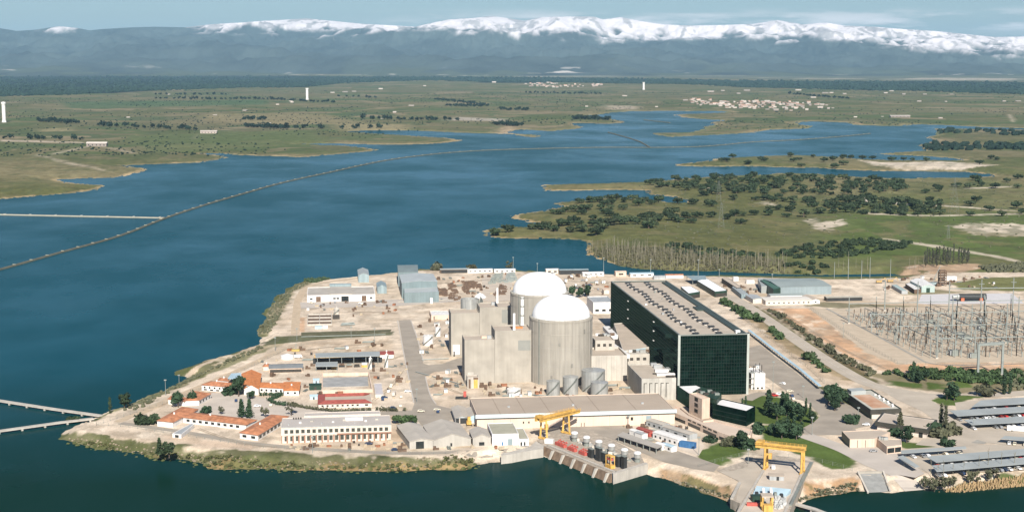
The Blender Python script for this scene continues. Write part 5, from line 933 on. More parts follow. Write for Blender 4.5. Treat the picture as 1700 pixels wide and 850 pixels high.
def pump(px, pb, proto=[None]):
    if proto[0] is None:
        t = thing('pump_motor', 'white capped pump motor in the row on the intake deck', 'pump', (0, 0, 0), 'pump motors on the intake deck'); mb = MB(); mb.rev(0, 0, [(1.7, 0), (1.7, 1.2), (1.2, 1.4), (1.2, 2.2)], 20); mb.build('base', steeld, t); mb = MB(); mb.rev(0, 0, [(1.75, 2.2), (1.9, 2.6), (1.9, 4.4), (1.7, 4.7)], 20); mb.build('motor', silver, t)
        mb = MB(); mb.rev(0, 0, [(2.1, 4.6), (2.1, 5.1), (1.6, 5.7), (.1, 6.0)], 20); mb.build('cap', white, t); proto[0] = t
    place(proto[0], (*G(px, pb), .28))
for p in ((953.6, 733), (973.7, 740.5), (994, 747.5), (1015, 754), (1036.6, 761.5), (1058, 767)): pump(*p)
for i, (x0, x1, yb, yt) in enumerate(((976,986.5,759,744),(988,1000,764,742),(998,1008,766.5,750),(1019.5,1029.5,774,756),(1030.5,1039.5,778,757))):
    a = Vector(G(x0, yb)); b = a+wd_*((x1-x0)/2.9); n_ = -wn; q = [tuple(a), tuple(b), tuple(b+n_*2), tuple(a+n_*2)]; h = (yb-yt)/2.9; r = start('screen_housing', ('leftmost black screen housing on the pump deck', 'tall black screen housing, second from the left on the pump deck', 'black screen housing left of the yellow rake machine', 'black screen housing just right of the yellow rake machine', 'tall black screen housing at the right end of the pump deck')[i], 'housing', q); mb = MB(); mb.prism(q, .2, h); mb.build('casing', blackm, r); mb = MB(); mb.prism(inset(q, -.15), h, h+.25, True); mb.build('lid', steeld, r)
for i, (px, pb, w_) in enumerate(((931,741,9),(950,748.5,7),(968,755,6))):
    p = Vector(G(px, pb)); r = thing('screen_rake', ('big red screen rake nearest the yellow portal crane', 'middle red screen rake on the pump deck', 'red screen rake nearest the black housings')[i], 'machine', (*p, .28)); 
    for k in range(3): m_ = MB(); c = p+wd_*((k-1)*w_*.36); m_.beam((*(c-wd_*w_*.16), 1.2), (*(c+wd_*w_*.16), 1.2), 2.2, 1.8); m_.build('basket', redp, r); m_ = MB(); m_.beam((*(c+wn), 2.), (*(c-wn*2.2), 3.3), .35); m_.build('arm', redp, r)
    m_ = MB(); m_.beam((*(p-wd_*w_*.5-wn*1.6), 2.6), (*(p+wd_*w_*.5-wn*1.6), 2.6), .5); m_.build('rail', redp, r)
p = Vector(G(1013, 777)); r = thing('rake_machine', 'yellow framed rake machine with a red hoist on the pump deck', 'machine', (*p, .28))
for i in (-1, 1):
    for j in (-1, 1): m_ = MB(); c = p+wd_*(i*2.3)+wn*(j*1.2); m_.beam((*c, .28), (*c, 7), .4); m_.build('leg', yellow, r)
m_ = MB(); m_.beam((*(p-wd_*2.6), .9+.3), (*(p+wd_*2.6), 1.2), 3, 1.8); m_.build('base', yellow, r); m_ = MB(); m_.beam((*(p-wd_*2.6), 7), (*(p+wd_*2.6), 7), 2.8, .5); m_.build('top', yellow, r); m_ = MB(); m_.beam((*(p-wd_*1.7), 5.2), (*(p+wd_*1.7), 5.2), 1.8, 1.2); m_.build('hoist', redp, r)
r = tag(rbox(None, 'control_hut', 912, 735, .28, 5, 3, 2.4, white, -.35), 'white box hut by the left foot of the left portal crane', 'hut')
for k in range(22):
    p = Vector(G(948+k*4.6, 728+k*1.75+3*R_())); r = tag(MB().box(p.x-.9, p.x+.9+R_(), p.y-.6, p.y+.6, .2, 1+1.2*R_()).build('deck_box', (conc3, steeld, pinkw, silver)[k % 4], None, (*p, .28)), 'small pale box in the clutter along the road behind the pump motors', 'box', 'boxes behind the pump motors')
def crane(name, label, fl, fr, h, ol, orr, wb_, z=.3):
    """portal crane: feet of the left and right frame (px), clear height, overhangs (m), wheel base"""
    a, b = Vector(G(*fl)), Vector(G(*fr)); d = (b-a).normalized(); n_ = Vector((-d.y, d.x)); r = thing(name, label, 'crane', (*a, z))
    for f in (a, b):
        for j in (-1, 1): m_ = MB(); c = f+n_*(wb_/2*j); c2 = f+n_*(wb_*.36*j); m_.beam((*c, z), (*c2, z+h), 1.0, 1.2); m_.build('leg', yellow, r)
        m_ = MB(); m_.beam((*(f-n_*(wb_/2+1.2)), z+.6), (*(f+n_*(wb_/2+1.2)), z+.6), 1.1, 1.0); m_.build('sill', yellow, r)
        m_ = MB(); m_.beam((*(f-n_*wb_*.4), z+h*.55), (*(f+n_*wb_*.4), z+h*.55), .5, .5); m_.build('brace', yellow, r)
    for j in (-1, 1):
        s, e = a-d*ol+n_*(wb_*.34*j), b+d*orr+n_*(wb_*.34*j); m_ = MB(); m_.beam((*s, z+h+.9), (*e, z+h+.9), 1.1, 1.9); m_.build('girder', yellow, r)
        m_ = MB(); s2, e2 = s+n_*(.9*j), e+n_*(.9*j)
        for zz in (2.3, 2.9): m_.beam((*s2, z+h+zz), (*e2, z+h+zz), .12)
        kk = int((e-s).length/2.2)
        for k in range(kk+1): p = s2+(e2-s2)*(k/kk); m_.beam((*p, z+h+1.6), (*p, z+h+2.95), .12)
        m_.build('railing', yellow, r); m_ = MB(); m_.beam((*(s+n_*j*.6), z+h+1.75), (*(e+n_*j*.6), z+h+1.75), 1.2, .15); m_.build('walkway', yellow, r)
    c = a-d*ol*.6; m_ = MB(); m_.beam((*(c-d*1.8), z+h+2.7), (*(c+d*1.8), z+h+2.7), wb_*.8, 1.6); m_.build('trolley', yellow, r); m_ = MB(); c = a+(b-a)*.12; m_.beam((*(c-d*.8), z+h*.62), (*(c+d*.8), z+h*.62), 1.8, 3.); m_.build('cab', mat('cab yellow', (.60, .36, .10), .5), r)
    return r
crane('portal_crane', 'yellow portal crane standing at the left end of the pump deck', (902.5,729.5), (940,720), 11.2, 5, 9.5, 5.5)
crane('portal_crane', 'big yellow portal crane straddling the intake pier at the lower right', (1271,779), (1332,786), 12, 5.2, 1.2, 6)
# second intake pier
solid('intake_pier', 'broad concrete pier running into the water under the lower right crane', 'pier', [(1226,799),(1212.5,829),(1229,836),(1205,890),(1296,890),(1314,842),(1352,766),(1290,756),(1246,762),(1190,781)], .2, -10, conw)
sheet('road', [(1193,783),(1226,798),(1228,805),(1222,830),(1230,834),(1268,779),(1256,770),(1245,768),(1240,776),(1215,782)], asph2, .24); sheet('pier_deck', [(1273,776),(1292,764),(1345,769),(1311,841),(1290,885),(1208,885)], mat('pier deck concrete', (.48, .41, .33), .9, .12, .12), .26)
for (a, b, nm, lb, m_, w_) in (((1270,778), (1206,886), 'crane_rail', 'left crane rail wall of the lower right pier', conc3, 1.3), ((1332,786), (1288,886), 'crane_rail', 'right crane rail wall of the lower right pier', conc3, 1.3), ((1347,769), (1312,840), 'parapet', 'dark edged parapet on the right side of the lower right pier', steeld, 1.6), ((1228,803), (1215,829), 'parapet', 'short concrete parapet at the left corner of the lower right pier', conc3, 1.6)):
    mb = MB(); p, s = G(*a), G(*b); mb.beam((*p, .55), (*s, .55), w_, .9); tag(mb.build(nm, m_, None, (*p, .2)), lb, 'wall')
qq = oquad(1289.5, 798, 7.5, 3.2, -.12); r = start('pier_hut', 'low grey hut with a flat pale roof on the lower right pier', 'hut', qq); mb = MB(); mb.prism(qq, .25, 2.6); mb.build('wall', greyme, r); mb = MB(); mb.prism([(p[0], p[1]+(2 if i > 1 else 0)) for i, p in enumerate(inset(qq, -.3))], 2.6, 2.85, True); mb.build('roof', roofbeige, r); on(r, 'doorway', edge(qq, 0), .48, .66, .3, 2.3, blackm, .06)
q = [G(1250,819,1), G(1304,823,1), G(1313,812,2.4), G(1256,806.5,2.4)]; r = start('screen_cover', 'light blue sloping cover sheet on the lower right pier', 'cover', q); mb = MB(); mb.add([(*q[0], .9), (*q[1], .9), (*q[2], 2.6), (*q[3], 2.6), (*q[0], .2), (*q[1], .2), (*q[2], .2), (*q[3], .2)], [(0, 1, 2, 3), (4, 5, 1, 0), (5, 6, 2, 1), (6, 7, 3, 2), (7, 4, 0, 3)]); mb.build('cover', lblue, r)
for k in range(5): m_ = MB(); c = Vector(q[0])+(Vector(q[1])-Vector(q[0]))*(.12+.19*k); m_.box(c.x-.7, c.x+.7, c.y-1.3, c.y+1.2, .25, 2+.5*(k % 2)); m_.build('bracket', (blackm, steeld)[k % 2], r)
for i, (x, lb) in enumerate(((1269.5, 'left one of two white upright pipes on the lower right pier'), (1282, 'right one of two white upright pipes on the lower right pier'))): p = G(x, 828); mb = MB(); mb.tube((*p, .2), (p[0], p[1]+5, 4), .75, 10); tag(mb.build('white_pipe', white, None, (*p, .2)), lb, 'pipe')
r = tag(rbox(None, 'machine_box', 1257, 831, .26, 6, 4, 3, darkg), 'dark green machine box on the lower right pier', 'box'); r = tag(rbox(None, 'red_beam', 1253, 839, .26, 8, 1.6, 1.6, redp, -.1), 'red steel beam lying in front of the dark green machine box', 'beam')
p = Vector(G(1274, 848)); r = thing('rake_machine', 'yellow gate machine with a beige top at the bottom edge of the lower right pier', 'machine', (*p, .26))
for i in (-2.4, 2.4): 
    for j in (0, 5): m_ = MB(); m_.beam((p.x+i, p.y+j, .2), (p.x+i, p.y+j, 7), .7); m_.build('leg', yellow, r)
m_ = MB(); m_.box(p.x-2.9, p.x+2.9, p.y-.5, p.y+5.5, 7, 7.6); m_.build('top', roofbeige, r); m_ = MB(); m_.box(p.x-2.2, p.x+2.2, p.y-2.5, p.y+1, .3, 3.6); m_.build('body', yellow, r)
q = [Vector(G(*p)) for p in ((1286,846), (1303,846), (1309,828), (1288,826))]; r = start('machine_clutter', 'clutter of pale machine parts beside the yellow gate machine', 'machinery', q); mb = MB()
for k in range(60): c = q[0]+(q[1]-q[0])*R_()+(q[3]-q[0])*R_(); z = .3+1.8*R_(); w_ = .2+.7*R_(); mb.prism([(c.x-w_, c.y-w_*.6), (c.x+w_, c.y-w_*.8), (c.x+w_*.7, c.y+w_), (c.x-w_, c.y+w_*.7)], .2, z)
o = mb.build('parts', mat('pale machine parts', (.42, .42, .40), .6, .4, .5), r); o['kind'] = 'stuff'
# ramp at the lower right
q = [G(1441,817,-4), G(1478,815.5,-4), G(1466,786,0), G(1424,787,0)]; r = start('slipway', 'grey concrete slipway running down into the water', 'ramp', q); mb = MB(); mb.add([(*q[0], -4.9), (*q[1], -4.9), (*q[2], .5), (*q[3], .5), (*q[0], -9), (*q[1], -9), (*q[2], -9), (*q[3], -9)], [(0, 1, 2, 3), (4, 5, 1, 0), (5, 6, 2, 1), (6, 7, 3, 2), (7, 4, 0, 3)]); mb.build('slab', mat('grey ramp concrete', (.24, .24, .225), .9, .15, .3), r)
for a, b in ((0, 3), (1, 2)): m_ = MB(); m_.beam((*q[a], -4.3), (*q[b], 1.2), .9, 1.2); m_.build('side_wall', conc3, r)
m_ = MB(); m_.beam((*q[3], .9), (*q[2], .9), .8, 1.3); m_.build('head_wall', conc, r)
# jetties and the long dike
def jetty(name, label, pts, w_, m, ztop, pier_step, k=1, piers=conc3, pw=1.2, cat='jetty', lamp=None, th=.8, out=0.):
    pl = smooth_line([G(a, b, ztop) for a, b in pts], k) if k > 1 else [G(a, b, ztop) for a, b in pts]; r = thing(name, label, cat, (*pl[0], WZ))
    A = offs(pl, w_/2); B = offs(pl, -w_/2); n = len(pl); A2 = offs(pl, w_/2+out); B2 = offs(pl, -w_/2-out); zb = ztop-th
    mb = MB(); vs = [(*p, ztop) for p in A]+[(*p, ztop) for p in B]+[(*p, zb) for p in A2]+[(*p, zb) for p in B2]; fs = []
    for i in range(n-1): fs += [(n+i, n+i+1, i+1, i), (i, i+1, 2*n+i+1, 2*n+i), (3*n+i, 3*n+i+1, n+i+1, n+i), (2*n+i, 2*n+i+1, 3*n+i+1, 3*n+i)]
    fs += [(0, 2*n, 3*n, n), (n-1, 2*n-1, 4*n-1, 3*n-1)]; mb.add(vs, fs); mb.build('deck', m, r)
    pts_ = []; acc = 0
    for i in range(n-1):
        a, b = Vector(pl[i]), Vector(pl[i+1]); L = (b-a).length; d = (b-a)/L
        while acc < L: pts_.append((a+d*acc, d)); acc += pier_step
        acc -= L
    extra = MB()
    for j, (p, d) in enumerate(pts_):
        m_ = MB() if j < 99 else extra; n_ = Vector((-d.y, d.x)); 
        if lamp: m_.beam((*(p-n_*(w_/2+.3)), ztop+.4), (*(p+n_*(w_/2+.3)), ztop+.4), pw, .8)
        else: m_.beam((*p, WZ-4), (*p, zb), pw, w_*.9, (*n_, 0))
        if j < 99: m_.build('pier', piers, r)
    if extra.v: o = extra.build('pier', piers, r); o['kind'] = 'stuff'
    return r
jetty('footbridge', 'upper one of two pale concrete footbridges reaching the plant shore from the left', [(-120,645), (0,664), (90,678), (168,689)], 3.4, conc3, -2.6, 16)
jetty('footbridge', 'lower one of two pale concrete footbridges reaching the plant shore from the left', [(-120,733), (0,714), (100,700), (155,693.5)], 3.6, conc3, -2.6, 14)
jetty('footbridge', 'concrete footbridge leaving the lower right pier towards the bottom edge', [(1318,834), (1350,843), (1420,870)], 3, conc3, -2.2, 12)
dikem = mat('weathered dike concrete', (.105, .098, .068), .95, .2, .08)
jetty('dike', 'long curved dike crossing the whole lake', [(-150,485), (0,446), (100,418), (200,390), (275,361), (340,339.5), (400,322), (470,302.5), (550,285), (640,266), (720,255.5), (800,249.5), (900,246.3), (1000,244.3), (1080,244.5), (1150,243.5), (1200,240.3), (1250,235.5), (1330,231.5), (1400,226), (1445,221.5)], 3.2, dikem, -3.2, 40, 6, mat('dike marker', (.24, .225, .17), .9), .9, 'dike', 1, 2, .8)
jetty('dike', 'straight pale dike joining the long curved dike from the left edge', [(-150,351), (0,355.5), (120,358), (275,361)], 4.5, mat('pale dike concrete', (.30, .275, .215), .95, .1, .1), -3.2, 40, 1, conc3, 1.4, 'dike', 1, 3, 1)
jetty('dike', 'short dark dike branching off the long curved dike far out in the lake', [(1010,219.5), (1045,229), (1063,235), (1080,244.5)], 2.4, dikem, -2.6, 120, 1, dikem, 2, 'dike', 1, 6, 4)
jetty('dike', 'thin far dike in the back bay near the white village', [(1070,199), (1112,203.5)], 5, dikem, -2.6, 150, 1, dikem, 2, 'dike', 1, 6, 4)
# trailer compound
canopy('open_shed', 'low grey roof over dark bays along the pump deck road', 'shed', rq(3.4, (1024,722.5), (1091,744), (1100,739.5), (1034,716.5)), mat('old grey roof', (.34, .31, .27), .9, .1, .2), 7, 2)
RZC = math.atan2(G(1091, 744)[1]-G(1024, 722.5)[1], G(1091, 744)[0]-G(1024, 722.5)[0])
for i, (a, b, w_, d_, h_, m1, m2, nw, lb) in enumerate(((1052,724,8,4,3,white,white,0,'white container behind the low grey roof'), (1060,727.5,7,4,3,white,greyme,0,'white and grey container beside the red container'), (1067,722,12,4,3,redp,tilered,0,'rusty red container in the trailer compound'), (1104,733.5,22,7,3.6,white,white,5,'white barrack with a row of windows in the trailer compound'), (1086,711,15,6,3.6,greyme,mat('pale grey corrugated roof',(0,0,0)),3,'grey roofed barrack nearest the long beige hall'), (1122,724,24,6,3.4,greyme,mat('pale grey corrugated roof',(0,0,0)),3,'long grey roofed barrack right of the white barrack'), (1093,746,6,4,3,white,white,1,'small white cabin, left one of two at the road'), (1106,748,9,4,3,white,lblue,2,'pale blue roofed cabin, right one of two at the road'))):
    qq = oquad(a, b, w_, d_, RZC); r = gable('site_cabin', lb, 'cabin', (qq, h_), m1, m2, .5, 'x', .2)
    if nw: windows(r, edge(qq, 0), nw, 1, 2.2, .35)
qq = oquad(1139.5, 743.5, 9.5, 3.2, RZC*.6); r = start('container', 'bright blue shipping container', 'container', qq); mb = MB(); mb.prism(qq, .1, 3.4); mb.build('box', bluep, r); on(r, 'door', edge(qq, 1), .05, .95, .3, 3.2, mat('dark blue paint', (.03, .10, .24), .5), .05)
for k in range(9): on(r, 'rib', edge(qq, 0), .05+.1*k, .08+.1*k, .2, 3.3, mat('dark blue paint', (0, 0, 0)), .06)

# ------------------------------------------------------------------ switchyard
SO = Vector(G(1545, 598)); SU = Vector((-math.sin(AX), math.cos(AX))); SV = Vector((math.cos(AX), math.sin(AX)))
def S(u, v): return SO+SU*u+SV*v
def gantry(name, label, a, b, h, w_=.9, lat=True, group='steel portals of the switchyard', spike=0):
    a, b = Vector(a), Vector(b); r = thing(name, label, 'portal', (*a, 0), group); d = (b-a).normalized()
    for p in (a, b): m_ = MB(); m_.beam((*p, -.2), (*p, h+spike), w_*.85); m_.build('column', steel, r)
    m_ = MB(); m_.beam((*a, h-.5), (*b, h-.5), w_*.8, w_); m_.build('beam', steel, r)
    return r
GL = 'grey steel portal spanning the bays of the switchyard'
for i, (u, h) in enumerate(((8, 15), (62, 15), (118, 15), (172, 15))):
    for j in range(7):
        v0 = -2+j*24
        if i == 0 and j == 0: v0 = 3
        gantry('bus_portal', GL, S(u, v0), S(u, v0+24), h, .6, spike=(5 if (i+j) % 2 else 1))
for j in range(5):
    for u0 in (8, 62, 118): gantry('bay_portal', 'grey steel portal running front to back through the switchyard', S(u0, 12+j*27), S(u0+54, 12+j*27), 11, .5, group='front to back portals of the switchyard')
def mast(px, pb, yt, label, grp='tall masts of the switchyard', w_=1.5):
    X, Y = G(px, pb); h = zat(Y, yt); r = thing('steel_mast', label, 'mast', (X, Y, 0), grp); m_ = MB(); m_.tube((X, Y, -.2), (X, Y, h), w_*.42, 8, w_*.25); m_.build('shaft', steel, r); m_ = MB(); m_.beam((X-2.4, Y, h*.86), (X+2.4, Y, h*.86), .4); m_.build('cross_arm', steel, r); m_ = MB(); m_.prism([(X-1, Y-1), (X+1, Y-1), (X+1, Y+1), (X-1, Y+1)], -.2, .8); m_.build('footing', conc3, r)
for px, pb, yt in ((1468.5,516,467), (1522,537,467), (1575,517,467), (1628,517,464), (1681,515,461), (1555,595,518), (1618,593,541), (1612,564,506), (1634,545,492), (1580,559,492), (1670,569,504), (1690,546,492), (1409,537,511), (1494.5,557,516)): mast(px, pb, yt, 'tall grey steel mast standing among the switchyard gear')
for i in range(4): X, Y = G((1468.5, 1522, 1575, 1628)[i], 517); X2, Y2 = G((1522, 1575, 1628, 1681)[i], 516); 
X, Y = G(1575, 517); X2, Y2 = G(1760, 515); mb = MB(); z = zat(Y, 479); mb.beam((X, Y, z), (X2, Y2, z), .7); tag(mb.build('line_beam', steel, None, (X, Y, z)), 'long high steel beam along the back of the switchyard', 'beam')
r = gantry('line_portal', 'near grey steel portal on concrete feet in front of the switchyard', G(1623, 627), G(1663, 624), zat(G(1623, 627)[1], 571), 1.7, group=None)
for px, pb in ((1623, 627), (1663, 624)): X, Y = G(px, pb); m_ = MB(); m_.prism([(X-2, Y-2), (X+2, Y-2), (X+2, Y+2), (X-2, Y+2)], -.2, 1.6); m_.build('footing', conc3, r)
for k in range(3): X, Y = G(1634+k*9, 626); z = zat(Y, 576); m_ = MB(); m_.tube((X, Y, z-3.5), (X, Y, z), .3, 6); m_.build('insulator', brownm, r)
def gear(kind, proto={}):
    if kind in proto: return proto[kind]
    if kind == 0: t = thing('insulator_post', 'slim insulator on a grey steel stand in the switchyard rows', 'insulator', (0, 0, 0), 'insulator posts of the switchyard'); m_ = MB(); m_.beam((0, 0, -.1), (0, 0, 3.4), .45); m_.build('stand', steel, t); m_ = MB(); m_.rev(0, 0, [(.32, 3.4), (.22, 3.8), (.32, 4.2), (.22, 4.6), (.32, 5), (.22, 5.4), (.3, 6.2)], 7); m_.build('insulator', brownm, t)
    elif kind == 1:
        t = thing('circuit_breaker', 'grey circuit breaker on two legs in the switchyard rows', 'breaker', (0, 0, 0), 'circuit breakers of the switchyard')
        for s in (-.9, .9): m_ = MB(); m_.beam((s, 0, -.1), (s, 0, 2.6), .3); m_.build('leg', steel, t)
        m_ = MB(); m_.box(-1.4, 1.4, -.6, .6, 2.6, 3.4); m_.build('tank', steeld, t); m_ = MB(); m_.tube((0, 0, 3.4), (-1.3, 0, 6.4), .26, 6); m_.build('bushing', brownm, t); m_ = MB(); m_.tube((0, 0, 3.4), (1.3, 0, 6.4), .26, 6); m_.build('bushing', brownm, t)
    elif kind == 2:
        t = thing('disconnector', 'tall forked disconnector in the switchyard rows', 'switch', (0, 0, 0), 'disconnectors of the switchyard'); m_ = MB(); m_.beam((0, 0, -.1), (0, 0, 5.5), .5); m_.build('stand', steel, t)
        m_ = MB(); m_.beam((-2, 0, 5.6), (2, 0, 5.6), .3); m_.build('beam', steel, t)
        for s in (-1.8, 0, 1.8): m_ = MB(); m_.tube((s, 0, 5.7), (s, 0, 7.6), .2, 6); m_.build('insulator', steeld, t)
    else: t = thing('transformer', 'grey finned transformer tank in the switchyard', 'transformer', (0, 0, 0), 'transformer tanks of the switchyard'); m_ = MB(); m_.box(-2.4, 2.4, -1.6, 1.6, .1, 3.8); m_.build('tank', steeld, t); m_ = MB(); m_.box(-3.2, -2.5, -1.4, 1.4, .6, 3.4); m_.build('radiator', greyme, t); m_ = MB(); m_.tube((0, 0, 3.8), (0, 0, 6.4), .3, 6); m_.build('bushing', brownm, t)
    proto[kind] = t; return t
rs = random.Random(5)
for iv in range(25):
    for iu in range(16):
        u = 5+iu*11.8+rs.uniform(-2, 2); v = -6+iv*6.0+rs.uniform(-1, 1)
        if v < (30 if u < 14 else -4) or (u < 20 and v > 30 and rs.random() < .35): continue
        x = rs.random(); k = 0 if x < .66 else 1 if x < .83 else 2 if x < .95 else 3; p = S(u, v)
        q = place(gear(k), (*p, 0), AX+(math.pi/2 if rs.random() < .4 else 0), rs.uniform(.85, 1.35))
for j in range(24):
    v = -3+j*6; u0, u1 = rs.choice([(5, 90), (20, 178), (60, 178), (8, 130)]); z = rs.choice([6.2, 6.2, 8.2]); mb = MB(); mb.tube((*S(u0, v), z), (*S(u1, v), z), .14, 5); tag(mb.build('busbar', steel, None, (*S(u0, v), z)), 'long grey busbar tube running front to back over the switchyard', 'busbar', 'front to back busbars of the switchyard')
for j in range(15):
    u = 10+j*11.5; mb = MB(); z = rs.choice([5.8, 7, 10.8]); mb.tube((*S(u, rs.uniform(-4, 30)), z), (*S(u, rs.uniform(90, 150)), z), .13, 5); tag(mb.build('busbar', steel, None, (*S(u, 0), z)), 'long grey busbar tube running left to right over the switchyard', 'busbar', 'left to right busbars of the switchyard')
ribbon('cable_trench', [(1372,512), (1400,527), (1470,565), (1520,592), (1545,603), (1600,606), (1760,602)], 2.2, gravel, .15)
def fence(label, pts, h_, step=6., col=steeld, name='fence', z=0):
    pl = [G(*p) for p in pts]; r = thing(name, label, 'fence', (*pl[0], z)); mb = MB(); posts = []
    for i in range(len(pl)-1):
        a, b = Vector(pl[i]), Vector(pl[i+1]); L = (b-a).length; n_ = max(1, int(L/step))
        for k in range(n_): posts.append(a+(b-a)*(k/n_))
    gz = ground_z([tuple(p) for p in posts])
    for i, (p, g) in enumerate(zip(posts, gz)):
        mb.beam((*p, g-.2), (*p, g+h_), .14)
        if i+1 < len(posts) and (posts[i+1]-p).length < step*2.2:
            for zz in (.25, .6, .97): mb.beam((*p, g+h_*zz), (*posts[i+1], gz[i+1]+h_*zz), .05)
    mb.build('mesh_panel', col, r); return r
fence('grey mesh fence round the switchyard', [(1330,508), (1345,513), (1440,577), (1490,604), (1600,607), (1760,603)], 2.4)
fence('grey mesh fence along the front shore track', [(160,706), (200,708), (300,722), (420,742), (560,751), (680,755), (800,751), (870,745)], 2.2)
fence('grey mesh fence along the left shore track', [(160,706), (300,662), (400,618), (480,578), (520,570)], 2.2)
fence('grey mesh fence along the front of the green lawn by the lower right crane', [(1160,775), (1200,765), (1240,755), (1290,758), (1348,764), (1400,777), (1430,786)], 2.2)
fence('grey mesh fence along the big road beside the dark glass hall', [(1215,510), (1245,538), (1300,580), (1345,614), (1372,640)], 2.2)
# lamp and antenna poles
def lamp(px, pb, yt, label, head=True, grp=None, w_=.3):
    X, Y = G(px, pb); g = float(ground_z([(X, Y)])[0]); h = zat(Y, yt); r = thing('lamp_post', label, 'lamp post', (X, Y, g), grp); m_ = MB(); m_.tube((X, Y, g-.3), (X, Y, h), w_, 6, w_*.55); m_.build('pole', steel, r)
    if head: m_ = MB(); m_.box(X-.8, X+.8, Y-.4, Y+.4, h-.6, h+.1); m_.build('lamp_head', steel, r)
PL = 'tall floodlight pole along the back shore of the plant'
for px, pb, yt in ((852,450,427), (892,451,437), (1002,458,428), (1080,459,431), (1159,460,431), (1194,461,447), (1282,462,455)): lamp(px, pb, yt, PL, True, 'floodlight poles on the back shore')
for px, pb, yt in ((275,656,630), (519,752,725), (622,571,545), (583,562,542), (493,566,545), (457,583,560), (412,672,640), (297,624,622), (692,668,645), (1043,707,690), (1160,755,725), (1333,660,640), (1348,722,692), (1425,692,676), (1281,690,668), (1616,712,695), (1490,705,690), (1242,770,745), (1400,560,536), (1283,650,600)): lamp(px, pb, yt, 'slim grey lamp post standing inside the plant grounds', True, 'lamp posts of the plant grounds', .2)
for px, pb, yt in ((1385,462,435), (1408,464,430), (1430,463,432), (1444,462,427), (1478,462,430)): lamp(px, pb, yt, 'thin dark pole rising from the bare yard beside the inlet', False, 'thin poles of the back yard', .35)
# far lattice pylons
def pylon(px, pb, yt, label):
    X, Y = G(px, pb); g = float(ground_z([(X, Y)])[0]); h = zat(Y, yt)-g; r = thing('pylon', label, 'pylon', (X, Y, g)); b_ = h*.12
    for i in (-1, 1):
        for j in (-1, 1): m_ = MB(); m_.beam((X+i*b_, Y+j*b_, g-.3), (X+i*.5, Y+j*.5, g+h), .18); m_.build('leg', mat('dull pylon steel', (.125, .135, .115), .7, .1, .5), r)
    for k, f in enumerate((.68, .80, .92)): m_ = MB(); w_ = h*(.17-.025*k); m_.beam((X-w_, Y, g+h*f), (X+w_, Y, g+h*f), .24); m_.build('cross_arm', mat('dull pylon steel', (.125, .135, .115), .7, .1, .5), r)
    m_ = MB()
    for k in range(7):
        z0, z1 = k/7, (k+1)/7; a0, a1 = b_*(1-z0)+.5*z0, b_*(1-z1)+.5*z1
        for s in (-1, 1): m_.beam((X+s*a0, Y-a0, g+h*z0), (X-s*a1, Y-a1, g+h*z1), .16)
    m_.build('bracing', mat('dull pylon steel', (.125, .135, .115), .7, .1, .5), r)
pylon(1583, 356, 296, 'tallest lattice pylon on the green land right of the lake'); pylon(1574, 397, 374, 'short lattice pylon below the tallest one beside the bare earth'); pylon(1197, 378, 336, 'lattice pylon among the oaks of the near peninsula'); pylon(1193, 334, 300, 'farther lattice pylon at the back of the near peninsula')
# the tall white towers of the far plain
def wtower(px, pb, yt, wpx, label):
    X, Y = G(px, pb); g = float(ground_z([(X, Y)])[0]); h = zat(Y, yt); r_ = wpx/2*Y/FP; r = thing('water_tower', label, 'tower', (X, Y, g)); m_ = MB(); m_.rev(X, Y, [(r_*1.15, g-2), (r_*.85, g+h*.1), (r_*.85, h*.9)], 14); m_.build('shaft', white, r); m_ = MB(); m_.rev(X, Y, [(r_*.9, h*.88), (r_*1.1, h*.93), (r_*1.1, h), (r_*.3, h*1.02)], 14); m_.build('head', white, r)
wtower(7, 204, 170, 7, 'white tower at the far left edge of the plain'); wtower(510, 165, 147, 5, 'white tower on the plain left of the middle'); wtower(1068.5, 149, 137, 4, 'small white tower at the far edge of the plain right of the middle')
# ------------------------------------------------------------------ trees
def crown(seed, cl, leaves, lf, mname='crown'):
    """leaf faces on and in a set of clumps (x,y,z,rx,rz)"""
    rg = np.random.default_rng(seed); V = []; F = []
    for (cx, cy, cz, rx, rz) in cl:
        n_ = leaves; d = rg.normal(size=(n_, 3)); d /= np.linalg.norm(d, axis=1)[:, None]; rad = rg.uniform(.62, 1.22, n_)[:, None]
        c = d*rad*np.array([rx, rx, rz])+np.array([cx, cy, cz]); nrm = d+rg.normal(size=(n_, 3))*.55; nrm /= np.linalg.norm(nrm, axis=1)[:, None]
        a = np.cross(nrm, rg.normal(size=(n_, 3))); a /= np.linalg.norm(a, axis=1)[:, None]; b_ = np.cross(nrm, a); s = lf*rg.uniform(.6, 1.7, n_)[:, None]
        q = np.stack([c-a*s-b_*s*.7, c+a*s-b_*s*.7, c+a*s*.8+b_*s*.7, c-a*s*.6+b_*s*.9], 1).reshape(-1, 3); o = len(V); V += q.tolist(); F += [(o+4*i, o+4*i+1, o+4*i+2, o+4*i+3) for i in range(n_)]
        # opaque heart of the clump
        o = len(V); k = .58; m = 7
        for zz, rr in ((-.9, .35), (-.3, .95), (.35, .9), (.9, .35)):
            for i in range(m): t = 2*math.pi*i/m; j = rg.uniform(.8, 1.1); V.append([cx+rx*k*rr*j*math.cos(t), cy+rx*k*rr*j*math.sin(t), cz+rz*k*zz])
        for l_ in range(3):
            for i in range(m): F.append((o+l_*m+i, o+l_*m+(i+1) % m, o+(l_+1)*m+(i+1) % m, o+(l_+1)*m+i))
        F += [tuple(o+3*m+i for i in range(m)), tuple(o+i for i in range(m))[::-1]]
    return V, F
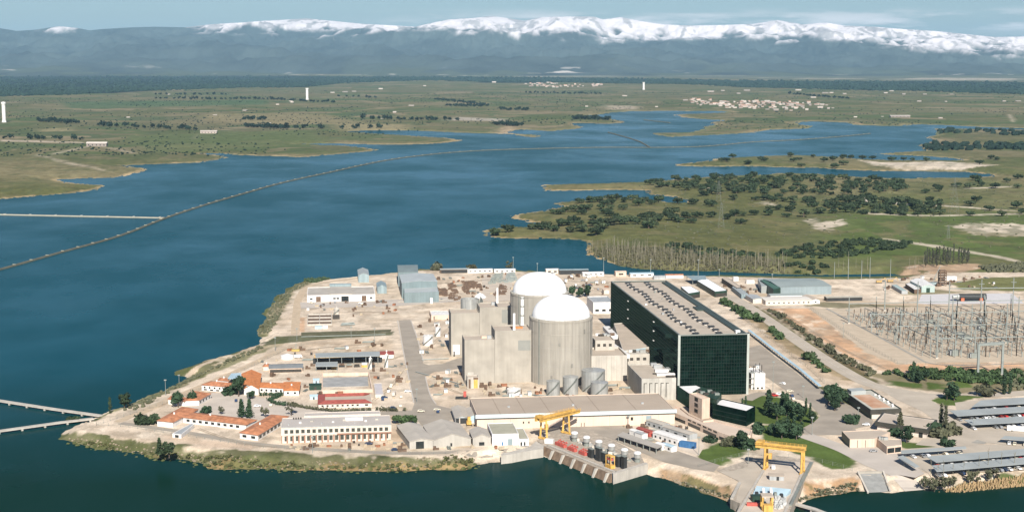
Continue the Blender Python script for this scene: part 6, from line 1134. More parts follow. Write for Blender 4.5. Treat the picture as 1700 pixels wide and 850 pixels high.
def tree_proto(name, label, cat, grp, seed, kind, leafm, full=True):
    rg = random.Random(seed); cl = []
    if kind == 'oak':
        ex = rg.uniform(.75, 1.3)
        for i in range(11):
            t = rg.uniform(0, 6.28); d = rg.uniform(.2, 1)**.6*3.0; cl.append((d*math.cos(t)*ex, d*math.sin(t)/ex, 3.1+rg.uniform(-.9, 1.5)*(1.25-d/3.6), rg.uniform(.8, 1.65), rg.uniform(.7, 1.25)))
        cl.append((0, 0, 3.6, 2, 1.6)); hs, lv, lf, tr = 2.6, 46, .42, .38
    elif kind == 'round':
        for i in range(8): t = rg.uniform(0, 6.28); d = rg.uniform(.3, 1)*1.7; cl.append((d*math.cos(t), d*math.sin(t), 4.2+rg.uniform(-1.6, 1.8), rg.uniform(1., 1.5), rg.uniform(1., 1.4)))
        cl.append((0, 0, 4.2, 1.8, 2.2)); hs, lv, lf, tr = 2.6, 46, .36, .28
    elif kind == 'conifer':
        for i in range(9): z = 1.6+i*1.0; rr = 2.2*(1-i/10.)+.15; cl += [(rr*.5*math.cos(i*2.4+j*2.1), rr*.5*math.sin(i*2.4+j*2.1), z, rr*.62, .62) for j in range(3)]
        hs, lv, lf, tr = 9, 18, .32, .25
    elif kind == 'cypress':
        for i in range(7): cl.append((rg.uniform(-.15, .15), rg.uniform(-.15, .15), 1.2+i*1.25, .95-.1*abs(i-2), .95))
        hs, lv, lf, tr = 7, 36, .26, .2
    elif kind == 'bush':
        for i in range(6): t = rg.uniform(0, 6.28); d = rg.uniform(0, 1.3); cl.append((d*math.cos(t), d*math.sin(t), .8+rg.uniform(-.2, .5), rg.uniform(.7, 1.1), rg.uniform(.6, .9)))
        hs, lv, lf, tr = .8, 36, .3, .12
    elif kind == 'poplar':
        for i in range(8): cl.append((rg.uniform(-.5, .5), rg.uniform(-.5, .5), 3+i*1.5, 1.0-.07*abs(i-3), 1.1))
        hs, lv, lf, tr = 11, 26, .3, .25
    elif kind == 'sparse':
        for i in range(9): t = rg.uniform(0, 6.28); d = rg.uniform(.2, 1)*1.9; cl.append((d*math.cos(t), d*math.sin(t), 3.6+rg.uniform(-1.3, 1.7), rg.uniform(.7, 1.1), rg.uniform(.6, 1)))
        hs, lv, lf, tr = 3, 24, .26, .22
    V, F = crown(seed, cl, lv, lf); r = thing(name, label, cat, (0, 0, 0), grp)
    mb = MB(); mb.add(V, F); mb.build('crown', leafm, r)
    if kind not in ('bush',):
        mb = MB(); mb.tube((0, 0, -.5), (.1, .05, hs*.55), tr, 6, tr*.7); mb.tube((.1, .05, hs*.5), (.05, 0, hs), tr*.72, 6, tr*.4)
        if kind in ('oak', 'round', 'sparse'):
            for i in range(4): c = cl[i]; mb.tube((.08, .03, hs*.45), (c[0]*.8, c[1]*.8, c[2]-.2), tr*.5, 5, tr*.2)
        mb.build('trunk', bark, r)
    return r
def scatter(protos, pts, smin, smax, rs_, zs=(.85, 1.2)):
    gz = ground_z(pts)
    for i, (p, g) in enumerate(zip(pts, gz)):
        s = rs_.uniform(smin, smax); place(protos[i % len(protos)], (p[0], p[1], float(g)-.05), rs_.uniform(0, 6.28), (s*rs_.uniform(.9, 1.15), s*rs_.uniform(.9, 1.15), s*rs_.uniform(*zs)))
def fillpoly(poly, n_, dmin, rs_, tries=9000, avoid=(), z=0.):
    P_ = [G(*p, z) for p in poly]; A = np.array(P_); x0, y0 = A.min(0); x1, y1 = A.max(0); r = []
    for _ in range(tries):
        if len(r) >= n_: break
        x, y = rs_.uniform(x0, x1), rs_.uniform(y0, y1)
        if not pip(np.array([x]), np.array([y]), A)[0]: continue
        if any((x-a)**2+(y-b)**2 < dmin*dmin for a, b in r+list(avoid)): continue
        r.append((x, y))
    return r
def dry_land(pts, d=6): 
    if not pts: return []
    a = np.array(pts); s = shore(a[:, 0], a[:, 1]); return [p for p, k in zip(pts, s) if k > d]
def mass(name, label, cat, P_, m, smin, smax, seed=0, hz_=1., gz=True, leafy=0):
    rg = np.random.default_rng(seed); P_ = np.array(P_); zz = ground_z(P_) if gz else np.zeros(len(P_)); V = []; F = []
    if leafy:
        cl = []
        for (x, y), z in zip(P_, zz):
            s = rg.uniform(smin, smax)
            for k in range(3): cl.append((x+rg.normal()*s*.45, y+rg.normal()*s*.45, z+s*hz_*(.55+.2*k), s*rg.uniform(.4, .7), s*hz_*rg.uniform(.3, .5)))
        V, F = crown(seed, cl, leafy, (smin+smax)*.09); mb = MB(); mb.add(V, F); o = mb.build(name, m); tag(o, label, cat); o['kind'] = 'stuff'; return o
    for (x, y), z in zip(P_, zz):
        s = rg.uniform(smin, smax); o = len(V); m_ = 5
        for zc, rr in ((-.2, .8), (.55, 1.), (1.05, .45)):
            for i in range(m_): t = 2*math.pi*(i+rg.uniform(-.3, .3))/m_; j = rg.uniform(.7, 1.15); V.append((x+s*rr*j*math.cos(t), y+s*rr*j*math.sin(t), z+s*zc*hz_*rg.uniform(.85, 1.15)))
        for l_ in range(2):
            for i in range(m_): F.append((o+l_*m_+i, o+l_*m_+(i+1) % m_, o+(l_+1)*m_+(i+1) % m_, o+(l_+1)*m_+i))
        F.append(tuple(o+2*m_+i for i in range(m_)))
    mb = MB(); mb.add(V, F); o = mb.build(name, m); tag(o, label, cat); o['kind'] = 'stuff'; return o
rt = random.Random(3)
# oaks of the near peninsula
LB = 'dark round holm oak standing on the green peninsula across the inlet'; GR = 'holm oaks of the near peninsula'
oaks = [tree_proto('holm_oak', LB, 'tree', GR, 100+i, 'oak', leaf_oak2 if i in (2, 5) else leaf_oak) for i in range(7)]
pr3 = [(115,495),(180,490),(265,478),(440,465),(480,465),(530,470),(540,445),(600,478),(650,445),(690,440),(720,484),(735,425),(770,442),(800,482),(590,360),(640,365),(680,350),(745,350),(790,345),(790,370),(830,335),(775,275),(855,275),(900,275),(980,265),(1035,260),(1090,275),(1150,260),(925,330),(950,300),(1000,295),(990,330),(960,365),(985,380),(1080,338),(870,405),(880,450),(930,435),(920,474),(960,465),(890,504),(990,445),(1035,410),(1060,438),(1090,438),(1125,415),(1180,433),(1190,303),(1220,280),(1280,293),(1330,275),(1260,465),(1265,435),(1210,398),(1270,388),(1330,404),(1270,153),(1310,138),(1340,163)]
hand = [G(780+a/4.248, 270+b/4.248+1.2) for a, b in pr3]
pr4 = [(20,400),(60,410),(110,375),(150,370),(150,410),(200,420),(235,395),(280,390),(330,390),(290,425),(10,460),(430,385),(540,400),(600,375),(640,375),(640,430),(730,370),(590,260),(740,265),(820,265),(860,275),(930,275),(900,250),(300,290),(400,295),(430,310),(190,285),(55,275),(250,190),(240,160),(280,180),(350,180),(340,125),(430,215),(380,225),(480,220),(1000,310),(980,340),(840,330),(900,330),(830,370),(960,385),(1080,380),(1130,290),(1125,275),(1010,280),(1290,350),(1210,350),(1300,310),(1180,355)]
hand += [G(1080+a/4.248, 270+b/4.248+1.2) for a, b in pr4]
dense = fillpoly([(1088,300),(1180,293),(1270,291),(1340,293),(1400,298),(1440,297),(1500,302),(1512,318),(1470,322),(1420,322),(1360,330),(1300,326),(1215,322),(1140,315),(1100,308)], 88, 19, rt, avoid=hand)
midp = fillpoly([(1330,335),(1400,330),(1480,333),(1560,338),(1565,352),(1500,360),(1440,356),(1380,350),(1340,345)], 36, 16, rt, avoid=hand)
right = fillpoly([(1520,300),(1720,298),(1720,365),(1560,362),(1530,330)], 18, 40, rt)
more = fillpoly([(1170,262),(1260,260),(1400,262),(1420,266),(1400,278),(1260,274),(1200,272)], 16, 30, rt)+[G(x, y) for x, y in ((1400,262),(1412,262),(1432,264),(1448,264),(1480,267),(1500,266),(1515,267),(1538,268),(1626,274),(1610,312),(1690,298),(1652,312),(1645,264),(1655,267))]
scatter(oaks, dry_land(hand+dense+midp+right+more, 5), 1.6, 2.45, rt, (.7, .95))
P_ = dry_land(fillpoly([(1088,300),(1180,293),(1270,291),(1340,293),(1400,298),(1440,297),(1500,302),(1512,318),(1470,322),(1420,322),(1360,330),(1300,326),(1215,322),(1140,315),(1100,308)], 95, 15, rt)+fillpoly([(1330,335),(1400,330),(1480,333),(1560,338),(1565,352),(1500,360),(1440,356),(1380,350),(1340,345)], 45, 13, rt), 6)
mass('oak_thicket', 'dark oak thicket filling the gaps between the oaks of the near peninsula', 'woodland', P_, leaf_oak, 5, 9, 33, .75, True, 16)
P_ = dry_land(fillpoly([(870,380),(960,340),(1080,300),(1300,290),(1500,300),(1720,300),(1720,420),(1560,410),(1400,400),(1200,410),(1000,402)], 900, 9, rt, 3000), 4)
mass('scrub', 'low olive scrub dotted over the near peninsula', 'scrub', P_, leaf_ol, .7, 2.0, 35, .8)
# far woods on the right bank
P_ = dry_land(fillpoly([(1545,216),(1580,214),(1640,217),(1760,220),(1760,228),(1640,224),(1560,221)], 60, 24, rt)+fillpoly([(1532,239),(1560,237),(1640,239),(1760,241),(1760,252),(1640,250),(1560,250),(1536,246)], 130, 18, rt), 5)
mass('oak_wood', 'dark rows of oak wood on the far right bank of the lake', 'woodland', P_, leaf_far, 6, 12, 31, .8)
# trees and hedgerows of the far plain : single meshes, too small to show their parts
def far_proto(seed):
    rg = random.Random(seed); cl = [(rg.uniform(-2, 2), rg.uniform(-2, 2), 2.6+rg.uniform(-.5, 1), rg.uniform(1.6, 2.2), rg.uniform(1.3, 2)) for _ in range(4)]; V, F = crown(seed, cl, 12, .7); mb = MB(); mb.add(V, F); return tag(mb.build('field_tree', leaf_far), 'small dark tree out on the far plain beyond the lake', 'tree', 'trees of the far plain')
fps = [far_proto(200+i) for i in range(4)]; pts = []
def line(x0, y0, x1, y1, n_, j=1.): return [G(x0+(x1-x0)*(i+rt.random())/n_, y0+(y1-y0)*(i+.5)/n_+rt.uniform(-j, j)*.35) for i in range(n_)]
for a in ((255,165,440,166,26),(440,167,560,172,20),(255,158,380,157,12),(720,165,810,176,26),(740,176,800,177,16),(410,212,480,214,24),(480,214,640,213,9),(60,203,130,206,16),(0,230,150,233,9),(160,210,330,217,16),(870,154,1000,157,24),(830,183,880,184,9),(950,198,1012,199,20),(820,207,866,210,16),(1310,158,1410,166,24),(400,200,440,199,8),(600,197,760,200,18),(560,160,700,166,14),(640,153,720,150,8),(1180,152,1500,160,18),(1500,168,1700,172,9),(20,180,80,182,12),(750,185,780,188,8)): pts += line(*a)
pts = dry_land(pts, 8)[:300]; scatter(fps, pts, 2.0, 3.4, rt)
P_ = []
rg = np.random.default_rng(18)
while len(P_) < 4200:
    x, y = rg.uniform(-80, 1780), 150+110*rg.random()**1.6
    if y > 215 and x > 640: continue
    X, Y = G(x, y); k = float(fbm(np.array([X/420.]), np.array([Y/420.]), 3, 301)[0])
    if rg.random() < max(0, (k-.42)*5): P_.append((X, Y))
mass('field_scrub', 'specks of hedges and scrub over the far plain', 'scrub', dry_land(P_, 8), leaf_far, 1.6, 4.2, 37, .7)
# woods : one mass of far canopies
rg = np.random.default_rng(8); P_ = []
for _ in range(9000):
    x = rg.uniform(-120, 1820); t_ = rg.random()**1.5; lo_ = np.interp(x, [0, 100, 250, 380, 500, 560, 700, 1000, 1300, 1700], [161, 159, 151, 146, 145, 139, 135, 139, 146, 157]); hi_ = np.interp(x, [0, 300, 700, 1000, 1300, 1700], [128, 126, 129, 132, 136, 139])
    y = lo_+(hi_-lo_)*t_+rg.normal()*.5
    if x > 150 and y > lo_+.3: continue
    P_.append(G(x, y))
mass('woodland', 'dark belt of woodland at the foot of the mountains', 'woodland', P_, leaf_far, 9, 20, 3, .8)
# brush, bare poplars and thickets on the inlet shore
P_ = fillpoly([(978,412),(1010,408),(1100,412),(1200,425),(1300,432),(1310,448),(1250,450),(1150,446),(1080,443),(1030,438),(1000,430),(980,421)], 900, 2.5, rt, 4000); mass('brushwood', 'dry brown brushwood along the inlet under the bare poplars', 'brushwood', dry_land(P_, .5), dry, 1.2, 2.6, 5, 1.2)
def bare(seed, n_=7):
    rg = random.Random(seed); r = thing('bare_poplar', 'pale bare poplar with a thin upright trunk on the inlet shore', 'tree', (0, 0, 0), 'bare poplars along the inlet'); mb = MB(); mb.tube((0, 0, -.4), (.1, .1, 12), .2, 5, .06); mb.build('trunk', palebark, r); mb = MB()
    for i in range(n_): z = rg.uniform(4, 10.5); t = rg.uniform(0, 6.28); l_ = rg.uniform(.9, 1.8); mb.tube((0, 0, z), (l_*.6*math.cos(t), l_*.6*math.sin(t), z+l_*1.6), .06, 3, .02)
    mb.build('branches', palebark, r); return r
bp = [bare(300+i) for i in range(4)]; P_ = fillpoly([(976,413),(1020,408),(1080,416),(1160,428),(1240,432),(1300,436),(1318,449),(1250,450),(1150,447),(1080,444),(1030,439),(1000,431),(978,423)], 270, 4, rt); scatter(bp, dry_land(P_, 1), .8, 1.35, rt)
P_ = [G(x, y) for x, y in ((1392,444),(1400,446),(1408,445),(1421,444),(1432,446),(1440,445),(1482,448),(1510,447),(1518,448),(1525,449),(1533,447),(1520,444))]; scatter(bp, dry_land(P_, 1), .9, 1.5, rt)
lb = 'dark bushy thicket on the green slope above the inlet'; bs = [tree_proto('bush', lb, 'bush', 'thickets above the inlet', 320+i, 'bush', leaf_oak) for i in range(3)]
P_ = fillpoly([(1275,425),(1320,412),(1380,402),(1450,398),(1510,404),(1515,412),(1460,418),(1400,428),(1330,430)], 130, 5.5, rt)+fillpoly([(1080,412),(1140,405),(1200,418),(1270,425),(1250,432),(1160,425),(1090,420)], 45, 9, rt)+fillpoly([(1300,440),(1370,436),(1380,450),(1300,450)], 12, 9, rt); scatter(bs, P_, 1.3, 2.5, rt)
lb = 'tall dark poplar in the grove beside the bare brown earth'; pp_ = [tree_proto('poplar', lb, 'tree', 'dark poplar grove', 340+i, 'poplar', mat('dusky poplar twigs', (.055, .058, .040), .85, .3, .4, rnd=.3)) for i in range(2)]
P_ = fillpoly([(1532,430),(1560,424),(1605,426),(1612,440),(1560,444),(1534,444)], 46, 6, rt); scatter(pp_, P_, .7, 1.05, rt)
P_ = fillpoly([(1625,443),(1700,438),(1760,440),(1760,452),(1640,453)], 160, 3, rt); mass('scrub', 'grey brown scrub along the yard behind the switchyard', 'scrub', P_, leaf_ol, 1.5, 3.2, 9, 1.1)
# trees of the plant grounds, each described
def one(kind, px, pb, s, label, m=leaf_mid, name=None, seed=[500], zs=1.):
    seed[0] += 1; r = tree_proto(name or {'oak': 'broad_tree', 'round': 'round_tree', 'conifer': 'conifer', 'cypress': 'cypress', 'bush': 'shrub', 'sparse': 'thin_tree', 'poplar': 'poplar'}[kind], label, 'tree' if kind != 'bush' else 'shrub', None, seed[0], kind, m); r.location = GT(px, pb); r.scale = (s, s, s*zs); r.rotation_euler = (0, 0, R_()*6); return r
one('round', 207, 679, 1.5, 'dark tree on the left bank beside a light blue pole', leaf_oak); one('cypress', 183, 686, 1.1, 'narrow dark tree left of the dark tree on the left bank', leaf_oak); one('bush', 121, 704, 2.6, 'dark shrub standing between the two footbridges', leaf_oak)
one('conifer', 265, 757, 1.05, 'left one of two dark trees on the front bank', leaf_oak); one('round', 281, 758, 1.25, 'right one of two dark trees on the front bank', leaf_oak)
one('bush', 237, 704, 2.9, 'left half of the clipped dark hedge island near the shore tip', leaf_oak); one('bush', 250, 703, 2.9, 'right half of the clipped dark hedge island near the shore tip', leaf_oak)
one('round', 296, 676, 1.6, 'left one of two round trees at the white house in two wings', leaf_con); one('round', 318, 671, 1.35, 'right one of two round trees at the white house in two wings', leaf_con)
one('round', 396, 658, 1.9, 'big dark tree left of the steep orange roof', leaf_con); one('oak', 418, 662, 1.0, 'dark bushy tree below the steep orange roof', leaf_con); one('bush', 384, 655, 3.2, 'shrub left of the big dark tree', leaf_con); one('bush', 345, 685, 2.2, 'small round shrub behind the U-shaped tiled office', leaf_con)
one('conifer', 401, 693, 1.15, 'left one of two tall conifers behind the U-shaped tiled office', leaf_con); one('conifer', 414, 694, 1.2, 'right one of two tall conifers behind the U-shaped tiled office', leaf_con); one('sparse', 441, 693, 1.2, 'thin greyish tree right of the two tall conifers', leaf_ol); one('sparse', 484, 690, 1.4, 'thin olive tree at the corner of the two storey office', leaf_ol); one('sparse', 367, 688, .9, 'thin bare looking tree behind the U-shaped tiled office', leaf_ol)
one('oak', 659, 703, 1.05, 'left one of two green trees between the long office and the warehouses'); one('oak', 680, 704, 1.1, 'right one of two green trees between the long office and the warehouses'); one('round', 668, 710, 1.0, 'smaller green tree in front of the two by the warehouses')
def hedge(label, pts, w_, h_, m=leaf_con, step=1.6):
    pl = [G(*p) for p in pts]; V = []; F = []; rg = random.Random(len(label)); cl = []
    for i in range(len(pl)-1):
        a, b = Vector(pl[i]), Vector(pl[i+1]); n_ = max(1, int((b-a).length/step))
        for k in range(n_): p = a+(b-a)*(k/n_); cl.append((p.x+rg.uniform(-.3, .3), p.y+rg.uniform(-.4, .4), h_*.5, w_*rg.uniform(.5, .75), h_*rg.uniform(.5, .68)))
    V, F = crown(3, cl, 22, .34); mb = MB(); mb.add(V, F); return tag(mb.build('hedge', m, None, (*pl[0], 0)), label, 'hedge')
hedge('long clipped hedge below the hollow red roofed building', [(480,673), (520,680), (560,684), (618,682)], 2, 2.2, leaf_ol); hedge('short olive hedge right of the hollow red roofed building', [(627,682), (663,683)], 2.2, 2.6, leaf_ol); hedge('thick dark hedge bending below the low orange wing', [(468,657), (446,666), (460,672), (478,674)], 2.2, 2.6); hedge('dark hedge along the front of the low orange wing', [(434,657), (468,656)], 1.8, 2.2); hedge('small olive hedge beside the grey road', [(672,682), (680,682)], 2, 2.4, leaf_ol)
for i, (px, pb, s) in enumerate(((938,492,1.3), (950,493,1.5), (963,494,1.5), (974,493,1.6))): one('round', px, pb, s, ('leftmost dark tree of the clump right of the farther dome', 'second dark tree of the clump right of the farther dome', 'third dark tree of the clump right of the farther dome', 'rightmost dark tree of the clump right of the farther dome')[i], leaf_con)
one('sparse', 845, 449, 1.7, 'olive bush on the back shore beside the floodlight pole', leaf_ol); one('bush', 726, 449, 4., 'olive shrub on the back shore right of the stepped hall', leaf_ol); one('bush', 782, 448, 3.2, 'small olive shrub on the back shore', leaf_ol)
# garden at the foot of the glass hall
for i, (k, px, pb, s, lb) in enumerate((('cypress',1238,676,.8,'thin cypress left of the garden conifers'), ('cypress',1232,678,.7,'shorter thin cypress by the white roofed glass block'), ('conifer',1276,690,1.6,'tallest conifer of the garden below the glass hall'), ('conifer',1299,684,1.3,'conifer right of the tallest garden conifer'), ('conifer',1306,690,1.4,'conifer in the middle of the garden group'), ('round',1290,697,1.6,'broad dark tree below the tallest garden conifer'), ('round',1318,694,1.6,'broad dark tree in the middle of the garden group'), ('round',1330,700,1.5,'round tree at the right of the garden group'), ('cypress',1338,686,1.0,'thin cypress at the right of the garden group'), ('cypress',1345,694,1.0,'cypress beside the garden lawn'), ('round',1348,704,1.2,'round tree by the road bend'), ('oak',1284,722,1.2,'dark bushy tree below the garden road'), ('oak',1304,718,1.6,'bright green leafy tree in the middle of the lower garden'), ('cypress',1318,722,1.5,'tall dark cypress in the lower garden'), ('cypress',1308,726,1.4,'dark cypress next to the tall one in the lower garden'), ('round',1298,728,1.5,'dark round tree at the front of the lower garden'), ('round',1322,730,1.5,'dark round tree right of the lower garden cypresses'), ('bush',1260,718,3,'shrub at the corner of the curved terrace'), ('bush',1213,740,2.8,'brown shrub on the lawn left of the lower right crane'), ('round',1233,746,1.6,'dark tree on the lawn left of the lower right crane'), ('bush',1245,745,3.2,'shrub between the dark lawn tree and the lower right crane'), ('bush',1179,734,2.2,'small shrub by the white stairs of the curved terrace'))):
    one(k, px, pb, s, lb, leaf_mid if 'bright' in lb else leaf_ol if 'brown' in lb else leaf_con)
# roadside strip and right side
lb = 'green roadside shrub in the strip beside the big road'; bs = [tree_proto('shrub', lb, 'shrub', 'roadside shrubs by the big road', 600+i, 'bush', leaf_mid) for i in range(3)]
P_ = [G(x, y) for x, y in ((1203,506),(1210,509),(1222,516),(1230,519),(1238,523),(1246,527),(1255,531),(1262,534),(1288,557),(1295,563),(1240,530),(1226,521),(1282,552),(1345,598),(1352,603),(1362,611),(1372,618),(1340,594))]; scatter(bs, P_, 1.8, 3.2, rt)
lb = 'dark scrub bush on the slope under the switchyard'; b2 = [tree_proto('shrub', lb, 'shrub', 'scrub bushes under the switchyard', 620+i, 'bush', leaf_ol) for i in range(2)]; P_ = fillpoly([(1272,514),(1290,520),(1400,594),(1450,618),(1445,624),(1395,600),(1340,562)], 40, 5, rt); scatter(b2, P_, 1., 2., rt)
lb = 'green garden shrub between the switchyard and the road'; b3 = [tree_proto('shrub', lb, 'shrub', 'garden shrubs below the switchyard', 630+i, 'bush', leaf_mid) for i in range(3)]; P_ = fillpoly([(1470,622),(1560,617),(1640,622),(1720,620),(1720,640),(1640,640),(1540,630)], 60, 5, rt); scatter(b3, P_, 1.2, 2.6, rt)
for a in (('conifer',1517,634,1.3,'dark conifer in the garden below the switchyard'), ('round',1526,636,1.2,'blue green tree beside the dark garden conifer'), ('round',1538,633,1.2,'round tree right of the blue green garden tree'), ('cypress',1516,626,1.2,'thin cypress rising in front of the switchyard slope'), ('round',1572,664,1.3,'smaller round tree on the grass triangle'), ('round',1584,665,1.7,'larger round tree on the grass triangle'), ('sparse',1622,657,1.3,'left grey shrub tree by the far car ports'), ('bush',1640,657,3.6,'grey shrub between the thin tree and the cypress pair'), ('cypress',1667,655,1.7,'left dark cypress of the pair by the far car ports'), ('cypress',1677,654,1.5,'right dark cypress of the pair by the far car ports'), ('cypress',1562,710,1.6,'left brown cypress at the traffic island'), ('cypress',1569,714,1.6,'right brown cypress at the traffic island'), ('bush',1553,722,3.4,'left clipped dark shrub at the traffic island'), ('bush',1562,727,3.2,'clipped dark shrub under the brown cypresses'), ('bush',1579,721,3.6,'clipped dark shrub right of the brown cypresses'), ('conifer',1494,720,1.3,'dark conifer in front of the brown fascia building'), ('round',1505,735,1.4,'dark tree beside the small beige block'), ('bush',1487,724,2.4,'shrub left of the dark conifer'), ('bush',1573,742,2.8,'low shrub behind the narrow car port'), ('oak',1378,656,1.3,'palm like tree beside the orange roofed block'), ('round',1386,666,1.6,'dark tree left of the orange roofed block'), ('round',1375,672,1.7,'dark broad tree in the grove by the road bend'), ('round',1396,674,1.6,'dark tree nearest the wall of the orange roofed block'), ('round',1386,682,1.5,'dark tree at the front of the grove by the road bend'), ('bush',1418,703,2.6,'shrub on the road island below the orange roofed block'), ('bush',1408,702,2.4,'left shrub on the road island')): one(*a, leaf_con if 'grey' not in a[4] and 'brown' not in a[4] else leaf_ol)
P_ = fillpoly([(1660,628),(1760,612),(1760,640),(1690,648)], 90, 3, rt); mass('scrub', 'grey scrub at the right edge beside the switchyard', 'scrub', P_, leaf_ol, 1.5, 3, 13, 1.1)
lb = 'thin leafless tree along the lake side of the car park'; b4 = [tree_proto('thin_tree', lb, 'tree', 'leafless trees of the car park', 650+i, 'sparse', leaf_ol) for i in range(2)]; P_ = [G(x, y) for x, y in ((1536,800),(1545,797),(1552,802),(1560,797),(1568,800),(1575,796),(1584,796),(1612,793),(1622,791),(1640,790),(1655,789))]; scatter(b4, P_, .9, 1.4, rt)
b5 = [bare(660+i, 10) for i in range(2)]
for b_ in b5: b_['label'] = 'bare trunk standing in front of the nearest car port'; b_['group'] = 'bare trunks by the nearest car port'
scatter(b5, [G(x, y) for x, y in ((1545,788),(1557,790),(1566,791),(1582,788),(1600,786),(1625,783),(1640,781),(1662,780),(1684,778))], .7, 1., rt)
P_ = fillpoly([(1556,812),(1600,803),(1720,792),(1760,790),(1760,798),(1680,804),(1600,812)], 700, .9, rt, 5000, (), -3); mass('reeds', 'tan reeds along the near right shore', 'reeds', P_, mat('tan reeds', (.30, .21, .11), .95, .3, .5), .35, .8, 17, 2.6)
P_ = fillpoly([(105,726),(230,748),(400,765),(560,772),(700,771),(790,762),(800,772),(640,780),(380,778),(120,740)], 420, 3, rt, 4000, (), -2.5); mass('bank_grass', 'tufts of green grass on the front bank', 'grass', P_, mat('bank grass', (.065, .085, .026), .9, .3, .5, col2=(.12, .12, .045)), .6, 1.7, 19, .9)
P_ = fillpoly([(105,727),(230,749),(400,768),(560,775),(700,774),(790,764),(795,770),(640,781),(380,781),(228,755),(120,738)], 230, 2.5, rt, 4000, (), -3.5); mass('bank_bushes', 'olive bushes and weeds along the lower front bank', 'scrub', dry_land(P_, 1.5), mat('bank weeds', (.06, .075, .026), .9, .3, .5, rnd=.2, col2=(.11, .105, .04)), 1.0, 2.6, 25, .6, True, 14)
P_ = fillpoly([(1098,790),(1150,804),(1212,824),(1208,832),(1100,797)], 40, 2.5, rt, 2000, (), -3.5)+fillpoly([(1325,830),(1360,815),(1425,806),(1425,818),(1350,826)], 90, 2., rt, 2000, (), -3.5); mass('bank_bushes', 'dark weeds along the waterline beside the lower right pier', 'scrub', dry_land(P_, 1), leaf_ol, .8, 2.2, 27, .6, True, 12)
P_ = fillpoly([(428,548),(440,522),(455,498),(478,479),(500,471),(512,470),(484,487),(466,520),(450,548)], 150, 3, rt, 3000)+fillpoly([(200,682),(300,636),(400,588),(430,576),(440,578),(330,625),(230,680)], 160, 3, rt, 3000); mass('bank_scrub', 'olive scrub along the left bank of the plant', 'scrub', P_, leaf_ol, .8, 2.2, 21, .9)
P_ = fillpoly([(505,466),(525,463),(548,463),(520,470)], 40, 2.5, rt); mass('bank_scrub', 'dark scrub on the back left corner of the plant', 'scrub', P_, leaf_oak, 1.4, 3, 23, .9)

# ------------------------------------------------------------------ cars
CARM = [mat('car white', (.75, .75, .74), .35, .02, 1, coat=.3), mat('car silver', (.42, .43, .44), .3, .03, 1, metal=.5), mat('car red', (.42, .035, .03), .35, .05, 1, coat=.3), mat('car dark blue', (.03, .05, .10), .35, .05, 1, coat=.3), mat('car cream', (.62, .56, .44), .4, .03, 1)]
def car_proto(i, label, grp):
    t = thing('parked_car', label, 'car', (0, 0, 0), grp); mb = MB(); prof = [(-2.1, .35), (2.1, .35), (2.15, .8), (1.2, .92), (.6, 1.42), (-1.3, 1.45), (-1.9, .95), (-2.15, .85)]
    vs = [(x, y, z) for y in (-.82, .82) for x, z in prof]; n_ = len(prof); mb.add(vs, [tuple(range(n_))[::-1], tuple(range(n_, 2*n_))]+[(k, (k+1) % n_, n_+(k+1) % n_, n_+k) for k in range(n_)]); mb.build('body', CARM[i], t)
    mb = MB(); mb.add([(1.12, -.72, .96), (.66, -.72, 1.38), (.66, .72, 1.38), (1.12, .72, .96)], [(0, 1, 2, 3)]); vs = [(v[0]+.03, v[1], v[2]+.02) for v in mb.v]; mb.v = vs; mb.build('windscreen', winm, t)
    for s in (-1, 1): mb = MB(); mb.box(-1.25, .6, s*.83-.01, s*.83+.01, .98, 1.34); mb.build('side_window', winm, t)
    for x in (-1.35, 1.35):
        for s in (-1, 1): mb = MB(); mb.tube((x, s*.68, .33), (x, s*.86, .33), .33, 10); mb.build('wheel', tyre, t)
    return t
names = ['white', 'silver', 'red', 'dark blue', 'cream']; cars = [car_proto(i, names[i]+' car parked under the blue grey car ports', names[i]+' cars under the car ports') for i in range(5)]
rc = random.Random(4)
for ci in (0, 1, 2, 3, 4, 6, 7):
    q = CPQ[ci]; L = (q[1]-q[0]).length; d = (q[1]-q[0]).normalized(); n_ = Vector((-d.y, d.x)); k = 2.
    while k < min(L-2, 95):
        if rc.random() < .55: p = q[0]+d*k+n_*(.6+rc.random()); i = rc.choice([0, 0, 0, 1, 1, 2, 3, 4]); place(cars[i], (*p, .06), math.atan2(n_.y, n_.x)+(math.pi if rc.random() < .5 else 0), 1.05)
        k += 2.9
def car_at(px, pb, i, rz, label, s=1.05): t = car_proto(i, label, None); t.location = (*G(px, pb), .1); t.rotation_euler = (0, 0, rz); t.scale = (s, s, s)
car_at(1299, 638, 0, 2.2, 'white car driving on the road right of the glass hall'); car_at(1512, 724, 4, .3, 'cream car beside the brown fascia building', 1.3); car_at(1532, 716, 1, .3, 'silver car at the right end of the brown fascia building'); car_at(1450, 750, 1, .1, 'silver car in the yard of the low beige block'); car_at(1438, 706, 0, 2.8, 'white car on the road island below the orange roofed block'); car_at(646, 651, 0, 1.4, 'white car left of the flat white lorry by the grey road'); car_at(677, 651, 0, .2, 'white car at the edge of the grey road'); car_at(656, 748, 3, .1, 'dark blue car beside the warehouse doorway'); car_at(1200, 488, 0, .1, 'white car under the long glaring white roof', 1.5); car_at(1284, 658, 2, .1, 'red car parked above the garden conifers', 1.4); car_at(612, 738, 3, .3, 'dark car in front of the two storey office')
